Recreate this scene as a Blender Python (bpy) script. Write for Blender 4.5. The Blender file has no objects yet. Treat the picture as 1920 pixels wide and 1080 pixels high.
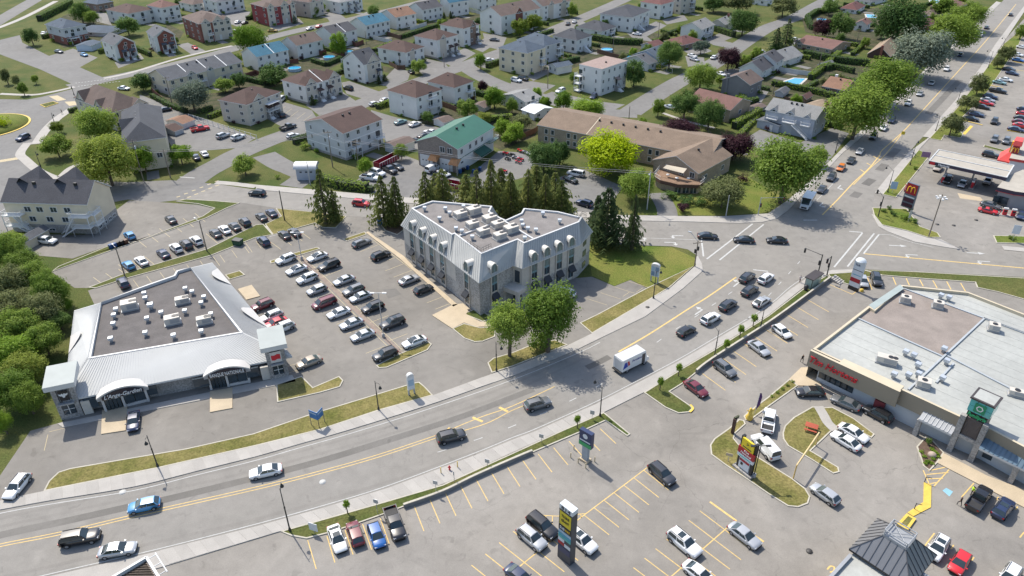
import bpy,math,random
from mathutils import Vector,Matrix
R_=math.radians
rng=random.Random(11)
scene=bpy.context.scene
COL=scene.collection
F_PX,PITCH,ROLL,CAM_H=1373.0,R_(31.7),R_(-0.3),80.0
cam_d=bpy.data.cameras.new('camera')
cam=bpy.data.objects.new('camera',cam_d)
COL.objects.link(cam)
cam_d.sensor_width=36.0
cam_d.lens=36.0*F_PX/1920.0
cam_d.clip_start,cam_d.clip_end=1.0,6000.0
_f=Vector((0,math.cos(PITCH),-math.sin(PITCH)))
_r0=Vector((1,0,0));_u0=_r0.cross(_f)
_r=_r0*math.cos(ROLL)+_u0*math.sin(ROLL)
_u=-_r0*math.sin(ROLL)+_u0*math.cos(ROLL)
cam.matrix_world=Matrix(((_r.x,_u.x,-_f.x,0),(_r.y,_u.y,-_f.y,0),(_r.z,_u.z,-_f.z,CAM_H),(0,0,0,1)))
scene.camera=cam
SUN_EL=R_(52.5)
SUN_AZ=R_(127.3)
world=bpy.data.worlds.new('World');scene.world=world
world.use_nodes=True
wn=world.node_tree.nodes;wl=world.node_tree.links
sky=wn.new('ShaderNodeTexSky');sky.sky_type='NISHITA';sky.sun_disc=False
sky.sun_elevation=SUN_EL;sky.sun_rotation=R_(90)-SUN_AZ
sky.air_density=1.0;sky.dust_density=1.5
wn['Background'].inputs['Strength'].default_value=0.15
wl.new(sky.outputs[0],wn['Background'].inputs[0])
sd=bpy.data.lights.new('sun','SUN');sd.energy=3.7;sd.angle=R_(0.5);sd.color=(1.0,0.94,0.84)
sun=bpy.data.objects.new('sun',sd);COL.objects.link(sun)
sdir=Vector((math.cos(SUN_AZ)*math.cos(SUN_EL),math.sin(SUN_AZ)*math.cos(SUN_EL),math.sin(SUN_EL)))
sun.rotation_euler=sdir.to_track_quat('Z','Y').to_euler()
sun.location=(0,100,300)
vs=scene.view_settings
vs.view_transform='Standard';vs.look='None';vs.gamma=1.0;vs.use_curve_mapping=False
vs.exposure=0.62
def ray(x,y):return _r*((x-960)/F_PX)-_u*((y-540)/F_PX)+_f
def at(x,y,z=0.0):
 """point of the place at height z seen at photo position x, y"""
 d=ray(x,y);t=(z-CAM_H)/d.z
 return Vector((d.x*t,d.y*t,z))
def depth(p):return(Vector(p)-Vector((0,0,CAM_H))).dot(_f)
def mpp(x,y,z=0.0):return depth(at(x,y,z))/F_PX
def height(b,t):
 B=at(*b);d=ray(*t);n=Vector((d.x,d.y))
 s=(B.x*d.x+B.y*d.y)/n.dot(n)
 return CAM_H+d.z*s
def heading(x,y,vx,vy):
 a=at(x-vx/2,y-vy/2);b=at(x+vx/2,y+vy/2)
 return math.atan2(b.y-a.y,b.x-a.x)
MATS={}
def mat(name,rgb,rough=0.8,var=0.12,scale=0.6,metal=0.0,coat=0.0,fine=0.0,spec=0.5,bump=0.0,local=False,second=None,emis=0):
 if name in MATS:return MATS[name]
 m=bpy.data.materials.new(name);MATS[name]=m
 m.use_nodes=True
 n=m.node_tree.nodes;l=m.node_tree.links
 b=n['Principled BSDF']
 b.inputs['Roughness'].default_value=rough;b.inputs['Metallic'].default_value=metal
 b.inputs['Coat Weight'].default_value=coat;b.inputs['Coat Roughness'].default_value=0.06
 b.inputs['Specular IOR Level'].default_value=spec
 c2=second or rgb
 if local:
  src=n.new('ShaderNodeTexCoord').outputs['Object']
 else:
  src=n.new('ShaderNodeNewGeometry').outputs['Position']
 t=n.new('ShaderNodeTexNoise');t.inputs['Scale'].default_value=scale;t.inputs['Detail'].default_value=5
 l.new(src,t.inputs['Vector'])
 r=n.new('ShaderNodeValToRGB')
 r.color_ramp.elements[0].position=0.3;r.color_ramp.elements[1].position=0.7
 r.color_ramp.elements[0].color=(*[max(0,c*(1-var))for c in rgb],1)
 r.color_ramp.elements[1].color=(*[c*(1+var)for c in c2],1)
 l.new(t.outputs['Fac'],r.inputs[0])
 out=r.outputs[0]
 if fine:
  t2=n.new('ShaderNodeTexNoise');t2.inputs['Scale'].default_value=scale*14;t2.inputs['Detail'].default_value=3
  l.new(src,t2.inputs['Vector'])
  mr=n.new('ShaderNodeMapRange');mr.inputs[1].default_value=0.3;mr.inputs[2].default_value=0.7
  mr.inputs[3].default_value=1-fine;mr.inputs[4].default_value=1+fine
  l.new(t2.outputs['Fac'],mr.inputs[0])
  mx=n.new('ShaderNodeMix');mx.data_type='RGBA';mx.blend_type='MULTIPLY';mx.inputs[0].default_value=1
  l.new(out,mx.inputs[6]);l.new(mr.outputs[0],mx.inputs[7]);out=mx.outputs[2]
 l.new(out,b.inputs['Base Color'])
 if bump:
  bp=n.new('ShaderNodeBump');bp.inputs['Strength'].default_value=bump;bp.inputs['Distance'].default_value=0.05
  l.new((t2 if fine else t).outputs['Fac'],bp.inputs['Height']);l.new(bp.outputs[0],b.inputs['Normal'])
 if emis:
  l.new(out,b.inputs['Emission Color']);b.inputs['Emission Strength'].default_value=emis
 return m
def asphalt(name,rgb,crack=0.5,patch=0.16,warm=(1.04,1.0,0.93),seed=0.0):
 m=bpy.data.materials.new(name);MATS[name]=m;m.use_nodes=True
 n=m.node_tree.nodes;l=m.node_tree.links;b=n['Principled BSDF']
 b.inputs['Roughness'].default_value=0.85;b.inputs['Specular IOR Level'].default_value=0.25
 pos=n.new('ShaderNodeNewGeometry').outputs['Position']
 off=n.new('ShaderNodeVectorMath');off.operation='ADD';off.inputs[1].default_value=(seed*37,seed*91,seed)
 l.new(pos,off.inputs[0]);pos=off.outputs[0]
 def noise(s,d,dist=0.0):
  t=n.new('ShaderNodeTexNoise');t.inputs['Scale'].default_value=s;t.inputs['Detail'].default_value=d
  t.inputs['Distortion'].default_value=dist;l.new(pos,t.inputs['Vector']);return t.outputs['Fac']
 def rng_(v,lo,hi,a,c):
  mr=n.new('ShaderNodeMapRange');mr.inputs[1].default_value=lo;mr.inputs[2].default_value=hi
  mr.inputs[3].default_value=a;mr.inputs[4].default_value=c;l.new(v,mr.inputs[0]);return mr.outputs[0]
 def mul(a,c):
  mm=n.new('ShaderNodeMath');mm.operation='MULTIPLY';l.new(a,mm.inputs[0]);l.new(c,mm.inputs[1]);return mm.outputs[0]
 v=mul(rng_(noise(0.055,4,1.0),0.3,0.7,1-patch,1+patch),rng_(noise(0.6,5),0.3,0.7,0.94,1.06))
 v=mul(v,rng_(noise(9,3),0.25,0.75,0.9,1.1))
 wv=n.new('ShaderNodeTexNoise');wv.inputs['Scale'].default_value=0.25;wv.inputs['Detail'].default_value=4;l.new(pos,wv.inputs['Vector'])
 sc=n.new('ShaderNodeVectorMath');sc.operation='SCALE';sc.inputs['Scale'].default_value=5.0;l.new(wv.outputs['Color'],sc.inputs[0])
 ad=n.new('ShaderNodeVectorMath');ad.operation='ADD';l.new(pos,ad.inputs[0]);l.new(sc.outputs[0],ad.inputs[1])
 vo=n.new('ShaderNodeTexVoronoi');vo.feature='DISTANCE_TO_EDGE';vo.voronoi_dimensions='2D';vo.inputs['Scale'].default_value=0.11
 l.new(ad.outputs[0],vo.inputs['Vector'])
 cr=rng_(vo.outputs['Distance'],0.001,0.007,1-0.4*crack,1.0)
 gate=rng_(noise(0.045,2),0.45,0.6,0,1)
 mixc=n.new('ShaderNodeMix');mixc.data_type='FLOAT';l.new(gate,mixc.inputs[0]);mixc.inputs[2].default_value=1.0;l.new(cr,mixc.inputs[3])
 v=mul(v,mixc.outputs[0])
 v=mul(v,rng_(noise(0.16,6,2.0),0.58,0.78,1.0,0.84));v=mul(v,rng_(noise(0.55,3,1.0),0.62,0.72,1.0,0.84));v=mul(v,rng_(noise(0.3,5,.5),0.62,0.75,1.0,1.1))
 tint=n.new('ShaderNodeMix');tint.data_type='RGBA';l.new(noise(0.03,3),tint.inputs[0])
 tint.inputs[6].default_value=(*rgb,1);tint.inputs[7].default_value=(*[a*c for a,c in zip(rgb,warm)],1)
 mx=n.new('ShaderNodeMix');mx.data_type='RGBA';mx.blend_type='MULTIPLY';mx.inputs[0].default_value=1
 l.new(tint.outputs[2],mx.inputs[6]);l.new(v,mx.inputs[7]);l.new(mx.outputs[2],b.inputs['Base Color'])
 return m
def grassmat(name,green,dry,bias=0.5,s=0.09):
 m=bpy.data.materials.new(name);MATS[name]=m;m.use_nodes=True
 n=m.node_tree.nodes;l=m.node_tree.links;b=n['Principled BSDF']
 b.inputs['Roughness'].default_value=0.95;b.inputs['Specular IOR Level'].default_value=0.15
 pos=n.new('ShaderNodeNewGeometry').outputs['Position']
 t=n.new('ShaderNodeTexNoise');t.inputs['Scale'].default_value=s;t.inputs['Detail'].default_value=7;t.inputs['Roughness'].default_value=0.65
 l.new(pos,t.inputs['Vector'])
 r=n.new('ShaderNodeValToRGB');e=r.color_ramp.elements
 e[0].position=bias-0.17;e[0].color=(*green,1);e[1].position=bias+0.17;e[1].color=(*dry,1)
 l.new(t.outputs['Fac'],r.inputs[0])
 t2=n.new('ShaderNodeTexNoise');t2.inputs['Scale'].default_value=3.5;t2.inputs['Detail'].default_value=4;l.new(pos,t2.inputs['Vector'])
 mr=n.new('ShaderNodeMapRange');mr.inputs[1].default_value=.3;mr.inputs[2].default_value=.7;mr.inputs[3].default_value=.68;mr.inputs[4].default_value=1.3
 l.new(t2.outputs['Fac'],mr.inputs[0])
 mx=n.new('ShaderNodeMix');mx.data_type='RGBA';mx.blend_type='MULTIPLY';mx.inputs[0].default_value=1
 l.new(r.outputs[0],mx.inputs[6]);l.new(mr.outputs[0],mx.inputs[7]);l.new(mx.outputs[2],b.inputs['Base Color'])
 bp=n.new('ShaderNodeBump');bp.inputs['Strength'].default_value=.6;bp.inputs['Distance'].default_value=.12
 l.new(t2.outputs['Fac'],bp.inputs['Height']);l.new(bp.outputs[0],b.inputs['Normal'])
 return m
M_LOT=asphalt('aged_asphalt',(0.19,0.18,0.165),0.6)
M_LOT2=asphalt('plaza_asphalt',(0.222,0.21,0.193),0.7,seed=1.7)
M_ROAD=asphalt('road_asphalt',(0.222,0.213,0.198),0.25,0.08,seed=3.1)
M_STREET=asphalt('street_asphalt',(0.165,0.163,0.16),0.4,0.1,seed=5.3)
M_DARKASPH=asphalt('patched_asphalt',(0.145,0.14,0.132),0.2,seed=6.0)
M_GRASS=grassmat('lawn_grass',(0.05,0.078,0.017),(0.118,0.112,0.038),0.52)
M_GREEN=grassmat('green_grass',(0.08,0.125,0.018),(0.175,0.165,0.045),0.5)
M_DRY=grassmat('dry_grass',(0.10,0.105,0.026),(0.225,0.185,0.075),0.5,0.16)
M_CONC=mat('concrete',(.345,.325,.295),.9,.07,.5,fine=.08)
M_KERB=mat('kerb_concrete',(0.42,0.39,0.32),.9,.12,.7,fine=.08)
M_TAN=mat('tan_concrete',(0.44,0.36,0.25),.9,.08,.5,fine=.08)
M_YEL=mat('yellow_paint',(0.60,0.42,0.15),.8,.16,2.5)
M_YELB=mat('bright_yellow_paint',(0.60,0.42,0.07),.7,.1,2)
M_WHT=mat('white_road_paint',(0.43,0.43,0.41),.8,.14,2.5)
M_PALE=mat('faded_yellow_paint',(0.42,0.35,0.22),.85,.15,2.5)
M_MULCH=mat('mulch',(0.10,0.065,0.045),.95,.3,2,fine=.3)
class MB:
 def __init__(s):s.v=[];s.f=[];s.m=[];s.sm=[]
 def face(s,pts,m=0,smooth=False):
  i=len(s.v);s.v+=[tuple(p)for p in pts];s.f.append(list(range(i,i+len(pts))));s.m.append(m);s.sm.append(smooth)
 def raw(s,vs_,fs,m=0,smooth=False):
  i=len(s.v);s.v+=[tuple(p)for p in vs_]
  for f in fs:s.f.append([i+k for k in f]);s.m.append(m);s.sm.append(smooth)
 def box(s,c,size,rz=0.0,m=0,top=None,taper=1.0):
  """box centred at c in x, y; c[2] is its bottom"""
  hx,hy,h=size[0]/2,size[1]/2,size[2]
  ca,sa=math.cos(rz),math.sin(rz)
  def q(x,y,z):return(c[0]+x*ca-y*sa,c[1]+x*sa+y*ca,c[2]+z)
  a=[q(-hx,-hy,0),q(hx,-hy,0),q(hx,hy,0),q(-hx,hy,0)]
  t=taper
  b=[q(-hx*t,-hy*t,h),q(hx*t,-hy*t,h),q(hx*t,hy*t,h),q(-hx*t,hy*t,h)]
  s.raw(a+b,[(0,1,5,4),(1,2,6,5),(2,3,7,6),(3,0,4,7),(3,2,1,0)],m)
  s.raw(b,[(0,1,2,3)],m if top is None else top)
 def prism(s,poly,z0,z1,m=0,top=None,bottom=True):
  n=len(poly)
  ar=sum(poly[i][0]*poly[(i+1)%n][1]-poly[(i+1)%n][0]*poly[i][1]for i in range(n))
  if ar<0:poly=poly[::-1]
  a=[(p[0],p[1],z0)for p in poly];b=[(p[0],p[1],z1)for p in poly]
  s.raw(a+b,[(i,(i+1)%n,n+(i+1)%n,n+i)for i in range(n)],m)
  s.raw(b,[tuple(range(n))],m if top is None else top)
  if bottom:s.raw(a,[tuple(range(n))[::-1]],m)
 def tube(s,p,q,r,r2=None,n=6,m=0,smooth=True,cap=True):
  p=Vector(p);q=Vector(q);d=(q-p)
  if d.length<1e-6:return
  d.normalize();a=d.orthogonal().normalized();b=d.cross(a)
  r2=r if r2 is None else r2
  vs_=[p+(a*math.cos(2*math.pi*k/n)+b*math.sin(2*math.pi*k/n))*r for k in range(n)]
  vs_+=[q+(a*math.cos(2*math.pi*k/n)+b*math.sin(2*math.pi*k/n))*r2 for k in range(n)]
  s.raw(vs_,[(k,(k+1)%n,n+(k+1)%n,n+k)for k in range(n)],m,smooth)
  if cap:s.raw(vs_,[tuple(range(n))[::-1],tuple(range(n,2*n))],m)
 def lathe(s,c,prof,n=12,m=0,smooth=True):
  """profile of (radius, z)"""
  vs_=[(c[0]+r*math.cos(2*math.pi*k/n),c[1]+r*math.sin(2*math.pi*k/n),c[2]+z)for r,z in prof for k in range(n)]
  fs=[(j*n+k,j*n+(k+1)%n,(j+1)*n+(k+1)%n,(j+1)*n+k)for j in range(len(prof)-1)for k in range(n)]
  fs.append(tuple(range((len(prof)-1)*n,len(prof)*n)))
  s.raw(vs_,fs,m,smooth)
 def mesh(s,name,mats):
  me=bpy.data.meshes.new(name);me.from_pydata(s.v,[],s.f)
  for m in(mats if isinstance(mats,(list,tuple))else[mats]):me.materials.append(m)
  me.polygons.foreach_set('material_index',s.m);me.polygons.foreach_set('use_smooth',s.sm)
  me.update();return me
 def build(s,name,mats,parent=None):
  return obj(name,s.mesh(name,mats),parent)
def obj(name,me,parent=None,loc=None):
 o=bpy.data.objects.new(name,me);COL.objects.link(o)
 if parent:o.parent=parent
 if loc is not None:o.location=loc
 return o
def tag(o,label=None,cat=None,group=None,kind=None):
 if label:o['label']=label
 if cat:o['category']=cat
 if group:o['group']=group
 if kind:o['kind']=kind
 return o
def thing(name,label,cat,loc=(0,0,0),rz=0.0,group=None):
 o=obj(name,None,None,loc);o.rotation_euler=(0,0,rz);o.empty_display_size=.3
 return tag(o,label,cat,group)
def kids(o):return[c for c in o.children]
TREE={}
def copy_tree(o,parent=None):
 c=o.copy();COL.objects.link(c)
 c.parent=parent
 for ch in list(o.children):copy_tree(ch,c)
 return c
def smooth_line(pts,n=6):
 out=[]
 P=[pts[0]]+list(pts)+[pts[-1]]
 for i in range(1,len(P)-2):
  p0,p1,p2,p3=P[i-1],P[i],P[i+1],P[i+2]
  for k in range(n):
   t=k/n
   out.append(0.5*((2*p1)+(p2-p0)*t+(2*p0-5*p1+4*p2-p3)*t*t+(3*p1-p0-3*p2+p3)*t**3))
 out.append(P[-2]);return out
def wpts(px,z=0.0):return[at(x,y,0)for x,y in px]
ROADS=[]
def inside(p,poly):
 c=False;j=len(poly)-1
 for i in range(len(poly)):
  a,b=poly[i],poly[j];j=i
  if(a[1]>p[1])!=(b[1]>p[1])and p[0]<(b[0]-a[0])*(p[1]-a[1])/(b[1]-a[1])+a[0]:c=not c
 return c
def on_road(p):return any(inside(p,q)for q in ROADS)
def sheet(name,px,z,m,curve=False):
 w=wpts(px)
 if name not in('lawn','yard'):ROADS.append([(p.x,p.y)for p in w])
 if curve:w=smooth_line(w+[w[0]],4)[:-1]
 mb=MB();pts=[(p.x,p.y,z)for p in w]
 n=len(pts);ar=sum(pts[i][0]*pts[(i+1)%n][1]-pts[(i+1)%n][0]*pts[i][1]for i in range(n))
 mb.face(pts if ar>0 else pts[::-1],0)
 return tag(mb.build(name,m),kind='structure')
def ccw(w):
 n=len(w);ar=sum(w[i][0]*w[(i+1)%n][1]-w[(i+1)%n][0]*w[i][1]for i in range(n))
 return w if ar>0 else w[::-1]
def inset(w,d):
 out=[];n=len(w)
 for i in range(n):
  p0,p1,p2=[Vector((w[(i+k)%n][0],w[(i+k)%n][1]))for k in(-1,0,1)]
  a=(p1-p0);b=(p2-p1)
  if a.length<1e-4 or b.length<1e-4:out.append(p1.to_3d());continue
  a.normalize();b.normalize()
  na=Vector((-a.y,a.x));nb=Vector((-b.y,b.x));mm=na+nb
  if mm.length<.2:mm=na
  mm=mm.normalized();k=d/max(.45,mm.dot(na));q=p1+mm*k
  out.append(Vector((q.x,q.y,0)))
 return out
def island(px,m=None,h=0.14,name='grass_island',curve=False,kerb=0.2,z0=0.0,kmat=None):
 """raised bed with a kerb round it"""
 w=[p for p in wpts(px)]
 if curve:w=smooth_line(w+[w[0]],4)[:-1]
 w=ccw(w);q=inset(w,kerb);n=len(w)
 mb=MB()
 mb.face([(p.x,p.y,h-.02)for p in q])
 o=tag(mb.build(name,m or M_DRY),kind='structure')
 k=MB();A=[(p.x,p.y,z0)for p in w];B=[(p.x,p.y,h)for p in w];Cc=[(p.x,p.y,h)for p in q];D=[(p.x,p.y,z0)for p in q]
 k.raw(A+B+Cc+D,[t for i in range(n)for j in[(i+1)%n]for t in((i,j,n+j,n+i),(n+i,n+j,2*n+j,2*n+i),(2*n+i,2*n+j,3*n+j,3*n+i))])
 tag(k.build('kerb',kmat or M_KERB),kind='structure')
 return o
def slab(name,px,h,m,z0=0.0,curve=False):
 w=wpts(px)
 mb=MB();mb.prism([(p.x,p.y)for p in w],z0,h,0,bottom=False)
 return tag(mb.build(name,m),kind='structure')
def strip_pts(w,width,off=0.0):
 L,Rr=[],[]
 for i,p in enumerate(w):
  a=w[max(0,i-1)];b=w[min(len(w)-1,i+1)]
  d=Vector((b.x-a.x,b.y-a.y));d.normalize();n=Vector((-d.y,d.x))
  L.append((p.x+n.x*(off+width/2),p.y+n.y*(off+width/2)));Rr.append((p.x+n.x*(off-width/2),p.y+n.y*(off-width/2)))
 return L,Rr
def ribbon(name,px,width,z,m,curve=True,n=6):
 w=wpts(px)
 if curve and len(w)>2:w=smooth_line(w,n)
 L,Rr=strip_pts(w,width);mb=MB()
 if name=='street':ROADS.append(L+Rr[::-1])
 vs_=[(x,y,z)for x,y in L]+[(x,y,z)for x,y in Rr];k=len(L)
 mb.raw(vs_,[(k+i,k+i+1,i+1,i)for i in range(k-1)])
 return tag(mb.build(name,m),kind='structure')
class Paint:
 def __init__(s):s.mb=MB();s.n=0
 def line(s,a,b,w=0.12,z=0.06):
  p,q=at(*a),at(*b);L,Rr=strip_pts([p,q],w);z+=.0004*(s.n%7);s.n+=1
  s.mb.face([(*Rr[0],z),(*Rr[1],z),(*L[1],z),(*L[0],z)])
 def path(s,px,w=.12,z=.06,curve=True):
  pw=wpts(px)
  if curve and len(pw)>2:pw=smooth_line(pw,6)
  L,Rr=strip_pts(pw,w);k=len(L)
  s.mb.raw([(x,y,z)for x,y in L]+[(x,y,z)for x,y in Rr],[(k+i,k+i+1,i+1,i)for i in range(k-1)])
 def dashes(s,px,on,off,w=.12,z=.06):
  pw=smooth_line(wpts(px),10)if len(px)>2 else wpts(px)
  d=0.0;acc=[]
  per=on+off
  for a,b in zip(pw[:-1],pw[1:]):
   seg=(b-a);ln=seg.length;t=0.0
   while t<ln:
    ph=d%per
    step=min(ln-t,(on-ph)if ph<on else(per-ph))+1e-5
    if ph<on:
     p=a+seg*(t/ln);q=a+seg*(min(ln,t+step)/ln)
     L,Rr=strip_pts([p,q],w);s.mb.face([(*Rr[0],z),(*Rr[1],z),(*L[1],z),(*L[0],z)])
    t+=step;d+=step
 def poly(s,px,z=.06):
  w=ccw(wpts(px));s.mb.face([(p.x,p.y,z)for p in w])
 def arrow(s,x,y,vx,vy,turn=0,z=.064,k=1.0):
  c=at(x,y);a=heading(x,y,vx,vy);ca,sa=math.cos(a),math.sin(a)
  def q(u,v):return(c.x+(u*ca-v*sa)*k,c.y+(u*sa+v*ca)*k,z)
  if turn==0:
   s.mb.face([q(-1.6,-.12),q(.4,-.12),q(.4,.12),q(-1.6,.12)]);s.mb.face([q(.4,-.45),q(1.5,0),q(.4,.45)])
  else:
   t=turn
   A=[q(-1.6,-.12),q(.5,-.12),q(.5,.12),q(-1.6,.12)];s.mb.face(A)
   B=[q(.26,.12*t),q(.5,.12*t),q(.5,.5*t),q(.26,.5*t)];s.mb.face(B if t>0 else B[::-1])
   Cq=[q(-.1,.5*t),q(.85,.5*t),q(.38,1.2*t)];s.mb.face(Cq if t>0 else Cq[::-1])
 def done(s,name,m):return tag(s.mb.build(name,m),kind='structure')
g=MB();g.face([(-1500,-300,0),(1500,-300,0),(1500,3000,0),(-1500,3000,0)])
tag(g.build('ground',M_GRASS),kind='structure')
M_YARD=grassmat('worn_back_yard',(.03,.045,.016),(.095,.08,.05),.5,.3)
for i,pts in enumerate([[(455,135),(482,138),(560,117),(625,97),(690,77),(745,58),(795,45),(850,34),(905,24),(912,34),(860,52),(825,52),(790,68),(720,92),(690,106),(640,118),(610,134),(540,148),(522,158),(500,168),(455,178),(420,180)],[(1040,60),(1082,102),(1135,72),(1185,64),(1230,62),(1262,72),(1235,98),(1180,116),(1090,122),(1050,138),(1020,122)],[(1390,150),(1460,142),(1500,128),(1500,105),(1640,120),(1660,128),(1620,150),(1590,185),(1560,190),(1500,190),(1460,200),(1430,212),(1400,200),(1420,180)],[(1500,20),(1590,20),(1690,10),(1740,40),(1700,60),(1640,90),(1560,75),(1510,60)],[(80,60),(118,30),(160,15),(215,50),(210,72),(180,80),(120,90)],[(700,120),(740,128),(765,128),(740,140),(712,132)],[(825,198),(860,206),(890,195),(905,215),(870,235),(835,232),(800,240),(785,226)],[(915,215),(975,205),(1005,228),(1005,255),(940,282),(900,262)],[(300,60),(330,85),(345,60),(315,45)],[(262,172),(320,180),(440,172),(418,205),(360,215),(300,200)]]):sheet('yard',pts,.004+.0003*i,M_YARD)
WK=[(-120,985),(0,957),(92,940),(250,914),(367,885),(480,857),(560,834),(655,807),(802,761),(960,706),(1080,657),(1125,635),(1210,594),(1280,542),(1318,508)]
WK2=[(1457,410),(1477,395),(1540,330),(1580,287),(1610,262),(1685,193),(1790,87),(1877,5),(1930,-50)]
EK=[(-150,1140),(100,1080),(287,1037),(480,988),(610,952),(730,915),(892,854),(960,826),(1005,809),(1110,762),(1180,727),(1270,680),(1335,642),(1435,582),(1482,543),(1522,516)]
EK2=[(1634,402),(1640,362),(1672,322),(1705,285),(1730,257),(1790,190),(1838,127),(1867,82),(1925,5),(1965,-50)]
sheet('street',[(405,345),(480,356),(590,366),(700,376),(1080,407),(1167,414),(1285,416),(1330,417),(1330,480),(1308,480),(1290,468),(1260,462),(1167,459),(1000,440),(880,427),(755,412),(650,405),(600,398),(517,390),(450,380),(347,374)],.036,M_ROAD)
sheet('street',[(1632,382),(1634,402),(1647,425),(1665,435),(1715,454),(1772,464),(1815,470),(1920,477),(2150,497),(2150,545),(1920,520),(1715,509),(1615,505),(1560,507)],.032,M_ROAD)
sheet('boulevard',WK+[(1316,495),(1308,480),(1290,468),(1260,462),(1260,416),(1385,419),(1430,417)]+WK2+EK2[::-1]+[(1647,425),(1665,435),(1615,505),(1560,507)]+EK[::-1],.04,M_ROAD)
ribbon('asphalt_patch',[(-100,1032),(0,1004),(130,976),(245,950),(310,937),(480,896),(600,865),(740,822),(870,780),(1000,730)],1.3,.046,M_DARKASPH)
ribbon('asphalt_patch',[(1100,690),(1120,681),(1143,669)],1.3,.046,M_DARKASPH)
for a,b in[((1668,294),(1683,279)),((1648,320),(1660,308)),((1622,347),(1636,336)),((1740,214),(1800,150)),((1600,370),(1610,361))]:
 ribbon('asphalt_patch',[a,b],2.2,.046,M_DARKASPH,False)
M_TRACK=asphalt('tyre_worn_asphalt',(.206,.197,.183),.2,.06,seed=3.1)
for k_,off in enumerate((-52,-36,62,80)):
 ribbon('tyre_track',[(a,b_+off*(.55+b_/2400))for a,b_ in[(-100,1045),(115,998),(280,961),(480,916),(710,853),(830,813),(960,766),(1100,700)]],.55,.0425+.0004*k_,M_TRACK)
for k_,p in enumerate([[(718,543),(742,541),(753,552),(728,560)]]):sheet('asphalt_patch',p,.026+.0004*k_,M_DARKASPH if k_==0 else M_STREET)
sheet('parking_lot',[(180,540),(240,522),(395,480),(480,446),(512,441),(590,420),(620,425),(650,402),(770,412),(860,450),(1075,522),(1110,519),(1152,537),(1182,525),(1212,540),(1112,627),(1065,648),(960,690),(925,701),(812,742),(712,770),(600,807),(480,837),(295,879),(82,922),(0,940),(-60,955),(-40,910),(0,892),(57,808),(115,792),(200,740),(190,600),(165,545)],.02,M_LOT)
sheet('parking_lot',[(97,510),(210,470),(362,417),(425,387),(450,379),(517,390),(527,406),(494,420),(480,422),(390,467),(237,512),(165,540),(140,540),(122,528)],.024,M_LOT)
sheet('parking_lot',[(45,477),(136,485),(200,462),(257,454),(385,406),(404,392),(370,384),(282,378),(242,376),(215,396),(160,440),(80,440)],.028,M_LOT)
sheet('plaza_parking_lot',[(200,1095),(300,1064),(480,1010),(530,996),(710,945),(830,910),(960,851),(1052,809),(1132,774),(1210,735),(1280,701),(1335,670),(1440,604),(1505,553),(1555,519),(1615,510),(1715,514),(1920,526),(2150,548),(2150,1250),(-100,1250),(-100,1160)],.022,M_LOT2)
sheet('plaza_parking_lot',[(1640,362),(1717,281),(1740,258),(1800,195),(1850,127),(1877,82),(1925,30),(2250,60),(2250,505),(1920,477),(1815,470),(1772,464),(1715,454),(1665,435),(1634,402)],.018,M_LOT2)
sheet('street',[(0,75),(37,66),(42,80),(90,104),(140,122),(192,145),(140,160),(75,130),(0,102),(-60,95),(-60,70)],.03,M_STREET)
ribbon('street',[(130,163),(250,138),(340,118),(440,91),(500,72),(560,57),(655,37),(740,17),(800,1),(900,-25)],8,.034,M_STREET)
sheet('roundabout',[(-150,172),(0,186),(50,187),(77,182),(140,166),(185,158),(160,200),(135,205),(100,230),(82,247),(60,268),(42,290),(42,304),(72,322),(110,333),(235,342),(320,338),(405,345),(450,380),(347,374),(282,381),(240,374),(100,400),(0,440),(-150,460)],.026,M_STREET)
ribbon('street',[(345,350),(380,325),(415,306),(450,287),(510,262),(575,238),(665,200),(740,170),(800,148),(860,127),(905,110),(960,90),(1040,55),(1105,28),(1180,-5)],8.5,.03,M_STREET)
ribbon('street',[(872,124),(900,142),(940,160),(985,174),(1040,190),(1120,209),(1195,214)],8,.026,M_STREET)
ribbon('street',[(1180,212),(1225,182),(1270,155),(1300,140),(1345,115),(1395,80),(1440,52),(1490,33),(1545,3),(1600,-25)],8.5,.022,M_STREET)
ribbon('street',[(-40,62),(30,20),(70,-3),(110,-25)],9,.03,M_STREET)
ribbon('path',[(-30,62),(40,35),(105,2)],3,.03,M_CONC)
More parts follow.
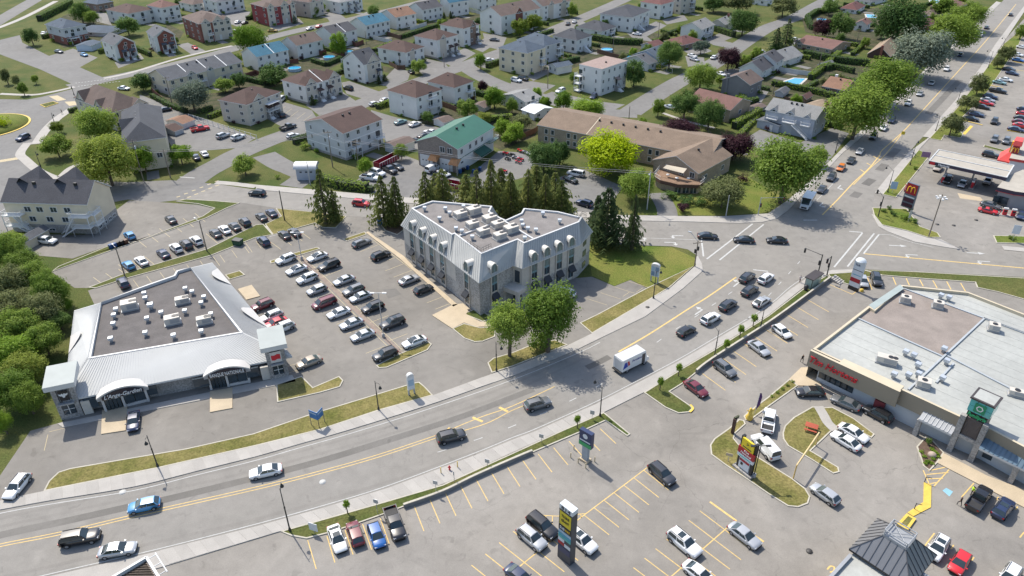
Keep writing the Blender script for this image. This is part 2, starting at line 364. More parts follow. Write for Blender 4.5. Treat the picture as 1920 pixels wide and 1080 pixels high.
PADS=[[(88,106),(137,91),(183,108),(150,126),(118,118)],[(262,177),(350,213),(390,225),(480,258),(450,277),(330,287),(300,240),(262,200)],[(515,186),(585,207),(600,232),(545,247),(500,222)],[(640,155),(655,152),(712,172),(690,188),(650,176)],[(695,206),(735,218),(790,232),(862,248),(820,272),(745,288),(715,255)],[(665,342),(690,318),(750,288),(790,303),(880,345),(860,384),(760,383),(715,378)],[(872,335),(935,283),(1005,288),(990,330),(900,356)],[(1040,335),(1095,318),(1168,350),(1150,375),(1120,404),(1080,396)],[(1395,262),(1425,243),(1500,268),(1560,240),(1592,250),(1547,312),(1480,302),(1440,290)],[(905,62),(950,70),(940,94),(912,88)],[(960,146),(1042,160),(1012,178),(955,168)],[(1035,172),(1120,190),(1172,196),(1140,212),(1050,195),(1005,184)],[(790,108),(835,118),(845,133),(800,146),(770,120)],[(885,120),(925,95),(950,112),(910,128)],[(400,18),(470,22),(450,52),(420,40)],[(332,84),(352,80),(385,95),(362,104)],[(1035,50),(1085,35),(1100,44),(1060,62),(1020,66)],[(1175,62),(1210,66),(1225,78),(1190,74)],[(1285,105),(1320,108),(1322,122),(1290,125)],[(1335,84),(1380,93),(1390,84),(1345,74)],[(1360,130),(1390,128),(1385,148),(1350,146)],[(1480,70),(1502,72),(1500,84),(1478,84)],[(160,20),(200,25),(210,48),(180,40)],[(600,12),(625,16),(650,36),(620,44)],[(545,232),(590,228),(600,236),(565,248)],[(455,205),(500,180),(520,196),(500,222),(470,237)],[(573,197),(642,172),(668,190),(640,205),(598,216)],[(716,152),(740,128),(770,134),(765,150),(728,166)],[(820,112),(872,90),(892,100),(850,126)],[(880,88),(925,62),(945,72),(905,98)],[(505,50),(560,34),(570,44),(515,60)],[(215,117),(262,100),(270,110),(222,128)],[(988,143),(1030,120),(1045,130),(1000,152)],[(1184,62),(1230,40),(1250,48),(1210,70)],[(1241,37),(1282,28),(1290,38),(1250,46)],[(1316,77),(1350,62),(1375,70),(1340,84)],[(1281,95),(1315,84),(1335,96),(1300,106)],[(1405,187),(1430,160),(1445,166),(1425,196)],[(1372,232),(1402,200),(1420,210),(1395,240)],[(640,40),(700,18),(712,26),(655,48)]]
for i,pts in enumerate(PADS):sheet('driveway',pts,.008+.0005*i,M_STREET)
ribbon('driveway',[(1232,362),(1243,378),(1250,393),(1252,410)],5,.024,M_STREET)
ribbon('driveway',[(495,290),(525,308),(550,318),(570,330),(545,350)],7,.022,M_STREET)
for a in[[(1195,226),(1245,247),(1310,262),(1345,272),(1400,290)],[(1540,195),(1590,200)]]:ribbon('path',a,2,.03,M_CONC)
ribbon('path',[(1243,212),(1290,228),(1340,240)],1.4,.03,M_CONC)
ribbon('path',[(497,424),(505,432),(514,442)],2,.032,M_CONC)
ribbon('path',[(52,268),(38,288),(48,300),(75,322),(112,338)],2.6,.05,M_CONC);ribbon('path',[(138,202),(108,222),(85,245),(68,270)],3,.05,M_CONC);ribbon('path',[(112,332),(130,316),(152,306)],1.6,.05,M_CONC)
ribbon('path',[(0,176),(60,178),(100,172),(140,163)],2,.05,M_CONC);ribbon('path',[(195,147),(250,135),(340,108),(435,86)],2,.05,M_CONC)
ribbon('path',[(405,342),(440,345),(480,350)],2.2,.05,M_CONC)
slab('pavement',WK[1:]+[(1316,495),(1308,480),(1303,484),(1305,498),(1257,540),(1222,560),(1110,626),(1065,648),(960,690),(925,701),(812,742),(712,770),(600,807),(480,837),(295,879),(82,922),(0,940)],.13,M_CONC)
slab('pavement',EK[:]+[(1560,507),(1620,505),(1620,510),(1552,515),(1505,541),(1440,592),(1335,658),(1280,690),(1210,735),(1132,774),(1052,809),(960,850),(830,909),(710,945),(530,996),(480,1011),(300,1065),(100,1118),(-150,1180)],.13,M_CONC)
slab('pavement',[(480,356),(590,366),(700,376),(1080,407),(1167,414),(1285,416),(1385,419),(1430,417),(1457,410),(1477,395),(1540,330),(1580,287),(1610,262),(1685,193),(1790,87),(1877,5),(1868,3),(1780,84),(1675,190),(1600,258),(1568,290),(1524,334),(1477,376),(1440,401),(1357,406),(1285,406),(1165,404),(692,365),(587,356),(480,347)],.13,M_CONC)
slab('pavement',[(1634,402),(1647,425),(1665,435),(1715,454),(1772,464),(1800,468),(1765,450),(1740,447),(1700,434),(1656,424),(1640,404)],.13,M_CONC)
slab('pavement',[(1742,258),(1705,285),(1672,322),(1640,362),(1655,364),(1722,282),(1744,258),(1800,195),(1850,127),(1880,82),(1932,5),(1925,5),(1867,82),(1838,127),(1790,190),(1730,257)],.128,M_CONC)
ribbon('path',[(1880,465),(1950,472)],2,.1,M_CONC)
def paving(kerb,outer,size,label):
 A,B=smooth_line(wpts(kerb),8),smooth_line(wpts(outer),8)
 def cut(P,n):
  L=[0]
  for a,b in zip(P[:-1],P[1:]):L.append(L[-1]+(b-a).length)
  out=[]
  for k in range(n+1):
   t=L[-1]*k/n;i=max(0,min(len(P)-2,next((j for j in range(len(L)-1)if L[j+1]>=t),len(P)-2)));out.append(P[i].lerp(P[i+1],(t-L[i])/max(1e-6,L[i+1]-L[i])))
  return out
 n=int(sum((b-a).length for a,b in zip(A[:-1],A[1:]))/size);A,B=cut(A,n),cut(B,n);par=None
 for i in range(n):
  c=(A[i]+B[i+1])/2;q=[A[i],A[i+1],B[i+1],B[i]];g=MB();dz=rng.uniform(-.008,.008)
  g.prism([((p.lerp(c,.012)).x,(p.lerp(c,.012)).y)for p in q],.05,.155+dz,0,bottom=False);o=g.build('paving_slab',M_SLAB[i*7%3],par)
  if par is None:par=o;o.name='paved_walk';tag(o,kind='structure')
M_SLAB=[mat('paving_%s'%n_,tuple(c*k for c in(.345,.325,.295)),.9,.06,.5,fine=.08)for n_,k in(('a',1.0),('b',.94),('c',1.05))]
paving([(0,957),(92,940),(250,914),(367,885),(480,857),(560,834),(655,807),(802,761),(925,718)],[(0,940),(82,922),(295,879),(390,858),(480,837),(543,821),(600,807),(712,770),(812,742),(905,708)][:],1.6,'')
paving([(300,1033),(480,988),(610,952),(730,915),(892,854),(1005,809),(1100,766)],[(318,1059),(480,1011),(530,996),(710,945),(830,909),(960,850),(1052,809),(1118,780)],1.6,'')
island([(82,922),(92,903),(110,886),(132,879),(225,863),(350,842),(475,814),(587,776),(775,719),(786,717),(797,726),(812,742),(712,770),(600,807),(480,837),(295,879)],M_DRY,.15,'grass_verge')
for p in[[(506,490),(547,476),(595,464),(601,467),(562,479),(518,492),(508,495)],[(705,686),(747,665),(803,641),(810,646),(802,657),(725,690),(710,691)],[(642,449),(650,453),(688,440),(684,435)],[(518,722),(520,755),(600,737),(638,726),(644,714),(636,706),(587,727),(566,706)],[(422,516),(450,508),(460,516),(430,525)],[(914,681),(922,700),(960,688),(1065,647),(1040,638),(1002,645),(960,662),(925,672)],[(1087,606),(1110,626),(1222,560),(1255,540),(1300,500),(1212,541),(1120,590)],[(517,391),(527,406),(497,421),(512,441),(590,419),(605,427),(630,428),(650,406),(600,399)]]:
 island(p,M_DRY)
island([(712,420),(722,433),(745,441),(757,432),(757,414),(735,412)],M_MULCH)
island([(165,540),(237,512),(390,467),(480,422),(494,421),(512,441),(480,446),(395,480),(240,522),(180,541)],M_GRASS,.15,'grass_verge')
island([(97,510),(210,470),(362,418),(386,410),(425,391),(450,381),(400,377),(350,374),(330,378),(372,383),(402,391),(380,406),(257,453),(205,461),(150,484),(110,500)],M_GRASS,.15,'grass_verge')
island([(1552,514),(1595,508),(1620,507),(1655,517),(1610,522),(1594,535),(1574,529),(1558,524)],M_GRASS)
island([(1620,507),(1715,510),(1920,522),(2100,538),(2100,580),(1920,562),(1870,548),(1832,540),(1828,530),(1740,524),(1655,517)],M_GRASS,.15,'grass_verge')
island([(1331,835),(1339,823),(1366,804),(1385,787),(1395,789),(1398,796),(1379,813),(1376,823),(1386,835),(1426,861),(1484,897),(1510,917),(1519,932),(1515,945),(1497,952),(1477,950),(1440,927),(1401,900),(1360,873),(1333,853)],M_DRY)
island([(1394,781),(1402,773),(1440,745),(1480,711),(1496,724),(1440,764),(1408,788),(1398,789)],M_DRY)
island([(1467,812),(1471,799),(1488,783),(1523,763),(1529,765),(1545,792),(1561,807),(1520,846),(1572,877),(1574,886),(1562,889),(1520,862),(1477,837),(1468,824)],M_DRY)
island([(1541,765),(1560,764),(1600,785),(1640,815),(1634,822),(1580,793),(1568,802),(1555,790)],M_DRY)
ribbon('path',[(1534,763),(1543,778),(1552,794),(1566,808)],1.6,.17,M_CONC)
island([(1736,818),(1718,838),(1731,875),(1743,884),(1757,869),(1770,850),(1750,828)],M_MULCH)
island([(1654,365),(1680,371),(1744,292),(1722,281)],M_GREEN);island([(1635,390),(1640,411),(1652,422),(1700,433),(1740,446),(1764,446),(1758,437),(1725,425),(1715,412),(1700,392)],M_GREEN)
island([(1742,260),(1765,264),(1771,254),(1802,259),(1806,252),(1797,243),(1799,226),(1850,175),(1882,127),(1910,85),(1925,50),(1882,82),(1850,127),(1800,196)],M_GREEN)
island([(1862,442),(1940,444),(1940,458),(1868,456)],M_GREEN);island([(1845,272),(1888,283),(1886,287),(1843,276)],M_GRASS)
sheet('lawn',[(1110,517),(1152,536),(1182,524),(1212,538),(1255,538),(1302,498),(1304,484),(1260,464),(1167,460),(1100,455)],.012,M_GREEN)
sheet('lawn',[(1180,402),(1240,398),(1225,375),(1290,345),(1400,330),(1470,372),(1440,398),(1357,404)],.01,M_GREEN)
island([(525,997),(530,996),(710,945),(830,910),(960,851),(1052,809),(1132,774),(1182,815),(1176,819),(1135,790),(1096,808),(997,850),(960,866),(890,897),(830,926),(755,952),(715,967),(650,990),(615,1001),(575,1011),(547,1006)],M_GRASS,.16,'grass_verge')
island([(1207,737),(1280,691),(1335,659),(1440,593),(1505,543),(1552,516),(1556,524),(1505,562),(1440,609),(1335,677),(1305,700),(1280,720),(1256,735),(1295,762),(1299,767),(1292,774),(1272,776),(1247,765)],M_GRASS,.16,'grass_verge')
ribbon('painted_kerb',[(1294,760),(1299,767),(1293,774)],.35,.18,M_YELB)
rb=MB()
cx=MB();rc=at(-28,238);rr=(at(50,236)-rc).length
cx.lathe((rc.x,rc.y,0),[(rr,0),(rr,.2),(rr-.8,.24)],48,0,False);tag(cx.build('kerb',M_YELB),kind='structure')
cx=MB();cx.lathe((rc.x,rc.y,.05),[(rr-.6,.1),(rr-.6,.26),(rr*.5,.7),(0.1,.9)],48,0);tag(cx.build('grass_island',M_GREEN),kind='structure')
island([(75,197),(100,191),(110,194),(85,202)],M_GRASS,.2,kmat=M_YELB)
for p in[[(446,543),(462,563),(488,556),(472,535)],[(192,770),(239,762),(236,808),(190,815)],[(394,735),(436,728),(436,766),(394,774)],[(686,437),(690,435),(757,481),(775,500),(858,572),(850,576),(750,486)],[(810,592),(850,572),(868,570),(880,580),(874,590),(900,604),(930,605),(935,612),(895,614),(870,606),(848,617)],[(1769,851),(1757,869),(1930,958),(2000,990),(2000,950),(1850,893)],[(1502,690),(1480,711),(1496,724),(1540,725),(1525,690)]]:
 slab('pavement',p,.16,M_TAN)
slab('pavement',[(108,795),(118,802),(555,716),(548,704)],.12,M_CONC)
island([(868,589),(893,579),(927,597),(905,604)],M_GRASS);island([(848,617),(870,607),(900,615),(930,613),(928,632),(905,641),(890,642),(870,635)],M_DRY)
sheet('gravel',[(1795,362),(1838,370),(1845,378),(1800,372)],.03,M_TAN)
sheet('paver_median',[(556,480),(563,477),(756,661),(749,665)],.03,mat('red_pavers',(.235,.185,.15),.9,.15,1,fine=.25))
slab('painted_island',[(1732,905),(1746,910),(1745,952),(1712,969),(1701,962),(1731,942)],.12,M_YELB)
island([(1699,965),(1717,975),(1702,996),(1680,986)],M_DRY,.3,kerb=.35,kmat=M_YELB)
y=Paint();w=Paint()
mid=[(-120,1052),(0,1023),(115,1000),(280,961),(480,916),(600,886),(710,855),(830,815)]
for dz in(-2.5,2.5):y.path([(a,b+dz)for a,b in mid],.13,.05)
y.path([(830,812),(900,783),(960,762),(1040,725)],.14,.05);y.path([(830,819),(910,795),(960,770),(1010,750)],.14,.05)
for a,b in[((886,783),(905,791)),((936,764),(952,772)),((840,803),(858,813))]:y.line(a,b,.45,.051)
y.path([(1160,660),(1220,625),(1290,580),(1330,555),(1380,520)],.3,.05)
y.path([(1542,403),(1570,375),(1600,343),(1630,315),(1650,290)],.28,.05)
y.path([(1650,290),(1655,281),(1690,250),(1720,218),(1800,130),(1850,75),(1905,8)],.25,.05);y.path([(1600,347),(1632,315),(1660,290),(1690,252)],.2,.05)
for a,b in[((1613,318),(1622,324)),((1625,306),(1636,312)),((1637,293),(1650,300))]:y.line(a,b,.3,.051)
y.path([(1620,476),(1720,485),(1920,503),(2100,520)],.3,.05)
y.done('road_marking',M_YEL)
w.path([(a,b+6+a*.001)for a,b in WK[:12]],.13,.05);w.path([(a,b-5)for a,b in EK[:16]],.13,.05)
w.dashes([(820,848),(840,842),(960,800),(1120,725),(1240,636),(1310,590),(1420,515)],1.5,4.5,.14,.05)
w.dashes([(1400,600),(1450,545),(1500,490)],1.5,4,.14,.05);w.path([(1532,375),(1552,355),(1573,332)],.13,.05)
for a,b in[((1315,448),(1319,481)),((1411,420),(1325,486)),((1432,421),(1349,488)),((1617,437),(1564,501)),((1639,438),(1589,500)),((1648,440),(1619,476)),((1506,413),(1532,413)),((1412,506),(1440,509)),((1617,436),(1592,434))]:
 w.line(a,b,.35,.051)
w.path([(1200,446),(1312,450)],.13,.05);w.path([(1648,440),(1670,441),(1700,452),(1750,464)],.13,.05)
for a in[(1265,442,-28,-1,1),(1262,455,40,1,-1),(1205,451,40,2,1),(1384,531,18,-14,1),(1314,583,18,-12,1),(1684,461,40,2,0),(1703,478,-26,-1,1),(1830,475,36,2,0),(1838,490,-32,-2,1),(1572,352,-12,12,1),(1538,385,-12,12,1)]:
 w.arrow(*a,z=.052,k=1.25)
for i in range(14):
 t=i/13;a=(141+76*t,156-9*t);b=(146+76*t,162-9*t)
 w.line((a[0],a[1]),(a[0]+3.4,a[1]-.4),.35,.05);w.line((b[0],b[1]),(b[0]+3.4,b[1]-.4),.35,.05)
w.line((337,332),(365,334),.35,.05)
for(a,b)in[((227,923),(236,923)),((270,910),(276,909))]:
 pass
w.done('road_marking',M_WHT)
for(px,py)in[(230,923),(605,904)]:
 m_=MB();p=at(px,py);m_.lathe((p.x,p.y,.041),[(.5,0),(.5,.006)],16);tag(m_.build('manhole_cover',M_WHT),kind='structure')
for(px,py)in[(775,759),(1214,577),(1517,1034),(892,857),(1757,421),(1830,413),(1788,423)]:
 m_=MB();p=at(px,py);m_.lathe((p.x,p.y,.045),[(.42,0),(.42,.1)],16);tag(m_.build('manhole_cover',mat('iron',(.06,.055,.05),.6)),kind='structure')
t_=Paint()
for i in range(6):
 k=i/5;t_.line((331+72*k,370-29*k),(338+72*k,368-29*k),.5,.045);t_.line((338+66*k,376-27*k),(345+66*k,374-27*k),.5,.045)
for i in range(7):t_.line((2+6*i,300-i),(4+6*i,304-i),.9,.04)
t_.poly([(92,181),(108,179),(124,187),(108,190)],.045);t_.poly([(121,191),(140,190),(148,196),(130,199)],.045)
t_.done('crossing_marking',M_PALE)
p_=Paint()
def bays(P,a,b,n,v,w_=.12,z=.03,back=False):
 for i in range(n):
  k=i/max(1,n-1);x=a[0]+(b[0]-a[0])*k;y_=a[1]+(b[1]-a[1])*k
  P.line((x,y_),(x+v[0],y_+v[1]),w_,z)
bays(p_,(694,447),(850,567),11,(-34,13));bays(p_,(568,486),(748,656),11,(34,-13));bays(p_,(556,486),(738,668),11,(-34,13))
p_.line((700,450),(858,572),.12,.03);p_.line((566,479),(755,657),.12,.031);p_.line((554,482),(746,668),.12,.031)
for i,x in enumerate((0,23,47)):p_.line((175+x,520-x*.33),(195+x,535-x*.33),.12,.03)
bays(p_,(222,496),(480,405),12,(22,18));bays(p_,(255,448),(365,400),6,(20,16))
bays(p_,(250,525),(400,482),7,(12,16),.1);bays(p_,(412,478),(480,452),4,(10,14),.1);bays(p_,(505,452),(545,436),3,(22,16));bays(p_,(560,432),(590,422),2,(22,16))
p_.line((460,455),(473,473),.1,.03);p_.line((90,815),(83,845),.1,.03);p_.line((92,810),(120,803),.1,.03)
bays(p_,(1100,560),(1178,527),4,(38,12),.1);bays(p_,(1180,548),(1205,540),2,(-12,8),.1)
bays(p_,(530,690),(540,700),2,(38,-12),.1)
bays(p_,(283,190),(350,220),7,(-22,8),.12);bays(p_,(535,200),(585,215),5,(-16,12),.12)
p_.done('parking_lines',M_PALE)
s_=Paint()
L1,L2=(1380,975),(1180,1150)
s_.line(L1,L2,.14,.03)
for i in range(9):
 k=i*.1145;x=1361+(1180-1361)*k;y_=995+(1150-995)*k
 s_.line((x-49,y_-37),(x+49,y_+37),.12,.031)
s_.line((1331,941),(1381,977),.3,.031);s_.line((1400,995),(1432,1016),.3,.031)
s_.line((1220,872),(1070,985),.14,.03)
for i in range(7):
 k=i/6;x=1207-112*k;y_=882+84*k;s_.line((x,y_),(x+47,y_+37),.12,.031)
s_.line((1070,985),(940,1090),.14,.03)
for i in range(6):
 k=i/5;x=1062-130*k;y_=992+106*k
 if i not in(0,):s_.line((x-48,y_-38),(x+48,y_+38),.12,.031)
s_.path([(1010,966),(1045,968),(1100,963)],.12,.031,False);s_.line((1023,968),(1025,978),.12,.032);s_.line((1036,968),(1035,988),.12,.032);s_.line((1089,965),(1090,971),.12,.032)
for i in range(13):
 k=i/12;x=777+(1125-777)*k;y_=950-146*k**.97;s_.line((x,y_),(x+18+12*k,y_+46-18*k),.12,.031)
for a,b in[((577,1013),(593,1067)),((613,1005),(628,1055)),((647,994),(662,1040)),((680,983),(697,1031)),((713,972),(730,1020)),((743,960),(750,975))]:s_.line(a,b,.12,.031)
for i in range(11):
 k=i/10;x=1316+(1512-1316)*k;y_=700-139*k;s_.line((x,y_),(x+44-2*k,y_+32-8*k),.12,.031)
s_.line((1556,534),(1598,552),.14,.031);s_.line((1598,552),(1608,545),.14,.031)
for a,b in[((1625,518),(1635,543)),((1674,520),(1680,534)),((1699,522),(1705,535)),((1724,524),(1731,537)),((1749,526),(1757,540)),((1775,528),(1783,543)),((1801,531),(1810,546))]:s_.line(a,b,.2,.031)
for a,b in[((1731,882),(1743,910)),((1780,880),(1751,912)),((1740,883),(1774,876)),((1737,890),(1778,886)),((1741,898),(1768,897)),((1744,907),(1757,905)),((1826,906),(1803,932)),((1752,1000),(1733,1025)),((1788,1022),(1783,1030)),((1826,1045),(1822,1051)),((1920,998),(1912,1008)),((1872,932),(1868,938)),((1908,950),(1904,956))]:s_.line(a,b,.16,.031)
s_.path([(1551,1068),(1557,1062),(1564,1064),(1563,1071),(1556,1073)],.2,.032)
s_.done('parking_lines',M_YEL)
hp=Paint();hp.poly([(1767,920),(1774,915),(1787,922),(1780,931)],.03);hp.done('disabled_bay_marking',mat('faded_blue_paint',(.22,.42,.52),.8))
d_=Paint()
for a,b in[((1797,224),(1842,235)),((1888,245),(1930,252)),((1855,160),(1880,165)),((1900,116),(1935,122))]:d_.line(a,b,.5,.16)
d_.line((1822,236),(1807,252),.9,.04)
for a in[(1880,88),(1903,131)]:d_.line(a,(a[0]+22,a[1]+3),.3,.035)
d_.done('painted_kerb',M_YELB)
GLASS=mat('window_glass',(.035,.048,.058),.08,.3,.3,spec=.6)
TRIM=mat('white_trim',(.66,.66,.65),.6,.05)
WHITE=mat('white_siding',(.64,.63,.60),.7,.05,.4)
CREAM=mat('cream_siding',(.62,.53,.39),.75,.06,.4)
BEIGE=mat('beige_siding',(.50,.45,.38),.75,.06,.4)
GREYW=mat('grey_siding',(.48,.485,.49),.75,.06,.4)
BLUEW=mat('pale_blue_siding',(.45,.51,.58),.75,.06,.4)
DGREY=mat('dark_grey_siding',(.19,.185,.19),.8,.08,.4)
BRICK=mat('red_brick',(.20,.075,.055),.9,.2,.3,fine=.3)
REDB=mat('bright_red_brick',(.25,.05,.05),.9,.15,.3,fine=.3)
BROWNB=mat('brown_brick',(.22,.15,.115),.9,.2,.3,fine=.3)
TANB=mat('tan_brick',(.34,.27,.20),.9,.15,.3,fine=.25)
DARKB=mat('dark_brick',(.085,.05,.042),.9,.2,2.5,fine=.2)
STONE=mat('grey_stone',(.30,.285,.265),.9,.2,.3,fine=.35)
def shingle(n,rgb):return mat(n,rgb,.92,.13,.35,fine=.22,bump=.3)
S_BROWN=shingle('brown_shingles',(.072,.042,.035));S_HALL=shingle('tan_brown_shingles',(.18,.13,.092));S_TAN=shingle('tan_shingles',(.24,.18,.125));S_DARK=shingle('slate_shingles',(.052,.056,.066))
S_GREY=shingle('grey_shingles',(.085,.09,.10));S_LGREY=shingle('light_grey_shingles',(.20,.20,.195));S_TEAL=shingle('teal_shingles',(.035,.13,.19));S_ORANGE=shingle('orange_brown_shingles',(.20,.11,.07))
S_PINK=shingle('pink_shingles',(.15,.078,.064));S_RED=shingle('red_shingles',(.12,.05,.045));S_MAUVE=shingle('mauve_brown_shingles',(.115,.083,.07));S_BLUE=shingle('blue_grey_shingles',(.062,.085,.115));S_CHAR=shingle('charcoal_shingles',(.062,.062,.07))
DOORM=mat('white_door',(.6,.6,.58),.5,.04);DKDOOR=mat('dark_door',(.05,.045,.05),.5,.1);METAL=mat('grey_metal',(.33,.34,.35),.5,.06,metal=.3);BLACK=mat('black_metal',(.018,.018,.02),.5,.1)
WOOD=mat('deck_wood',(.22,.14,.09),.85,.2,2)
_win={}
def win_mesh(w,h,split):
 k=(round(w,1),round(h,1),split)
 if k not in _win:
  f=MB();t=.09
  f.box((0,-.04,0),(w+2*t,.08,t));f.box((0,-.04,h-t),(w+2*t,.08,t))
  f.box((-w/2-t/2+.001,-.04,t),(t,.08,h-2*t));f.box((w/2+t/2-.001,-.04,t),(t,.08,h-2*t))
  if split:f.box((0,-.03,t),(.07,.07,h-2*t))
  p=MB();p.box((0,-.015,t),(w,.03,h-2*t))
  b=MB();b.v,b.f,b.m,b.sm=f.v[:],f.f[:],f.m[:],f.sm[:]
  b.box((0,-.015,t),(w,.03,h-2*t),m=1)
  _win[k]=(f.mesh('window',TRIM),p.mesh('pane',GLASS),b.mesh('window',[TRIM,GLASS]))
 return _win[k]
def window(root,face,dims,t,z,w,h,fine=True,split=True,off=0.0,fm=None):
 """face R: the wall at y=0, L: the wall at x=0, Q: x=w, B: y=d; t metres along"""
 W,D,o=dims
 f,p,b=win_mesh(w,h,split)
 ob=obj('window',f if fine else b,root)
 if face=='R':ob.location=(t,o-off,z)
 elif face=='L':ob.location=(o-off,t,z);ob.rotation_euler=(0,0,R_(-90))
 elif face=='Q':ob.location=(W-o+off,t,z);ob.rotation_euler=(0,0,R_(90))
 else:ob.location=(t,D-o+off,z);ob.rotation_euler=(0,0,R_(180))
 if fine:obj('pane',p,ob)
 return ob
def frame(E,L,R,B=None,h=None):
 if h is None:h=height(B,E)
 e,l,r=at(*E,h),at(*L,h),at(*R,h)
 a=math.atan2(r.y-e.y,r.x-e.x);b=math.atan2(l.y-e.y,l.x-e.x)
 dev=((b-a)-math.pi/2+math.pi)%(2*math.pi)-math.pi
 a+=dev/2
 return e,a,(r-e).length,(l-e).length,h
def add_roof(root,kind,w,d,h,rh,rm,o=.0,th=.16,name='roof',flatm=None):
 mb=MB();z=h
 if kind=='hip':
  if w>=d:
   a,b=(d/2 if w-d>.6 else w/2-.1),None
   p,q=(a,d/2,z+rh),(w-a,d/2,z+rh)
   tops=[[(0,0,z),(w,0,z),q,p],[(w,0,z),(w,d,z),q],[(w,d,z),(0,d,z),p,q],[(0,d,z),(0,0,z),p]]
  else:
   a=(w/2 if d-w>.6 else d/2-.1)
   p,q=(w/2,a,z+rh),(w/2,d-a,z+rh)
   tops=[[(0,0,z),(w,0,z),p],[(w,0,z),(w,d,z),q,p],[(w,d,z),(0,d,z),q],[(0,d,z),(0,0,z),p,q]]
  for t in tops:mb.face(t)
  c=[(0,0),(w,0),(w,d),(0,d)]
  for i in range(4):
   a_,b_=c[i],c[(i+1)%4];mb.face([(*a_,z-th),(*b_,z-th),(*b_,z),(*a_,z)],1)
  mb.face([(*q_,z-th)for q_ in c[::-1]],1)
 elif kind in('gx','gy'):
  if kind=='gx':T=lambda u,v,zz:(u,v,zz);W_,D_=w,d
  else:T=lambda u,v,zz:(v,u,zz);W_,D_=d,w
  pr=[(0,z),(D_/2,z+rh),(D_,z)]
  top=[T(0,y_,zz)for y_,zz in pr],[T(W_,y_,zz)for y_,zz in pr]
  bot=[T(0,y_,zz-th)for y_,zz in pr],[T(W_,y_,zz-th)for y_,zz in pr]
  fl=(lambda f:f)if kind=='gx' else(lambda f:f[::-1])
  for i in(0,1):
   mb.face(fl([top[0][i],top[1][i],top[1][i+1],top[0][i+1]]));mb.face(fl([bot[0][i+1],bot[1][i+1],bot[1][i],bot[0][i]]),1)
   mb.face(fl([bot[0][i],top[0][i],top[0][i+1],bot[0][i+1]])[::-1],1);mb.face(fl([bot[1][i],bot[1][i+1],top[1][i+1],top[1][i]]),1)
  mb.face(fl([bot[0][0],bot[1][0],top[1][0],top[0][0]]),1);mb.face(fl([bot[1][2],bot[0][2],top[0][2],top[1][2]]),1)
 return mb.build(name,[rm,TRIM],root)
def balcony(root,face,dims,t,z,w,dep=1.5,m=None,posts=True,cover=False):
 W,D,o=dims
 b=MB();b.box((0,-dep/2,z-.15),(w,dep,.18))
 if posts:
  for sx in(-1,1):b.box((sx*(w/2-.08),-dep+.08,0),(.14,.14,z-.15))
 ob=b.build('balcony',m or TRIM,root)
 r=MB()
 for(x0,y0,x1,y1)in((-w/2,-dep,w/2,-dep),(-w/2,-dep,-w/2,0),(w/2,-dep,w/2,0)):
  L=math.hypot(x1-x0,y1-y0);a=math.atan2(y1-y0,x1-x0);cx_,cy=(x0+x1)/2,(y0+y1)/2
  r.box((cx_,cy,z+.95),(L,.07,.07),a);r.box((cx_,cy,z+.08),(L,.05,.05),a)
  n=max(2,int(L/.22))
  for i in range(n+1):
   k=i/n;r.box((x0+(x1-x0)*k,y0+(y1-y0)*k,z+.13),(.035,.035,.82))
 r.build('railing',TRIM,ob)
 if cover:
  c=MB();c.box((0,-dep/2,z+2.3),(w+.3,dep+.2,.12));c.build('canopy',m or TRIM,ob)
 if face=='R':ob.location=(t,o,0)
 elif face=='L':ob.location=(o,t,0);ob.rotation_euler=(0,0,R_(-90))
 else:ob.location=(W-o,t,0);ob.rotation_euler=(0,0,R_(90))
 return ob
def stairs(root,face,dims,t,z,w=1.3,run=None,side=0,m=None):
 """flight of steps coming down from height z, away from the wall (side=0) or along it"""
 W,D,o=dims;n=max(3,int(z/.19));run=run or n*.28;s=MB()
 for i in range(n):
  zz=z*(1-(i+1)/(n+1))
  if side==0:s.box((0,-.3-run*(i+.5)/n,0),(w,run/n,zz))
  else:s.box((side*(.3+run*(i+.5)/n),-.7-.9,zz-.1),(run/n+.05,w*.8,.1))
 r=s
 for sx in(-1,1):
  if side==0:r.tube((sx*w/2,-.3,z+.85),(sx*w/2,-.3-run,.9),.04,n=4);r.tube((sx*w/2,-.3-run,0),(sx*w/2,-.3-run,.9),.04,n=4)
  else:
   r.tube((side*.3,-1.6+sx*w*.4,z+.85),(side*(.3+run),-1.6+sx*w*.4,.9),.04,n=4)
   r.tube((side*.3,-1.6+sx*w*.4,z-.1),(side*(.3+run),-1.6+sx*w*.4,0),.08,n=4)
 ob=s.build('steps',m or TRIM,root)
 if face=='R':ob.location=(t,o,0)
 elif face=='L':ob.location=(o,t,0);ob.rotation_euler=(0,0,R_(-90))
 return ob
HOUSES={}
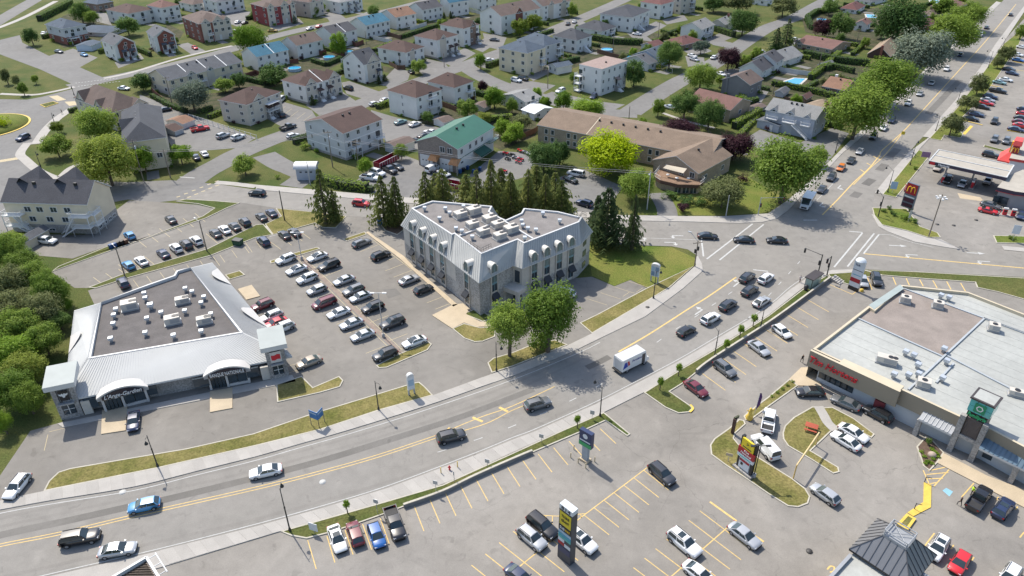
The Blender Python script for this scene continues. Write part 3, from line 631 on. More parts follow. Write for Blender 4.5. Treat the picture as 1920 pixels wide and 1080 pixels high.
def house(label,E,L,R,B=None,h=None,roof='hip',rh=2.4,wall=WHITE,rm=S_BROWN,low=None,lowz=2.6,wR=(3,2),wL=(2,2),gab=(),bal=(),st=(),door=None,vents=1,cat='house',name='house',group=None,o=.35,dmax=None,chim=None,strips=(),base=None):
 e,a,w,d,h=frame(E,L,R,B,h)
 if dmax:d=min(d,dmax)
 root=thing(name,label,cat,(e.x,e.y,0),a,group)
 dims=(w,d,o)
 fine=depth(e)/F_PX<.19
 mb=MB();c=[(o,o),(w-o,o),(w-o,d-o),(o,d-o)]
 zt=h-.1
 if low:
  mb.prism(c,0,lowz,1,bottom=False);mb.prism(c,lowz,zt,0,bottom=False)
 else:mb.prism(c,0,zt,0,bottom=False)
 if roof=='gx':
  rz=rh*(1-2*o/d)
  for x in(o,w-o):mb.raw([(x,o,zt),(x,d/2,zt+rh-.1),(x,d-o,zt)],[(0,1,2)]if x>o else[(2,1,0)])
 if roof=='gy':
  for y_ in(o,d-o):mb.raw([(o,y_,zt),(w/2,y_,zt+rh-.1),(w-o,y_,zt)],[(0,1,2)]if y_>o else[(2,1,0)])
 for(f,t,gw,gh,gm)in gab:
  if f=='R':mb.box((t*w,o-.12+.25,0),(gw-.3,.5,zt),m=2);mb.raw([(t*w-gw/2+.15,o-.12,zt),(t*w+gw/2-.15,o-.12,zt),(t*w,o-.12,zt+gh-.15)],[(0,1,2)],2)
  else:mb.box((o-.12+.25,t*d,0),(.5,gw-.3,zt),m=2);mb.raw([(o-.12,t*d+gw/2-.15,zt),(o-.12,t*d-gw/2+.15,zt),(o-.12,t*d,zt+gh-.15)],[(0,1,2)],2)
 gm0=gab[0][4]if gab else wall
 mb.build('wall',[wall,low or wall,gm0],root)
 if base:b2=MB();b2.prism([(o-.04,o-.04),(w-o+.04,o-.04),(w-o+.04,d-o+.04),(o-.04,d-o+.04)],0,.7,bottom=False);b2.build('foundation',base,root)
 if roof=='flat':
  r=MB();r.prism([(o-.1,o-.1),(w-o+.1,o-.1),(w-o+.1,d-o+.1),(o-.1,d-o+.1)],zt,zt+.25,1,0);r.build('roof',[rm,TRIM],root)
 else:rf=add_roof(root,roof,w,d,h,rh,rm)
 for(f,t,gw,gh,gm)in gab:
  g_=MB();dep=min(d if f=='R' else w,7.0)/2+.3;z=h;th=.14
  A=[(-gw/2,z-.02),(0,z+gh),(gw/2,z-.02)]
  for i in(0,1):
   (x0,z0),(x1,z1)=A[i],A[i+1]
   p=[(x0,-.25,z0),(x1,-.25,z1),(x1,dep,z1),(x0,dep,z0)];q=[(x,y_,zz-th)for x,y_,zz in p]
   g_.face([p[0],p[3],p[2],p[1]][::-1]);g_.face(q[::-1][::-1],1);g_.face([q[0],q[1],p[1],p[0]],1)
   if i==0:g_.face([p[0],p[3],q[3],q[0]],1)
   else:g_.face([p[1],q[1],q[2],p[2]],1)
  go=g_.build('gable_roof',[rm,TRIM],root)
  if f=='R':go.location=(t*w,o-.12,0)
  else:go.location=(o-.12,t*d,0);go.rotation_euler=(0,0,R_(-90))
 for f,spec in(('R',wR),('L',wL)):
  n,rows=spec[0],spec[1]
  length=w if f=='R' else d
  if not n or length<2:continue
  fh=zt/rows
  ww=spec[2]if len(spec)>2 else min(1.3,length/n*.5);wh=min(1.45,fh*.5)
  for r in range(rows):
   for i in range(n):
    t=length*(i+.5)/n if n>1 else length*.5
    if door and door[0]==f and r==0 and abs(t/length-door[1])<.5/n+.02:continue
    of=.125 if any(g[0]==f and abs(g[1]*length-t)<g[2]/2+.3 for g in gab)else 0
    if any(g[0]==f and of and abs(abs(g[1]*length-t)-g[2]/2)<.6 for g in gab):continue
    window(root,f,dims,t,fh*r+fh*.36,ww,wh,fine,True,of)
 for(f,t,gw,gh,gm)in gab:
  if gh>1.2:window(root,f,dims,t*(w if f=='R' else d),zt-.35,.9,1.0,fine,False,.125)
 if door:
  dm=MB();dm.box((0,-.04,0),(1.05,.1,2.1));do=dm.build('door',door[2]if len(door)>2 else DOORM,root)
  dz=door[3]if len(door)>3 else .3
  if door[0]=='R':do.location=(door[1]*w,o-.13,dz)
  else:do.location=(o-.13,door[1]*d,dz);do.rotation_euler=(0,0,R_(-90))
 for b_ in bal:
  f,t,z,bw=b_[:4];balcony(root,f,dims,t*(w if f=='R' else d),z,bw,*(b_[4:]))
  ft=t*(w if f=='R' else d);of=0
  dm=MB();dm.box((0,-.05,z+.05),(1.5,.1,2.05));dd=dm.build('patio_door',GLASS,root)
  if f=='R':dd.location=(ft,o,0)
  elif f=='L':dd.location=(o,ft,0);dd.rotation_euler=(0,0,R_(-90))
  else:dd.location=(w-o,ft,0);dd.rotation_euler=(0,0,R_(90))
 for s_ in st:
  stairs(root,s_[0],dims,s_[1]*(w if s_[0]=='R' else d),*s_[2:])
  if s_[0]=='R' and s_[2]<2.2 and len(s_)<5:
   x,z=s_[1]*w,s_[2]
   p=MB();p.box((x,o-.75,0),(1.9,1.4,z+.05));p.build('porch',STONE,root)
   p=MB();p.raw([(x-1.2,o-1.6,z+2.3),(x+1.2,o-1.6,z+2.3),(x+1.0,o+.1,z+3.0),(x-1.0,o+.1,z+3.0),(x-1.2,o-1.6,z+2.15),(x+1.2,o-1.6,z+2.15)],[(0,1,2,3),(4,5,1,0),(0,3,4),(1,5,2)]);p.build('porch_roof',rm,root)
   for sx in(-1,1):p=MB();p.box((x+sx*1.0,o-1.4,z),(.12,.12,2.2));p.build('porch_post',TRIM,root)
   p=MB();p.box((x,o-.16,z+.05),(1.0,.1,2.05));p.build('door',DKDOOR,root)
 zz={'hip':h+rh*.62,'gx':h+rh*.75,'gy':h+rh*.75,'flat':h}[roof]
 for i in range(vents):
  v=MB();v.box((0,0,-.3),(.5,.5,.95));vo=v.build('roof_vent',BLACK,root)
  k=(i+1)/(vents+1)
  if roof=='gy' or(roof=='hip' and d>w):vo.location=(w/2-w*.1,d*(.3+.4*k),zz)
  else:vo.location=(w*(.25+.5*k),d/2-d*.1,zz)
 for k in strips:
  s2=MB();s2.face([(0,-.02,h+.03),(.35,-.02,h+.03),(.35,d/2,h+rh+.05),(0,d/2,h+rh+.05)]);so=s2.build('fire_wall',TRIM,root);so.location=(w*k,0,0)
 if chim:
  cb=MB();cb.box((0,0,0),(.9,.9,h+rh+chim[2]));cb.build('chimney',chim[3]if len(chim)>3 else BRICK,root).location=(chim[0]*w,chim[1]*d,0)
 root['w'],root['d'],root['h']=w,d,h
 HOUSES[label]=root
 return root
house('dark-roofed split house of red brick and grey at the left street corner',(117,54),(80,46),(163,46),(118,86),roof='hip',rh=2.6,rm=S_BLUE,wall=GREYW,low=BRICK,lowz=3.2,wR=(4,2),wL=(2,2),bal=[('R',.35,2.6,4,1.6)])
house('white duplex with red-brick gable front beside the corner lawn',(212,86),(177,77),(257,80),(215,117),roof='gy',rh=2.6,rm=S_GREY,gab=[('R',.55,7.0,2.4,BRICK)],wR=(3,2,1.2),wL=(2,2),st=[('R',.4,1.5,1.4),('R',.72,1.5,1.4)],door=('R',.55,DOORM,1.4))
house('white duplex with red-brick front, further up the same street',(287,70),(255,62),(330,67),(296,102),roof='gy',rh=2.6,rm=S_GREY,gab=[('R',.55,7.0,2.4,BRICK)],wR=(3,2,1.2),wL=(2,2),st=[('R',.4,1.5,1.4),('R',.72,1.5,1.4)],door=('R',.55,DOORM,1.4))
house('large red-brick block with beige bays and pointed gables',(372,45),(330,33),(435,37),(380,81),roof='hip',rh=3.0,rm=S_MAUVE,wall=BRICK,gab=[('R',.22,4.5,1.8,BEIGE),('R',.6,5.5,2.4,BRICK),('R',.88,3.5,1.6,BEIGE)],wR=(5,3),wL=(3,3),door=('R',.6),bal=[('R',.3,3.0,2.6,1.2)])
house('white house with brown hip roof and small rear balcony, upper left',(240,26),(215,15),(282,15),(243,50),rh=2.6,rm=S_BROWN,wR=(3,2),wL=(2,2),bal=[('R',.5,2.8,3)])
house('white house with mauve roof next to the brick block',(302,15),(279,9),(334,8),(304,45),rh=2.4,rm=S_PINK,wR=(3,2),wL=(2,2),bal=[('R',.5,2.8,3)])
house('white house peeking in at the top edge, behind the brick block',(361,9),(337,3),(392,3),(362,24),rh=2.2,rm=S_MAUVE,wR=(3,2),wL=(2,2))
house('white apartment house with open balconies near the top edge',(405,4),(382,-3),(455,-5),(408,28),rh=2,rm=S_GREY,wR=(4,2),wL=(2,2),bal=[('R',.6,2.7,4)])
house('low dark-roofed house with attached garage at the top left',(182,8),(158,3),(211,2),(183,24),rh=2,rm=S_BLUE,wall=BROWNB,wR=(3,1),wL=(2,1))
house('long row of town houses with dark grey roof and dormers',(315,151),(280,138),(447,114),(322,181),roof='gx',rh=2.9,rm=S_GREY,wall=CREAM,low=BEIGE,lowz=2.8,gab=[('R',.3,4,1.5,BEIGE),('R',.55,3.4,1.3,BEIGE)],wR=(9,2,1.1),wL=(2,2),strips=(.27,.52,.77),vents=3,bal=[('R',.42,2.7,3)],name='row_house')
house('brown-roofed residence with several cross gables by the roundabout',(209,211),(141,182),(275,193),h=6.2,rh=4.2,rm=S_MAUVE,wall=BEIGE,gab=[('L',.8,6,3.2,BEIGE),('L',.35,5,2.4,BEIGE),('R',.8,6,2.2,BEIGE)],wR=(4,2),wL=(3,2),vents=2)
house('cream house with slate-blue hip roof beside the willow',(228,269),(213,211),(312,259),(237,326),rh=3.6,rm=S_DARK,wall=CREAM,gab=[('L',.45,6,2.6,CREAM)],wR=(2,1),wL=(4,2),vents=3)
APT=house('three-storey cream apartment block with charcoal gable roof and white stair galleries',(163,384),(3,377.5),(206.7,349),(170,443),roof='gy',rh=3.9,rm=S_CHAR,wall=CREAM,low=STONE,lowz=2.2,wR=(0,1),wL=(0,1),vents=0,cat='apartment block',name='apartment_building')
HB=[]
for lab,E,L,R,B,rm,roof,wr in[('white house with teal roof and fire wall, first of the row by the pools',(481,107),(456,97),(537,92),(483,134),S_TEAL,'gx',4),('white house with grey-brown roof beside the first above-ground pool',(556,86),(530,77),(602,74),(559,113),S_MAUVE,'gx',3),('white house with charcoal-brown roof split by a pale strip, behind the green tree',(623,66),(594,58),(666,54),(625,93),S_CHAR,'gx',3),('white house with bright teal roof in the middle of the back row',(686,48),(660,40),(726,37),(689,73),S_TEAL,'gx',5),('white house with orange-brown roof next to the teal one',(742,33),(719,24),(774,24),(745,56),S_ORANGE,'gx',3),('white house with charcoal grey roof following the orange-brown roof',(792,19),(769,12),(827,11),(794,42),S_CHAR,'gx',4),('white house with blue roof cut by the top edge',(842,6),(827,1),(876,-1),(844,33),S_TEAL,'gx',3),('white house furthest along the row, at the top edge',(895,-2),(878,-8),(926,-9),(897,22),S_GREY,'gx',3)]:
 house(lab,E,L,R,B,roof=roof,rh=2.8,rm=rm,wR=(wr,2,1.0),wL=(0,2),vents=2,group='white houses backing onto the pools',strips=(.52,)if 'strip' in lab or 'fire' in lab else(),bal=())
STEPS2=lambda*f:[('R',k,1.6,1.5)for k in f]
house('wide pale duplex with brown hip roof, twin beige gables and front stairs',(572,162),(525,150),(642,142),(573,197),rh=2.9,rm=S_BROWN,wall=WHITE,gab=[('R',.17,5,2.3,BEIGE),('R',.8,5.5,2.5,BEIGE)],wR=(6,2,1.1),wL=(2,2),st=STEPS2(.36,.62),strips=(.45,),vents=1,base=STONE)
house('pale grey house with black slate gable roof and triangular front gable',(682,122),(640,111),(716,113),(681,158),roof='gx',rh=4.0,rm=S_DARK,wall=WHITE,gab=[('R',.55,6.5,3.4,BEIGE)],wR=(3,2,1.1),wL=(2,3),st=STEPS2(.75),door=('R',.75,DKDOOR,1.5))
house('grey house with reddish hip roof beside the dark gazebo',(761,99),(719,86),(786,86),(759,126),rh=2.8,rm=S_BROWN,wall=WHITE,gab=[('R',.35,3,1,BEIGE)],wR=(3,2,1.0),wL=(2,2))
house('grey house with brown hip roof, arched window and porch stairs',(819,76),(780,66),(855,64),(821,112),rh=2.8,rm=S_BROWN,wall=WHITE,gab=[('R',.3,4,1.8,BEIGE)],wR=(3,2,1.1),wL=(2,2),st=STEPS2(.6,.85),base=STONE)
house('beige house with brown hip roof and a pointed brick gable',(869,54),(827,45),(897,45),(872,89),rh=2.8,rm=S_BROWN,wall=WHITE,gab=[('R',.6,4.2,2.4,BROWNB)],wR=(3,2,1.1),wL=(2,2),st=STEPS2(.8))
house('tall white triplex with brown hip roof and stacked right-hand balconies',(780,184),(732,167),(824,166),(784,226),rh=3.2,rm=S_BROWN,wall=WHITE,wR=(3,3,.9),wL=(1,3,.5),bal=[('R',.55,5.8,3.6,1.5),('R',.55,3.0,3.6,1.5)])
house('white two-storey house with brown hip roof behind the triplex',(852,165),(805,151),(885,151),(855,200),rh=3.0,rm=S_BROWN,wall=WHITE,wR=(2,2),wL=(1,2),bal=[('R',.75,3.6,3.4,1.5)],base=STONE)
FRONT=house('big pale grey block with brown roof, white bands and a front gable behind the kiosk',(643,251),(571,227),(715.5,223),(651,302),roof='gx',rh=2.6,rm=S_BROWN,wall=GREYW,wR=(4,3,1.1),wL=(3,3,.8),vents=2,bal=[('R',.85,3.2,3,1.5),('R',.25,3.0,3,1.5)],base=STONE)
_w,_d,_h=FRONT['w'],FRONT['d'],FRONT['h']
for zz in(_h*.33,_h*.64):
 b_=MB();b_.prism([(.3,.3),(_w-.3,.3),(_w-.3,_d-.3),(.3,_d-.3)],zz,zz+.25,bottom=False);b_.build('trim_band',TRIM,FRONT)
house('beige triplex with brown roof, porch and stair flights at the left parking lot',(462,197),(417,184),(516,170),(470,237),rh=2.8,rm=S_BROWN,wall=BEIGE,gab=[('R',.35,6,2.2,BEIGE)],wR=(4,3,1.0),wL=(2,3),st=STEPS2(.55,.75),bal=[('R',.65,2.6,5,1.8,None,True,True)])
house('bright red-brick row house with pointed gables at the top',(501,15),(478,5),(549,5),(505,50),rh=2.6,rm=S_MAUVE,wall=REDB,gab=[('R',.12,4,2,BEIGE),('R',.6,4.6,2.4,REDB),('R',.88,3,1.4,BEIGE)],wR=(5,3,1),wL=(2,3),door=('R',.6))
house('beige house with porch roofs next to the bright red-brick row',(580,5),(548,-3),(600,-2),(581,34),rh=2.4,rm=S_MAUVE,wall=BEIGE,wR=(3,2,1),wL=(2,2),gab=[('R',.3,3.5,1.6,BEIGE)])
house('white row house with gables and front stairs at the top',(636,5),(598,-5),(676,-4),(637,27),rh=2.2,rm=S_LGREY,wall=WHITE,wR=(4,2,1),wL=(2,2),st=STEPS2(.4,.7))
house('white and red-brick gabled house beside the yellow-green trees',(940,31),(912,20),(991,12),(941,67),roof='gx',rh=3.4,rm=S_MAUVE,wall=WHITE,gab=[('R',.45,5,2.6,BRICK)],wR=(4,3,1),wL=(1,3),st=STEPS2(.7))
house('pale row house with brick entrance gables above the blue driveway',(1018,12),(990,4),(1060,0),(1021,40),roof='gx',rh=3,rm=S_MAUVE,wall=WHITE,gab=[('R',.3,4,2,BEIGE),('R',.75,4,2,BRICK)],wR=(4,3,1),wL=(1,3))
house('cream three-storey block with blue-grey hip roof and side balconies',(989,100),(938,88),(1020,87),(988,143),rh=3.0,rm=S_BLUE,wall=CREAM,wR=(2,3,.9),wL=(3,3),bal=[('R',.75,5.0,3,1.5),('R',.75,2.5,3,1.5)])
house('second cream block with blue-grey hip roof, just behind the first',(1020,87),(980,72),(1047,77),(1020,120),rh=3.0,rm=S_BLUE,wall=GREYW,wR=(2,3,.9),wL=(3,3),bal=[('R',.8,5.0,3.4,1.6),('R',.8,2.5,3.4,1.6)])
house('white house with slate hip roof and outside stair above the cedar hedge',(1082,76),(1039,66),(1107,66),(1081,101),rh=3.2,rm=S_DARK,wall=WHITE,wR=(2,2,1),wL=(3,2),st=[('R',.5,2.6,1.2)])
house('white bungalow with black slate hip roof behind the outside-stair house',(1130,59),(1084,49),(1150,49),(1130,72),rh=3.0,rm=S_DARK,wall=WHITE,wR=(2,1),wL=(2,1),bal=[('R',.6,1.0,3)])
house('wide white house with two slate hip roofs and front stairs',(1185,33),(1122,26),(1225,19),(1184,62),rh=3.2,rm=S_DARK,wall=WHITE,wR=(3,2,1),wL=(4,2,1),st=[('R',.4,2.4,1.2)],bal=[('R',.7,2.6,3)])
house('white house with dark red roof at the top centre',(1240,9),(1205,2),(1258,1),(1241,37),rh=2.4,rm=S_RED,wall=WHITE,wR=(2,2),wL=(2,2))
house('beige apartment house with stacked white balconies at the top edge',(1278,-2),(1257,-8),(1298,-9),(1279,28),roof='flat',rm=S_LGREY,wall=BEIGE,wR=(2,3),wL=(2,3),bal=[('R',.7,2.6,3),('R',.7,5.2,3)])
house('white gable-ended house with pale grey roof and porch near the round shrub',(1316,56),(1275,50),(1342,46),(1316,77),roof='gx',rh=2.6,rm=S_LGREY,wall=WHITE,wR=(2,2,1),wL=(1,2,.6),bal=[('R',.5,2.4,4)])
house('bungalow with grey gable roof behind the white gable-ended house',(1360,47),(1332,42),(1373,37),(1360,61),roof='gx',rh=2.2,rm=S_LGREY,wall=BEIGE,wR=(2,1),wL=(1,1),chim=(.8,.4,.8))
WB=house('white three-storey flat-roofed apartment block with rounded cornice and side balconies',(1129,131),(1087,120),(1173,113),(1129,181),roof='flat',rm=mat('pinkish_gravel_roof',(.27,.20,.175),.95,.1,1,fine=.2),wall=WHITE,wR=(5,3,.8),wL=(2,3,.6),vents=1,bal=[('L',.9,5.8,2.6,2.2),('L',.9,3.1,2.6,2.2),('L',.9,.5,2.6,2.2)],st=[('R',.6,2.0,1.4)],cat='apartment block',name='apartment_building')
house('low bungalow with red-brown hip roof behind the dark maple',(1280,85),(1251,75),(1308,74),(1281,95),rh=2.2,rm=S_RED,wall=BROWNB,wR=(2,1),wL=(2,1))
house('small garden shed with red roof left of the red-brown bungalow',(1225,88),(1206,82),(1237,80),(1225,97),roof='gx',rh=1.3,rm=S_RED,wall=GREYW,wR=(1,1),wL=(0,1),vents=0,cat='shed',name='shed')
house('pale blue gable house behind the chain-link gate',(1235,111),(1190,101),(1252,101),(1235,126),roof='gx',rh=2.6,rm=S_BLUE,wall=BLUEW,wR=(1,1),wL=(1,1,.6))
house('grey gable house between white apartment block and blue house',(1217,121),(1176,108),(1228,114),(1217,135),roof='gx',rh=2.4,rm=S_GREY,wall=GREYW,wR=(1,1),wL=(1,1,.8))
house('long tan-brick house with salmon pink roof behind the row of maples',(1370,207),(1300,183),(1397,187),(1372,232),roof='gy',rh=2.4,rm=S_PINK,wall=TANB,wR=(1,1),wL=(3,2),vents=0)
house('plain grey cottage with tall chimney and brown-grey gable roof',(1407,160),(1357,147),(1425,147),(1405,187),roof='gx',rh=2.6,rm=S_MAUVE,wall=DGREY,wR=(2,1),wL=(0,1),vents=1,chim=(.05,.8,-.3,DGREY))
house('white semi-detached house with grey gables, left of the fenced pool',(1430,135),(1387,126),(1448,120),(1430,151),roof='gx',rh=3.0,rm=S_CHAR,wall=WHITE,wR=(2,2,.8),wL=(1,1,.8))
house('white gable house with charcoal roof in the middle of the row by the pool',(1456,118),(1412,110),(1468,108),(1456,140),roof='gx',rh=2.8,rm=S_CHAR,wall=WHITE,wR=(2,2,.8),wL=(1,2,.8))
house('white gable house with light grey roof at the far end of the row',(1470,115),(1432,103),(1490,100),(1470,128),roof='gx',rh=2.8,rm=S_LGREY,wall=WHITE,wR=(2,2,.8),wL=(1,2,.8))
house('rambling white house with flat grey roof behind the long brown building',(985,192),(938,178),(1015,181),(984,210),roof='gx',rh=1.6,rm=S_LGREY,wall=WHITE,wR=(2,2),wL=(3,2,.8),bal=[('R',.5,2.4,3)])
house('white lean-to annexe with pale metal roof against the rambling white house',(1002,214),(977,205),(1037,202),(1003,227),roof='gy',rh=1.0,rm=mat('white_metal_roof',(.6,.62,.63),.4,.04),wall=WHITE,wR=(2,1),wL=(1,1),vents=0)
GC=house('grey two-storey commercial house with white balconies and a long outside stair',(1530,225),(1436,204),(1551,205.5),(1521,262),roof='gy',rh=2.4,rm=S_LGREY,wall=mat('blue_grey_siding',(.36,.385,.43),.75,.05),wR=(2,2,1.2),wL=(0,2),vents=3,gab=[('L',.82,3.0,1.3,mat('blue_grey_siding',(.36,.385,.43))),('L',.5,3.4,1.4,TRIM),('L',.17,2.6,1.1,TRIM)],bal=[('L',.82,4.0,3.4,1.3,None,False),('L',.48,4.0,4.0,1.6,None,False),('L',.17,4.0,2.8,1.3,None,False)],st=[('L',.42,3.8,1.4,5.5,1)])
house('grey garage annexe with slate roof and two white doors under the outside stair',(1462,236),(1425,222),(1472,226),(1460,251),roof='gx',rh=.5,rm=S_GREY,wall=mat('blue_grey_siding',(.36,.385,.43)),wR=(0,1),wL=(0,1),vents=0,cat='garage',name='garage',door=('L',.35,DOORM,0))
house('pink-brown bungalow with front gable beside the two spruces',(1560,93),(1494,79),(1592,79),(1560,104),roof='gy',rh=1.9,rm=S_PINK,wall=TANB,wR=(2,1),wL=(4,1),gab=[('L',.9,4,1.5,TANB)])
house('A-frame house with steep tan roof, dark brick gable and chimney',(1670,107),(1625,101),(1693,85),(1672,114),roof='gx',rh=3.6,rm=S_TAN,wall=DARKB,wR=(1,1),wL=(1,1,.8),chim=(-.02,.42,.6,BRICK),vents=0)
house('small white and brown house among dark trees above the pink bungalow',(1626,47),(1601,44),(1636,41),(1626,60),roof='gx',rh=1.8,rm=S_PINK,wall=WHITE,wR=(1,1),wL=(1,1))
house('white house with crimson hip roof at the top right of the trees',(1607,19),(1575,15),(1622,10),(1607,27),rh=2.4,rm=S_RED,wall=WHITE,wR=(2,1),wL=(2,1))
house('small house with orange-tan roof and cream gable beside the big maple',(1585,170),(1544,160),(1600,152),(1586,182),roof='gy',rh=2.2,rm=S_ORANGE,wall=BROWNB,wR=(1,1),wL=(2,1),chim=(.6,.8,.5,TRIM))
house('bungalow with tan hip roof tucked behind the grey commercial house',(1550,212),(1509,196),(1568,197),(1551,222),rh=2.4,rm=S_TAN,wall=BROWNB,wR=(2,1),wL=(2,1),chim=(.3,.2,.4))
house('little garden shed with pink roof behind the grey commercial house',(1512,187),(1497,183),(1519,178),(1512,195),roof='gx',rh=1.3,rm=S_PINK,wall=BROWNB,wR=(0,1),wL=(0,1),vents=0,cat='shed',name='shed')
house('brown-roofed bungalow half hidden by the street maples, top right',(1747,30),(1729,24),(1766,21),(1748,37),rh=2,rm=S_MAUVE,wall=BROWNB,wR=(2,1),wL=(1,1))
house('pink-roofed bungalow closest to the top right end of the boulevard',(1785,17),(1748,10),(1801,5),(1785,24),rh=2,rm=S_PINK,wall=BROWNB,wR=(3,1),wL=(2,1))
house('reddish bungalow squeezed between the second and third street maples',(1727,54),(1701,49),(1746,40),(1727,63),rh=2,rm=S_RED,wall=BRICK,wR=(2,1),wL=(2,1))
house('white house with grey roof at the very top, above the tennis hedge',(1632,4),(1603,-1),(1660,-6),(1632,12),rh=2,rm=S_GREY,wall=WHITE,wR=(2,1),wL=(2,1))
house('house with dark blue roof at the top left of the forecourt',(1440,2),(1400,-4),(1462,-8),(1440,12),rh=2,rm=S_BLUE,wall=WHITE,wR=(2,1),wL=(2,1))
SH=dict(vents=0,cat='shed',name='shed',wR=(0,1),wL=(0,1))
house('long grey shed in front of the cream apartment block',(35,461),(17,455),(82,427),h=2.3,roof='gx',rh=.8,rm=S_GREY,wall=CREAM,**SH)
house('white garden shed with grey roof beside the recycling bins',(1044,127),(1033,120),(1068,119),(1044,141),roof='gx',rh=1,rm=S_BLUE,wall=WHITE,vents=0,cat='shed',name='shed',wR=(0,1),wL=(2,1,.8))
house('low shed with mauve roof between the white triplex and the green-roofed garage',(832,231),(818,222),(846,222),(834,241),roof='gx',rh=.8,rm=S_MAUVE,wall=WHITE,**SH)
house('brown-roofed shed beside the cream house lot',(343,233),(315,224),(363,223),(344,243),roof='gx',rh=1.0,rm=S_ORANGE,wall=WHITE,**SH)
house('small shed with brown roof, lower of the two near the fence',(327,247),(305,236),(341,239),(328,256),roof='gx',rh=1.0,rm=S_BROWN,wall=GREYW,**SH)
house('beige lean-to shed beside the grey block and red trailer',(742,277),(722,267),(775,262),(744,292),roof='gx',rh=.7,rm=S_MAUVE,wall=GREYW,**SH)
house('white shed with pale roof in the hedged garden',(1543,124),(1534,121),(1556,116),(1543,131),roof='gx',rh=1,rm=S_LGREY,wall=WHITE,**SH)
house('grey garden shed near the hedge left of the commercial house',(1470,176),(1452,172),(1478,167),(1470,184),roof='gx',rh=1,rm=S_GREY,wall=GREYW,**SH)
house('brown garden shed by the dark red shrub',(908,203),(888,196),(915,194),(909,211),roof='gx',rh=.9,rm=S_MAUVE,wall=BEIGE,**SH)
house('pale blue shed with dark roof beside the parked police-blue car',(171,86),(147,83),(180,78),(171,97),roof='gx',rh=.8,rm=S_BLUE,wall=BLUEW,**SH)
house('dark garage beside the split brick house',(203,62),(163,52),(215,50),(203,70),rh=1.8,rm=S_BLUE,wall=GREYW,vents=0,cat='garage',name='garage',wR=(1,1),wL=(1,1))
house('low white garage with pale roof beside the pink-roofed house',(1422,205),(1403,199),(1437,198),(1422,213),roof='gx',rh=.5,rm=S_MAUVE,wall=GREYW,**SH)
GG=house('white workshop with green metal gable roof, stone front and two garage doors',(858,280),(774,267.5),(940,240.6),(861,326),roof='gx',rh=2.7,rm=mat('green_metal_roof',(.03,.12,.075),.45,.08,.3),wall=WHITE,wR=(0,1),wL=(0,1),vents=2,cat='workshop',name='workshop')
_w,_d,_h=GG['w'],GG['d'],GG['h'];dm_=(_w,_d,.35)
q=MB();q.box((.33,_d/2,0),(.1,_d-.66,_h-.12));q.raw([(.27,.35,_h-.12),(.27,_d/2,_h+2.45),(.27,_d-.35,_h-.12)],[(2,1,0)]);q.build('stone_front',mat('brown_stone',(.24,.20,.17),.9,.2,2.5,fine=.2),GG)
for t in(_d*.3,_d*.78):
 q=MB();q.box((0,-.04,0),(4.2,.1,3.4));go=q.build('garage_door',DOORM,GG);go.location=(.27,t,.1);go.rotation_euler=(0,0,R_(-90))
 for i in(-1,0,1):qq=MB();qq.box((i*1.1,-.1,1.7),(.45,.05,.3));qq.build('pane',GLASS,go)
for t in(_d*.2,_d*.37):window(GG,'L',dm_,t,_h-1.9,1.5,1.7,True,True,.15)
q=MB();q.box((_w/2,.32,_h*.52),(_w-.7,.06,.18));q.build('trim_band',mat('green_metal_roof',(0,0,0)),GG)
for k in(.12,.34,.5,.66):window(GG,'R',dm_,_w*k,_h*.68,1.1,1.5)
for k in(.12,.52,.7):window(GG,'R',dm_,_w*k,_h*.3,1.2,.7,True,False)
balcony(GG,'R',dm_,_w*.9,_h*.53,5,1.4,mat('green_metal_roof',(0,0,0)),False)
q=MB();q.raw([(_w*.42,.3,3.6),(_w*.72,.3,3.6),(_w*.72,-2.2,2.5),(_w*.42,-2.2,2.5),(_w*.42,-2.2,2.1),(_w*.72,-2.2,2.1)],[(0,3,2,1),(3,4,5,2)]);q.build('awning',mat('dark_green_canvas',(.015,.075,.05),.8),GG)
COP=mat('copper_roof',(.42,.20,.08),.5,.15,2)
for t in(_d*.55,_d*.06):
 q=MB();q.raw([(.3,-1.5,4.2),(.3,1.5,4.2),(-1.9,1.6,2.9),(-1.9,-1.6,2.9),(-1.4,-1,4.2),(-1.4,1,4.2)],[(0,4,5,1),(4,3,2,5),(0,3,4),(1,5,2)]);c_=q.build('copper_canopy',COP,GG);c_.location=(.3,t,0)
 for sy in(-1.2,1.2):q=MB();q.box((-1.6,sy,0),(.22,.22,2.9));q.build('post',STONE,GG).location=(.3,t,0)
class Bld:
 """a building whose parts are measured in world coordinates"""
 def __init__(s,name,label,cat,px):
  p=at(*px);s.p=Vector((p.x,p.y,0));s.root=thing(name,label,cat,s.p)
 def part(s,mb,name,mats,parent=None,label=None):
  o=mb.build(name,mats,parent or s.root)
  if parent is None:o.location=-s.p
  if label:o['label']=label
  return o
 def add(s,name,me,loc,rz=0,parent=None):
  o=obj(name,me,parent or s.root);o.location=Vector(loc)-(s.p if parent is None else Vector((0,0,0)));o.rotation_euler=(0,0,rz);return o
def text_mesh(body,size,m,depth_=.04,shear=0.0,bold=0.0,align='CENTER',width=None):
 c=bpy.data.curves.new('lettering','FONT');c.body=body;c.size=size;c.extrude=depth_;c.shear=shear;c.offset=bold
 c.align_x=align;c.align_y='CENTER';c.resolution_u=2
 o=bpy.data.objects.new('lettering',c);COL.objects.link(o)
 dg=bpy.context.evaluated_depsgraph_get();me=bpy.data.meshes.new_from_object(o.evaluated_get(dg))
 bpy.data.objects.remove(o);me.materials.clear();me.materials.append(m)
 if width:
  xs=[v.co.x for v in me.vertices];k=width/max(.01,max(xs)-min(xs))
  for v in me.vertices:v.co.x*=k
 return me
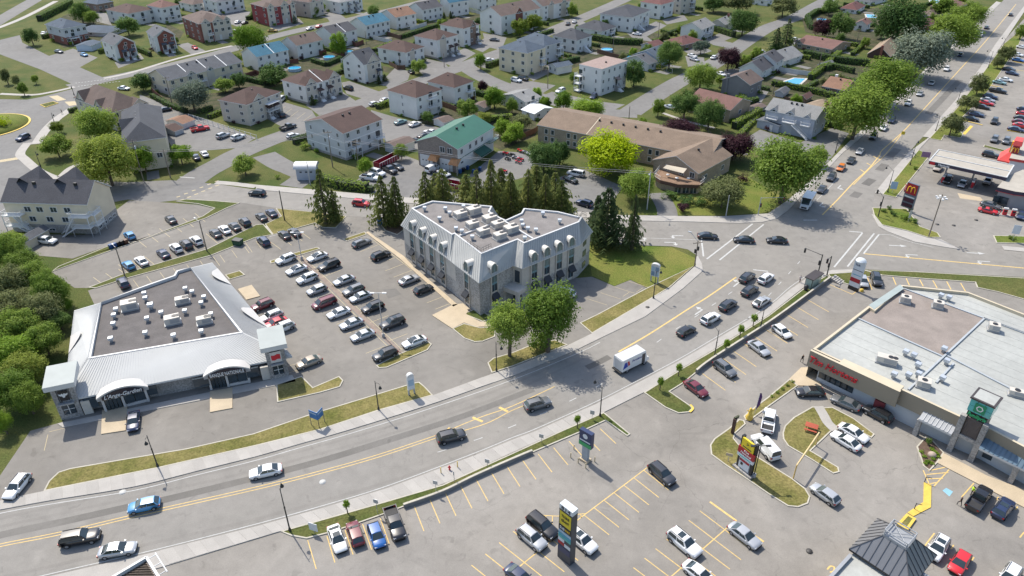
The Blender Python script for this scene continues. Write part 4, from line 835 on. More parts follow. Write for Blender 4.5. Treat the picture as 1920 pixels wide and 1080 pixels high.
def put(root,name,me,loc,rz,tilt=90):
 """mesh lying in its own XY plane, stood up on a wall whose outward normal is -Y turned by rz"""
 o=obj(name,me,root);o.location=loc;o.rotation_euler=(R_(tilt),0,rz);return o
_ac={}
def ac_mesh(lx,ly,lz):
 k=(lx,ly,lz)
 if k not in _ac:
  b=MB();b.box((0,0,0),(lx+.3,ly+.3,.2),m=1);b.box((0,0,.2),(lx,ly,lz));b.box((lx*.15,-ly/2-.02,.45),(lx*.6,.05,lz*.6),m=1);b.box((-lx/2-.02,0,.45),(.05,ly*.7,lz*.6),m=1)
  f=MB();f.lathe((0,0,0),[(.42,0),(.42,.06),(.1,.07)],14,0,False)
  _ac[k]=(b.mesh('rooftop_unit',[ACW,METAL]),f.mesh('fan',BLACK))
 return _ac[k]
ACW=mat('cream_painted_metal',(.52,.48,.42),.55,.08,.8)
vb=MB();vb.box((0,0,0),(.45,.45,.55),m=0);vb.box((0,0,.55),(.8,.8,.45),m=1,taper=.92);VENTM=vb.mesh('roof_vent',[METAL,mat('galvanised_vent',(.52,.55,.58),.4,.06,metal=.4)])
def ac(B,px,z,rz,size=(2.6,1.9,1.25),fans=2):
 size=tuple(round(k*.85,2)for k in size)
 p=at(*px,z+size[2]*.8);o=B.add('rooftop_unit',ac_mesh(*size)[0],(p.x,p.y,z),rz)
 for i in range(fans):
  f=obj('fan',ac_mesh(*size)[1],o);f.location=(size[0]*(.28 if fans>1 else 0)*(1 if i else .2)+(.3 if fans>1 else 0),0,size[2]+.2)
def vent(B,px,z,rz=0,k=1.0):
 p=at(*px,z+.8);o=B.add('roof_vent',VENTM,(p.x,p.y,z),rz);o.scale=(k,k,k)
MANS=mat('pale_ribbed_metal',(.37,.37,.35),.65,.06,.5);MANSR=mat('rib_metal',(.33,.335,.33),.6,.05)
ROOFG=mat('gravel_roof',(.19,.175,.165),.95,.14,.5,fine=.15);CAP=mat('white_cap_metal',(.52,.52,.51),.5,.04);PST=mat('pale_stone_panel',(.46,.43,.38),.85,.08,1.2,fine=.06)
GST=mat('grey_ashlar',(.32,.31,.29),.9,.2,.28,fine=.4);TEALG=mat('teal_spandrel',(.13,.24,.27),.3,.1)
OB=Bld('office_building','grey stone office block with pale ribbed mansard roof and arched dormers','office building',(900,594))
zt,ze=11.6,7.9
TP=[(771,391),(847,441),(852,439),(902,477),(970,450),(982,457),(1086,417),(1092,408),(1067,402),(1046,397),(982,391),(977,400),(948,413),(937,408),(918,397),(923,387),(811,377)]
EP=[(751,422),(843,488),(850,494),(898,531),(962,498),(979,504),(1088,459),(1112,434)]
T=[at(x,y,zt)for x,y in TP];n_=len(T)
off=inset(T,-1.5)
Ev=[at(x,y,ze)for x,y in EP]+[Vector((off[i].x,off[i].y,ze))for i in range(8,n_)]
W8=[Vector((p.x,p.y,0))for p in inset(Ev,.4)]
mb=MB();mb.prism([(p.x,p.y)for p in W8],0,3.6,1,bottom=False);mb.prism([(p.x,p.y)for p in W8],3.6,ze-.05,0,bottom=False);OB.part(mb,'wall',[PST,GST])
mb=MB()
q0,q1,q2=W8[2],W8[3],W8[4]
def proud(a,b,z0,z1,m,d=.04,B=OB,nm='stone_facing'):
 v=(b-a);v.z=0;L=v.length;v.normalize();nrm=Vector((v.y,-v.x,0))
 mb=MB();mb.face([a+nrm*d+Vector((0,0,z0)),b+nrm*d+Vector((0,0,z0)),b+nrm*d+Vector((0,0,z1)),a+nrm*d+Vector((0,0,z1))]);return B.part(mb,nm,m)
proud(q0,q1,3.6,ze-.1,GST);proud(q1,q2,3.6,ze-.1,GST)
mb=MB()
for i in range(n_):
 j=(i+1)%n_;mb.face([Ev[i],Ev[j],T[j],T[i]])
mb.face([(p.x,p.y,ze-.12)for p in Ev][::-1],1)
for i in range(n_):
 j=(i+1)%n_;mb.face([(Ev[i].x,Ev[i].y,ze-.12),(Ev[j].x,Ev[j].y,ze-.12),Ev[j],Ev[i]],1)
MR=OB.part(mb,'mansard_roof',[MANS,CAP])
mb=MB()
for i in range(n_):
 j=(i+1)%n_;L=(Ev[j]-Ev[i]).length;c=int(L/.62)
 nn=(Ev[j]-Ev[i]).cross(T[i]-Ev[i])
 if nn.length<1e-3:continue
 nn.normalize()
 for k in range(1,c):
  a=Ev[i].lerp(Ev[j],k/c);b=T[i].lerp(T[j],k/c);d=(Ev[j]-Ev[i]).normalized()*.035
  mb.raw([a-d,a+d,a+d+nn*.07,a-d+nn*.07,b-d,b+d,b+d+nn*.07,b-d+nn*.07],[(3,2,6,7),(1,5,6,2),(0,3,7,4)])
rb=OB.part(mb,'standing_seam',MANSR);rb['kind']='stuff'
mb=MB();mb.face([(p.x,p.y,zt-.25)for p in inset(T,.1)]);OB.part(mb,'roof',ROOFG)
ti=inset(T,.35);mb=MB()
for i in range(n_):
 j=(i+1)%n_;a,b,c,d=T[i],T[j],ti[j],ti[i]
 mb.face([(a.x,a.y,zt+.12),(b.x,b.y,zt+.12),(c.x,c.y,zt+.12),(d.x,d.y,zt+.12)]);mb.face([(a.x,a.y,zt-.02),(b.x,b.y,zt-.02),(b.x,b.y,zt+.12),(a.x,a.y,zt+.12)]);mb.face([(c.x,c.y,zt-.3),(d.x,d.y,zt-.3),(d.x,d.y,zt+.12),(c.x,c.y,zt+.12)])
OB.part(mb,'parapet',CAP)
mb=MB()
for a,b in[((857,443),(925,418)),((937,409),(999,447))]:
 p,q=at(*a,zt),at(*b,zt);d=q-p;mb.box(((p.x+q.x)/2,(p.y+q.y)/2,zt-.24),(d.length,.35,.3),math.atan2(d.y,d.x))
OB.part(mb,'parapet',CAP)
def dormer(B,a,b,t,stone_lo,zw=(3.7,6.2,8.2),top=9.5,awn=True,wd=1.5):
 v=(b-a);v.z=0;L=v.length;v.normalize();nrm=Vector((v.y,-v.x,0));rz=math.atan2(v.y,v.x);c=a+v*(L*t)
 w=wd/2;f=MB()
 def q(u,dn,z):return c+v*u+nrm*dn+Vector((0,0,z))
 for s_ in(-1,1):f.box(tuple(q(s_*(w+.1),.1,.3)),(.2,.34,top-.3),rz)
 f.box(tuple(q(0,.02,.3)),(wd,.16,top-.3),rz,1)
 N=8;ring=[(-(w+.1)*math.cos(math.pi*k/N),top+(w+.1)*math.sin(math.pi*k/N))for k in range(N+1)]
 dep=-2.2
 f.raw([q(u,.2,z)for u,z in ring]+[q(u,dep,z)for u,z in ring],[(k,k+1,N+2+k,N+1+k)for k in range(N)],2,True)
 rin=[(u*.78,top+(z-top)*.8)for u,z in ring];f.raw([q(u,.2,z)for u,z in ring]+[q(u,.2,z)for u,z in rin],[(k,N+1+k,N+2+k,k+1)for k in range(N)],2);f.raw([q(u,.14,z)for u,z in rin],[tuple(range(N+1))[::-1]],3)
 o=B.part(f,'dormer',[PST,PST,HOOD,PGL])
 for z0,hh in((.8,2.0),(4.1,1.5),(6.1,1.4),(8.0,2.0)):
  g=MB();g.box(tuple(q(0,.12,z0)),(wd-.1,.06,hh),rz,0);g.box(tuple(q(0,.16,z0)),(.07,.04,hh),rz,1);B.part(g,'window',[PGL if z0>5 else GLASS,TEALG])
 g=MB();g.box(tuple(q(0,.12,5.65)),(wd-.1,.05,.4),rz);g.box(tuple(q(0,.12,7.55)),(wd-.1,.05,.4),rz);B.part(g,'spandrel_panel',TEALG)
 if awn:
  g=MB();W_=w+.1
  g.raw([q(-W_,.15,3.7),q(W_,.15,3.7),q(W_,1.1,2.7),q(-W_,1.1,2.7),q(-W_,.15,2.7),q(W_,.15,2.7),q(W_,1.1,2.45),q(-W_,1.1,2.45)],[(0,3,2,1),(0,4,3),(1,2,5),(3,7,6,2)]);B.part(g,'awning',BLACK)
PGL=mat('reflection_tinted_glass',(.12,.16,.15),.15,.3,.6)  # reflections painted in as a paler glass colour for the upper panes
HOOD=mat('cream_hood',(.60,.57,.51),.6,.06,1)
for t in(.2,.41,.62,.83):dormer(OB,W8[0],W8[1],t,0)
dormer(OB,W8[2],W8[3],.5,0);dormer(OB,W8[3],W8[4],.42,0)
for t in(.2,.42,.64,.86):dormer(OB,W8[5],W8[6],t,0)
v=(W8[7]-W8[6]).normalized();nrm=Vector((v.y,-v.x,0))
for z0 in(.9,3.7,6.2):
 g=MB();c=W8[6].lerp(W8[7],.5);g.box((c.x,c.y,z0),(1.5,.3,1.3),math.atan2(v.y,v.x));OB.part(g,'window',mat('yellowish_glass',(.16,.17,.10),.1,.2))
a,b=W8[4],W8[5];v=(b-a);L=v.length;v.normalize();nrm=Vector((v.y,-v.x,0));rz=math.atan2(v.y,v.x);c=a.lerp(b,.5)+nrm*1.4
g=MB();g.box((c.x,c.y,3.0),(L+2.2,2.8,.9),rz);
for s_ in(-1,1):k=c+v*(s_*(L/2+.6))+nrm*.9;g.box((k.x,k.y,0),(.7,.7,3.0),rz)
OB.part(g,'entrance_porch',PST);g=MB();k=a.lerp(b,.5)+nrm*.08;g.box((k.x,k.y,.1),(L*.8,.1,2.7),rz);OB.part(g,'door',GLASS);g=MB();g.box((k.x,k.y,4.2),(L*.5,.1,2.6),rz);OB.part(g,'window',GLASS)
for p,s_ in[((863,400),(3,2.1,1.4)),((888,392),(3.4,2.2,1.6)),((885.5,419),(2.8,2.0,1.4)),((918,408),(3.2,2.2,1.5)),((905.5,432),(2.8,1.9,1.3)),((933,419),(2.8,1.9,1.2)),((958,427),(3.2,2.2,1.4)),((937,440),(2.8,1.9,1.3))]:ac(OB,p,zt-.24,.6,s_)
for p in[(796,389),(835,390),(843,398),(824,408),(855,427),(866,432),(885.5,443),(978,413),(980,421),(990,427),(1005,430),(984,445),(1018,399),(1049.5,412.6),(869,386)]:vent(OB,p,zt-.24)
g=MB()
for a_,b_ in[((876,457),(902,474)),((902,474),(921,465)),((1084,414),(1092,404)),((1092,404),(1100,408))]:
 p,q=at(*a_,zt),at(*b_,zt)
 for z0 in(.5,1.0):g.tube(p+Vector((0,0,z0)),q+Vector((0,0,z0)),.035,n=4)
 for k in range(5):r_=p.lerp(q,k/4);g.tube(r_,r_+Vector((0,0,1.0)),.03,n=4)
OB.part(g,'roof_railing',BLACK)
BK=Bld('bank_building','low commercial building with white metal skirt roof, two corner towers and arched shop fronts','bank building',(295,757))
ze,zt=3.4,5.6
WM=mat('white_ribbed_metal',(.43,.435,.42),.7,.04,.4);WMR=mat('white_rib',(.42,.42,.42),.6,.03)
D4=[at(x,y,zt)for x,y in[(166,673),(456,624),(357,502),(357,502),(331,508),(326,517),(277,534),(190,567),(190,567)]]
E4=[at(x,y,ze)for x,y in[(118,752),(548,668),(398,492)]]+[Vector((p.x,p.y,ze))for p in D4[3:8]]+[at(139,582,ze)]
W4=inset(E4,.9)
mb=MB();mb.prism([(p.x,p.y)for p in W4],0,ze-.05,0,bottom=False);BK.part(mb,'wall',mat('grey_stone_wall',(.25,.24,.23),.9,.2,.3,fine=.4))
n_=len(D4);mb=MB()
for i in range(n_):
 j=(i+1)%n_;mb.face([E4[i],E4[j],D4[j],D4[i]])
 mb.face([(E4[i].x,E4[i].y,ze-.3),(E4[j].x,E4[j].y,ze-.3),E4[j],E4[i]],1)
mb.face([(p.x,p.y,ze-.3)for p in E4][::-1],1);BK.part(mb,'metal_roof',[WM,CAP])
mb=MB()
for i in(0,1,8):
 j=(i+1)%n_;L=(E4[j]-E4[i]).length;c=int(L/.5);nn=(E4[j]-E4[i]).cross(D4[i]-E4[i]).normalized()
 for k in range(1,c):
  a=E4[i].lerp(E4[j],k/c);b=D4[i].lerp(D4[j],k/c);d=(E4[j]-E4[i]).normalized()*.03
  mb.raw([a-d,a+d,a+d+nn*.06,a-d+nn*.06,b-d,b+d,b+d+nn*.06,b-d+nn*.06],[(3,2,6,7),(1,5,6,2),(0,3,7,4)])
BK.part(mb,'standing_seam',WMR)['kind']='stuff'
di=inset(D4,.35);mb=MB();mb.face([(p.x,p.y,zt-.5)for p in inset(D4,.1)]);BK.part(mb,'roof',mat('dark_gravel_roof',(.115,.105,.10),.95,.14,.5,fine=.15))
mb=MB()
for i in range(n_):
 j=(i+1)%n_;a,b,c,d=D4[i],D4[j],di[j],di[i]
 mb.face([(a.x,a.y,zt+.1),(b.x,b.y,zt+.1),(c.x,c.y,zt+.1),(d.x,d.y,zt+.1)]);mb.face([(a.x,a.y,zt-.05),(b.x,b.y,zt-.05),(b.x,b.y,zt+.1),(a.x,a.y,zt+.1)]);mb.face([(c.x,c.y,zt-.5),(d.x,d.y,zt-.5),(d.x,d.y,zt+.1),(c.x,c.y,zt+.1)])
BK.part(mb,'parapet',CAP)
fr=math.atan2((W4[1]-W4[0]).y,(W4[1]-W4[0]).x)
for p,s_ in[((241,569),(3.2,2.2,1.7)),((341,561),(2.8,1.6,1.2)),((322,597),(3,1.9,1.5)),((382,598),(2.9,1.5,1.4))]:ac(BK,p,zt-.5,fr+.1,s_)
for p in[(270,549),(272,558),(217,579),(213,590),(212,606),(207,634),(275,596),(302,585),(272,623),(325,628),(377,620),(377,567),(382,556),(346,582),(360,546),(347,540),(395,588)]:vent(BK,p,zt-.5,.3)
vent(BK,(282,573),zt-.5,.3,1.3)
def tower(px_base_l,px_base_r,zt_,dep,label):
 a,b=at(*px_base_l),at(*px_base_r);v=b-a;L=v.length;v.normalize();rz=math.atan2(v.y,v.x);nb=Vector((-v.y,v.x,0))
 def q(u,d,z):return a+v*u+nb*d+Vector((0,0,z))
 f=MB()
 for u in(.35,L-.35):f.box(tuple(q(u,.35,0)),(.7,.7,zt_-1.0),rz)
 f.box(tuple(q(L/2,dep/2+.2,0)),(L-.5,dep-.4,zt_-1.0),rz)
 f.box(tuple(q(L/2,.12,0)),(L-1.2,.3,.9),rz)
 BK.part(f,'tower',mat('grey_stone_wall',(0,0,0)))
 f=MB();f.box(tuple(q(L/2,dep/2,zt_-1.0)),(L+1.2,dep+1.2,.9),rz,0);f.face([q(-.6,-.6,zt_-.1),q(L+.6,-.6,zt_-.1),q(L+.6,dep+.6,zt_+.35),q(-.6,dep+.6,zt_+.35)],1)
 f.face([q(-.6,dep+.6,zt_-.1),q(-.6,-.6,zt_-.1),q(-.6,dep+.6,zt_+.35)],0);f.face([q(L+.6,-.6,zt_-.1),q(L+.6,dep+.6,zt_-.1),q(L+.6,dep+.6,zt_+.35)],0)
 BK.part(f,'tower_roof',[CAP,mat('grey_green_membrane',(.27,.30,.29),.6,.06)])
 w=MB();w.box(tuple(q(L/2,-.02,1.0)),(L-1.6,.06,2.0),rz);wo=BK.part(w,'window',GLASS)
 w=MB();w.box(tuple(q(L/2,-.07,1.0)),(.08,.05,2.0),rz);w.box(tuple(q(L/2,-.08,1.9)),(L-1.6,.04,.08),rz);BK.part(w,'mullion',TRIM)
 w=MB();w.box(tuple(q(L/2,-.25,3.1)),(L-1.0,.6,.25),rz);BK.part(w,'canopy',METAL)
 return a,v,nb,L,rz,q
a,v,nb,L,rz,q=tower((116,788),(158,779),7.3,4.2,'')
w=MB();w.box(tuple(q(L/2,-.05,3.7)),(L-2.0,.12,1.9),rz);sg=BK.part(w,'sign',BLACK)
dv=MB();P2=[(-.9,.5),(-.45,.35),(-.2,.55),(0,.3),(.2,.55),(.45,.35),(.9,.5),(.65,0),(.3,-.1),(.15,-.5),(-.15,-.5),(-.3,-.1),(-.65,0)]
dv.face([q(L/2+x*.8,-.125,4.75+y_*.8)for x,y_ in P2][::-1][::-1]);BK.part(dv,'emblem',TRIM)
a,v,nb,L,rz,q=tower((508,713),(543,705),7.3,4.4,'')
w=MB();w.box(tuple(q(L/2,-.05,3.5)),(L-1.3,.1,2.2),rz);BK.part(w,'sign',mat('pale_sign_panel',(.5,.48,.45),.6,.05))
RED=mat('sign_red',(.50,.018,.03),.5,.08)
dv=MB();dv.face([q(L/2+x,-.115,4.6+z)for x,z in[(-.75,-.5),(-.25,-.62),(.2,-.4),(.75,-.5),(.75,.5),(.25,.62),(-.2,.4),(-.75,.5)]]);BK.part(dv,'emblem',RED)
def shopfront(px0,px1,sign,ts,doors_left=True,sh=0.0,extra=None):
 a,b=at(*px0),at(*px1);v=b-a;L=v.length;v.normalize();rz=math.atan2(v.y,v.x);nb=Vector((-v.y,v.x,0))
 def q(u,d,z):return a+v*u+nb*d+Vector((0,0,z))
 f=MB()
 for u in(.15,L*.45,L-.15):f.box(tuple(q(u,.2,0)),(.35,.6,3.0),rz)
 f.box(tuple(q(L/2,.2,2.4)),(L+.2,.7,.3),rz);f.box(tuple(q(L*.73,.2,0)),(L*.5,.4,.5),rz);BK.part(f,'entrance_frame',mat('pale_frame',(.44,.43,.42),.7,.05))
 N=12;H=1.6;ring=[(-.5+(L+1.0)*k/N,3.05+H*(1-(2*k/N-1)**2)*.75)for k in range(N+1)]
 f=MB();f.raw([q(u,-.5,z+.25)for u,z in ring]+[q(u,1.5,z+.25)for u,z in ring],[(k,k+1,N+2+k,N+1+k)for k in range(N)],0,True)
 f.raw([q(u,-.5,z+.25)for u,z in ring]+[q(u,-.5,z)for u,z in ring],[(k,N+1+k,N+2+k,k+1)for k in range(N)],0);BK.part(f,'arched_canopy',mat('white_canopy',(.55,.53,.50),.5,.04))
 f=MB();f.raw([q(u,-.35,z)for u,z in ring]+[q(u,-.35,2.6)for u,z in ring],[(k,N+1+k,N+2+k,k+1)for k in range(N)],0);BK.part(f,'gable_panel',METAL)
 f=MB();r2=[(L*.04+L*.92*k/N,3.15+H*(1-(2*k/N-1)**2)*.55+.12)for k in range(N+1)]
 f.raw([q(u,-.56,z)for u,z in r2]+[q(u,-.56,2.72)for u,z in r2],[(k,N+1+k,N+2+k,k+1)for k in range(N)],0);sg=BK.part(f,'sign',mat('black_sign_panel',(.012,.012,.025),.4,.1))
 t=text_mesh(sign,ts,TRIM,.03,sh,.012,width=L*.84);put(BK.root,'lettering',t,q(L/2,-.62,3.2)-BK.p,rz)
 if False:put(BK.root,'lettering',text_mesh(extra,ts*.4,TRIM,.02),q(L/2,-.48,4.2)-BK.p,rz)
 for i in range(4):d=MB();d.box(tuple(q(L*(.08+.085*i)+.15,.1,.1)),(L*.07,.12,2.45),rz);BK.part(d,'door',GLASS)
 for i in range(2):d=MB();d.box(tuple(q(L*(.59+.24*i),.05,.7)),(L*.22,.1,1.9),rz);BK.part(d,'window',GLASS)
shopfront((198,773),(281,752),"L'Ange-Gardien",1.0,sh=.35)
shopfront((395,731),(470,717),'BANQUE NATIONALE',.98)
for px,wd in[((178,774),2.0),((288,750),1.9),((382,735),2.4),((478,716),2.0)]:
 p=at(*px);g=MB();g.box((p.x,p.y+.05,1.2),(wd,.35,1.8),fr);BK.part(g,'window',GLASS)
for px in[(500,712),(168,776)]:p=at(*px);g=MB();g.box((p.x,p.y+.1,.1),(1.3,.5,2.7),fr);BK.part(g,'panel',PST)
for i,t0 in((8,.42),(1,.36),(1,.82)):
 j=(i+1)%n_;a,b=E4[i],E4[j];nn=(b-a).cross(D4[i]-a).normalized();up=(D4[i].lerp(D4[j],t0)-a.lerp(b,t0))
 pts=[]
 for k in range(13):s_=k/12;pts.append(a.lerp(b,t0+(s_-.5)*.2)+up*(.5*math.sin(math.pi*s_))+nn*(.08+.5*math.sin(math.pi*s_)))
 base=[a.lerp(b,t0+(k/12-.5)*.2)+nn*.08 for k in range(13)]
 g=MB();g.raw(pts+base,[(13+k,14+k,k+1,k)for k in range(12)],0,True);BK.part(g,'arched_canopy',mat('white_canopy',(0,0,0)))
TH=Bld('shopping_building','flat-roofed beige shopping building with red coffee-shop sign and glass pharmacy tower','shop building',(1537,712))
zr=6.0
MEM=mat('pale_roof_membrane',(.34,.345,.32),.7,.13,.1,fine=.07);BEI=mat('taupe_cladding',(.255,.22,.165),.8,.04,.3);BEIL=mat('beige_cap',(.50,.43,.31),.7,.05);PINKG=mat('brown_roof_gravel',(.235,.20,.175),.95,.14,.4,fine=.12)
OUT=[(1524,654),(1691,731),(1803,783),(1859,806),(1935,846),(2200,990),(2250,640),(1920,588),(1815,547),(1690,534),(1639,579),(1629,573)]
O6=[at(x,y,zr)for x,y in OUT];n_=len(O6)
mb=MB();Wd=inset(O6,.5);Wd[0]=Wd[0]+(O6[1]-O6[0]).normalized()*1.2
fd=(O6[1]-O6[0]).normalized();fn=Vector((fd.y,-fd.x,0));frz=math.atan2(fd.y,fd.x)
for i in range(0,6):Wd[i]=Wd[i]+fn*.15
mb.prism([(p.x,p.y)for p in Wd],0,zr-.75,0,bottom=False);TH.part(mb,'wall',mat('pale_grey_stucco',(.42,.44,.45),.8,.05,.3))
mb=MB();i6=inset(O6,.4)
for i in range(n_):
 j=(i+1)%n_;a,b,c,d=O6[i],O6[j],i6[j],i6[i]
 zb=3.1 if i in(0,1,2,3,4)else 0.0
 if i in(8,9):pass
 mb.face([(a.x,a.y,zb),(b.x,b.y,zb),(b.x,b.y,zr),(a.x,a.y,zr)],0);mb.face([(a.x,a.y,zr),(b.x,b.y,zr),(c.x,c.y,zr),(d.x,d.y,zr)],1);mb.face([(c.x,c.y,zr-.6),(d.x,d.y,zr-.6),(d.x,d.y,zr),(c.x,c.y,zr)],1)
 if zb:mb.face([(a.x,a.y,zb),(Wd[i].x,Wd[i].y,zb),(Wd[j].x,Wd[j].y,zb),(b.x,b.y,zb)],0)
TH.part(mb,'parapet',[BEI,BEIL])
mb=MB();mb.face([(p.x,p.y,zr-.55)for p in inset(O6,.2)]);TH.part(mb,'roof',MEM)
g=MB();g.face([at(x,y,zr-.5)for x,y in[(1605,597),(1767,670),(1846,598),(1690,541),(1640,580),(1628,578)]]);TH.part(g,'gravel_roof',PINKG)
g=MB();g.face([at(x,y,zr+.03)for x,y in[(1629,572),(1639,580),(1695,541),(1688,533)]]);TH.part(g,'parapet',mat('grey_green_cap',(.30,.345,.33),.6,.06))
a,b=at(1523,654,zr+.12),at(1691,731,zr+.12);L=(b-a).length
g=MB();c=(a+b)/2+fn*.45;g.box((c.x,c.y,3.0),(L,.5,zr+.12-3.0),frz,0,1);TH.part(g,'fascia',[BEI,BEIL])
g=MB();c=a.lerp(b,.66)-fn*.5;g.box((c.x,c.y,zr-.5),(L*.66,1.5,.6),frz,1,1);TH.part(g,'parapet',[BEI,BEIL])
t=text_mesh('Tim Hortons',1.7,RED,.08,.3,.03,width=8.2);c=a.lerp(b,.285)+fn*.8;put(TH.root,'lettering',t,Vector((c.x,c.y,4.55))-TH.p,frz)
for k in range(6):
 u=L*(.06+.058*k+(.022 if k>2 else 0))+1.3;c=Vector((Wd[0].x,Wd[0].y,0))+fd*(u-1.3)+fn*.05;g=MB();g.box((c.x,c.y,.95),(1.35,.14,1.75),frz);TH.part(g,'window',GLASS)
g=MB();c=Wd[0].lerp(Wd[1],.82)+fn*.3;g.box((c.x,c.y,.9),(1.6,.6,1.4),frz);TH.part(g,'drive_through_window',mat('dark_red_panel',(.18,.03,.035),.5))
mb=MB()
for p_,q_ in[((1605,596),(1767,669)),((1703,731),(1846,597)),((1690,540),(1920,625)),((1776,668),(1896,730)),((1755,718),(1788,682)),((1846,597),(1930,628))]:
 A_,B_=at(*p_,zr-.5),at(*q_,zr-.5);d=B_-A_;c=(A_+B_)/2;mb.box((c.x,c.y,zr-.54),(d.length,.3,.22),math.atan2(d.y,d.x))
TH.part(mb,'roof_kerb',mat('blue_grey_flashing',(.36,.385,.40),.5,.05))
for p,s_,f_ in[((1699,559),(2.0,1.6,1.4),1),((1760,569),(2.0,1.6,1.3),1),((1865,611),(2.0,1.7,1.3),1),((1664,672),(3.6,1.6,1.3),2),((1733,716),(2.2,1.8,1.3),1),((1907,735),(2.4,1.2,1.0),1)]:ac(TH,p,zr-.5,frz+.35,s_,f_)
for p in[(1699,659),(1714,665),(1722,683),(1677,701),(1704,702),(1723,700),(1776,676),(1768,708),(1771,653),(1765,553),(1780,557)]:vent(TH,p,zr-.5,frz,1.1)
g=MB();P6=[(p.x,p.y)for p in inset(O6,.6)];fb=-fn
for k in range(2,26):
 run=None
 for s_ in range(0,160):
  p=Vector((O6[0].x,O6[0].y,0))+fb*(k*2.4)+fd*(s_*.5-2);ok=inside((p.x,p.y),P6)
  if ok and run is None:run=p
  if run is not None and(not ok or s_==159):
   c=(run+p)/2;g.box((c.x,c.y,zr-.55),((p-run).length,.05,.02),frz);run=None
o=TH.part(g,'membrane_seam',mat('seam_grey',(.29,.295,.275),.7,.05));o['kind']='stuff'
BRN=mat('dark_brown_metal',(.05,.04,.038),.5,.1);LOUV=mat('brown_louvre',(.13,.105,.095),.6,.08);GRN=mat('sign_green',(.01,.22,.10),.5,.05);GGL=mat('green_glass',(.09,.40,.38),.12,.15,.5)
p0,p1=at(1780,852),at(1814,871)
zt9=10.4
c0,c1,c2,c3=[at(x,y,zt9)for x,y in[(1822.4,744),(1865,763),(1881.5,748),(1838.7,727.5)]]
fx=(c1-c0);TL=fx.length;fx.normalize();trz=math.atan2(fx.y,fx.x);tb=Vector((-fx.y,fx.x,0));TD=max(3.0,(c2-c1).length)
def tq(u,d,z):return Vector((c0.x,c0.y,0))+fx*u+tb*d+Vector((0,0,z))
g=MB();g.box(tuple(tq(TL/2,TD/2,3.6)),(TL-.3,TD-.3,6.5),trz,0);TH.part(g,'tower',BRN)
g=MB();g.box(tuple(tq(TL/2,TD/2,zt9-.25)),(TL+.3,TD+.3,.25),trz,0);TH.part(g,'tower_roof',BRN)
g=MB();g.face([tq(.15,.15,zt9+.02),tq(TL-.15,.15,zt9+.02),tq(TL-.15,TD-.15,zt9+.02),tq(.15,TD-.15,zt9+.02)]);TH.part(g,'tower_roof',MEM)
for i in range(3):
 for r in range(2):g=MB();g.box(tuple(tq(TL*(i+.5)/3,.06,8.05+r*1.05)),(TL/3-.06,.2,.99),trz);TH.part(g,'glass_panel',GGL)
 g=MB();g.box(tuple(tq(TL-.05,TD*(i+.5)/3,8.05)),(.2,TD/3-.06,2.0),trz);TH.part(g,'glass_panel',GGL)
g=MB();g.box(tuple(tq(TL*.5,-.08,8.3)),(1.5,.08,1.5),trz);TH.part(g,'sign',GRN)
g=MB();hx=[tq(TL*.5+.5*math.cos(R_(60*k)),-.13,9.05+.5*math.sin(R_(60*k)))for k in range(6)];hy=[tq(TL*.5+.33*math.cos(R_(60*k)),-.13,9.05+.33*math.sin(R_(60*k)))for k in range(6)]
g.raw(hx+hy,[(k,(k+1)%6,6+(k+1)%6,6+k)for k in range(6)]);TH.part(g,'emblem',TRIM)
t=text_mesh('Familiprix',.85,mat('bright_sign_green',(.02,.40,.15),.5),.05,.2,.02,width=TL*.85);put(TH.root,'lettering',t,tq(TL*.5,-.1,7.55)-TH.p,trz)
for k in range(15):g=MB();g.box(tuple(tq(TL/2,.02,3.75+k*.22)),(TL-1.0,.34,.13),trz);TH.part(g,'louvre',LOUV)
for u in(.0,TL):g=MB();g.box(tuple(tq(u,-.1,0)),(.75,.8,7.1),trz);TH.part(g,'stone_pillar',STONE)
g=MB();g.box(tuple(tq(TL/2,-.05,3.1)),(TL-.75,.6,.6),trz);TH.part(g,'lintel',STONE);g=MB();g.box(tuple(tq(TL/2,1.6,.1)),(TL-.8,.2,2.9),trz);TH.part(g,'door',GLASS)
def lean_roof(u0,u1,m,rib,nm='canopy_roof'):
 g=MB();g.face([tq(u0,-.9,3.35),tq(u1,-.9,3.35),tq(u1,1.3,4.6),tq(u0,1.3,4.6)]);g.face([tq(u0,-.9,3.0),tq(u1,-.9,3.0),tq(u1,-.9,3.35),tq(u0,-.9,3.35)],1);g.face([tq(u0,-.9,3.0),tq(u0,-.9,3.35),tq(u0,1.3,4.6),tq(u0,1.3,3.0)],1);TH.part(g,nm,[m,CAP])
 c=int((u1-u0)/.6);g=MB()
 for k in range(1,c):
  u=u0+(u1-u0)*k/c;g.raw([tq(u-.04,-.9,3.35),tq(u+.04,-.9,3.35),tq(u+.04,-.9,3.45),tq(u-.04,-.9,3.45),tq(u-.04,1.3,4.6),tq(u+.04,1.3,4.6),tq(u+.04,1.3,4.7),tq(u-.04,1.3,4.7)],[(3,2,6,7),(1,5,6,2),(0,3,7,4)])
 TH.part(g,'standing_seam',rib)
lean_roof(-5.2,-.4,METAL,CAP);lean_roof(TL+.4,TL+14,mat('blue_metal_roof',(.11,.17,.22),.4,.06,metal=.3),mat('blue_rib',(.08,.13,.17),.4))
for u in(-5.0,TL+5.5,TL+11):g=MB();g.box(tuple(tq(u,-.6,0)),(.7,.7,3.1),trz);TH.part(g,'stone_pillar',STONE)
for u,wd in((-2.8,4),(TL+3,4.2),(TL+8.2,4.2),(TL+13,3)):g=MB();g.box(tuple(tq(u,1.15,.7)),(wd,.3,1.9),trz);TH.part(g,'window',GLASS)
CS=Bld('corner_shop','dark ribbed pyramid roof with square lantern on a flat-roofed corner shop','shop building',(1640,1040))
zb,zc=5.2,7.9
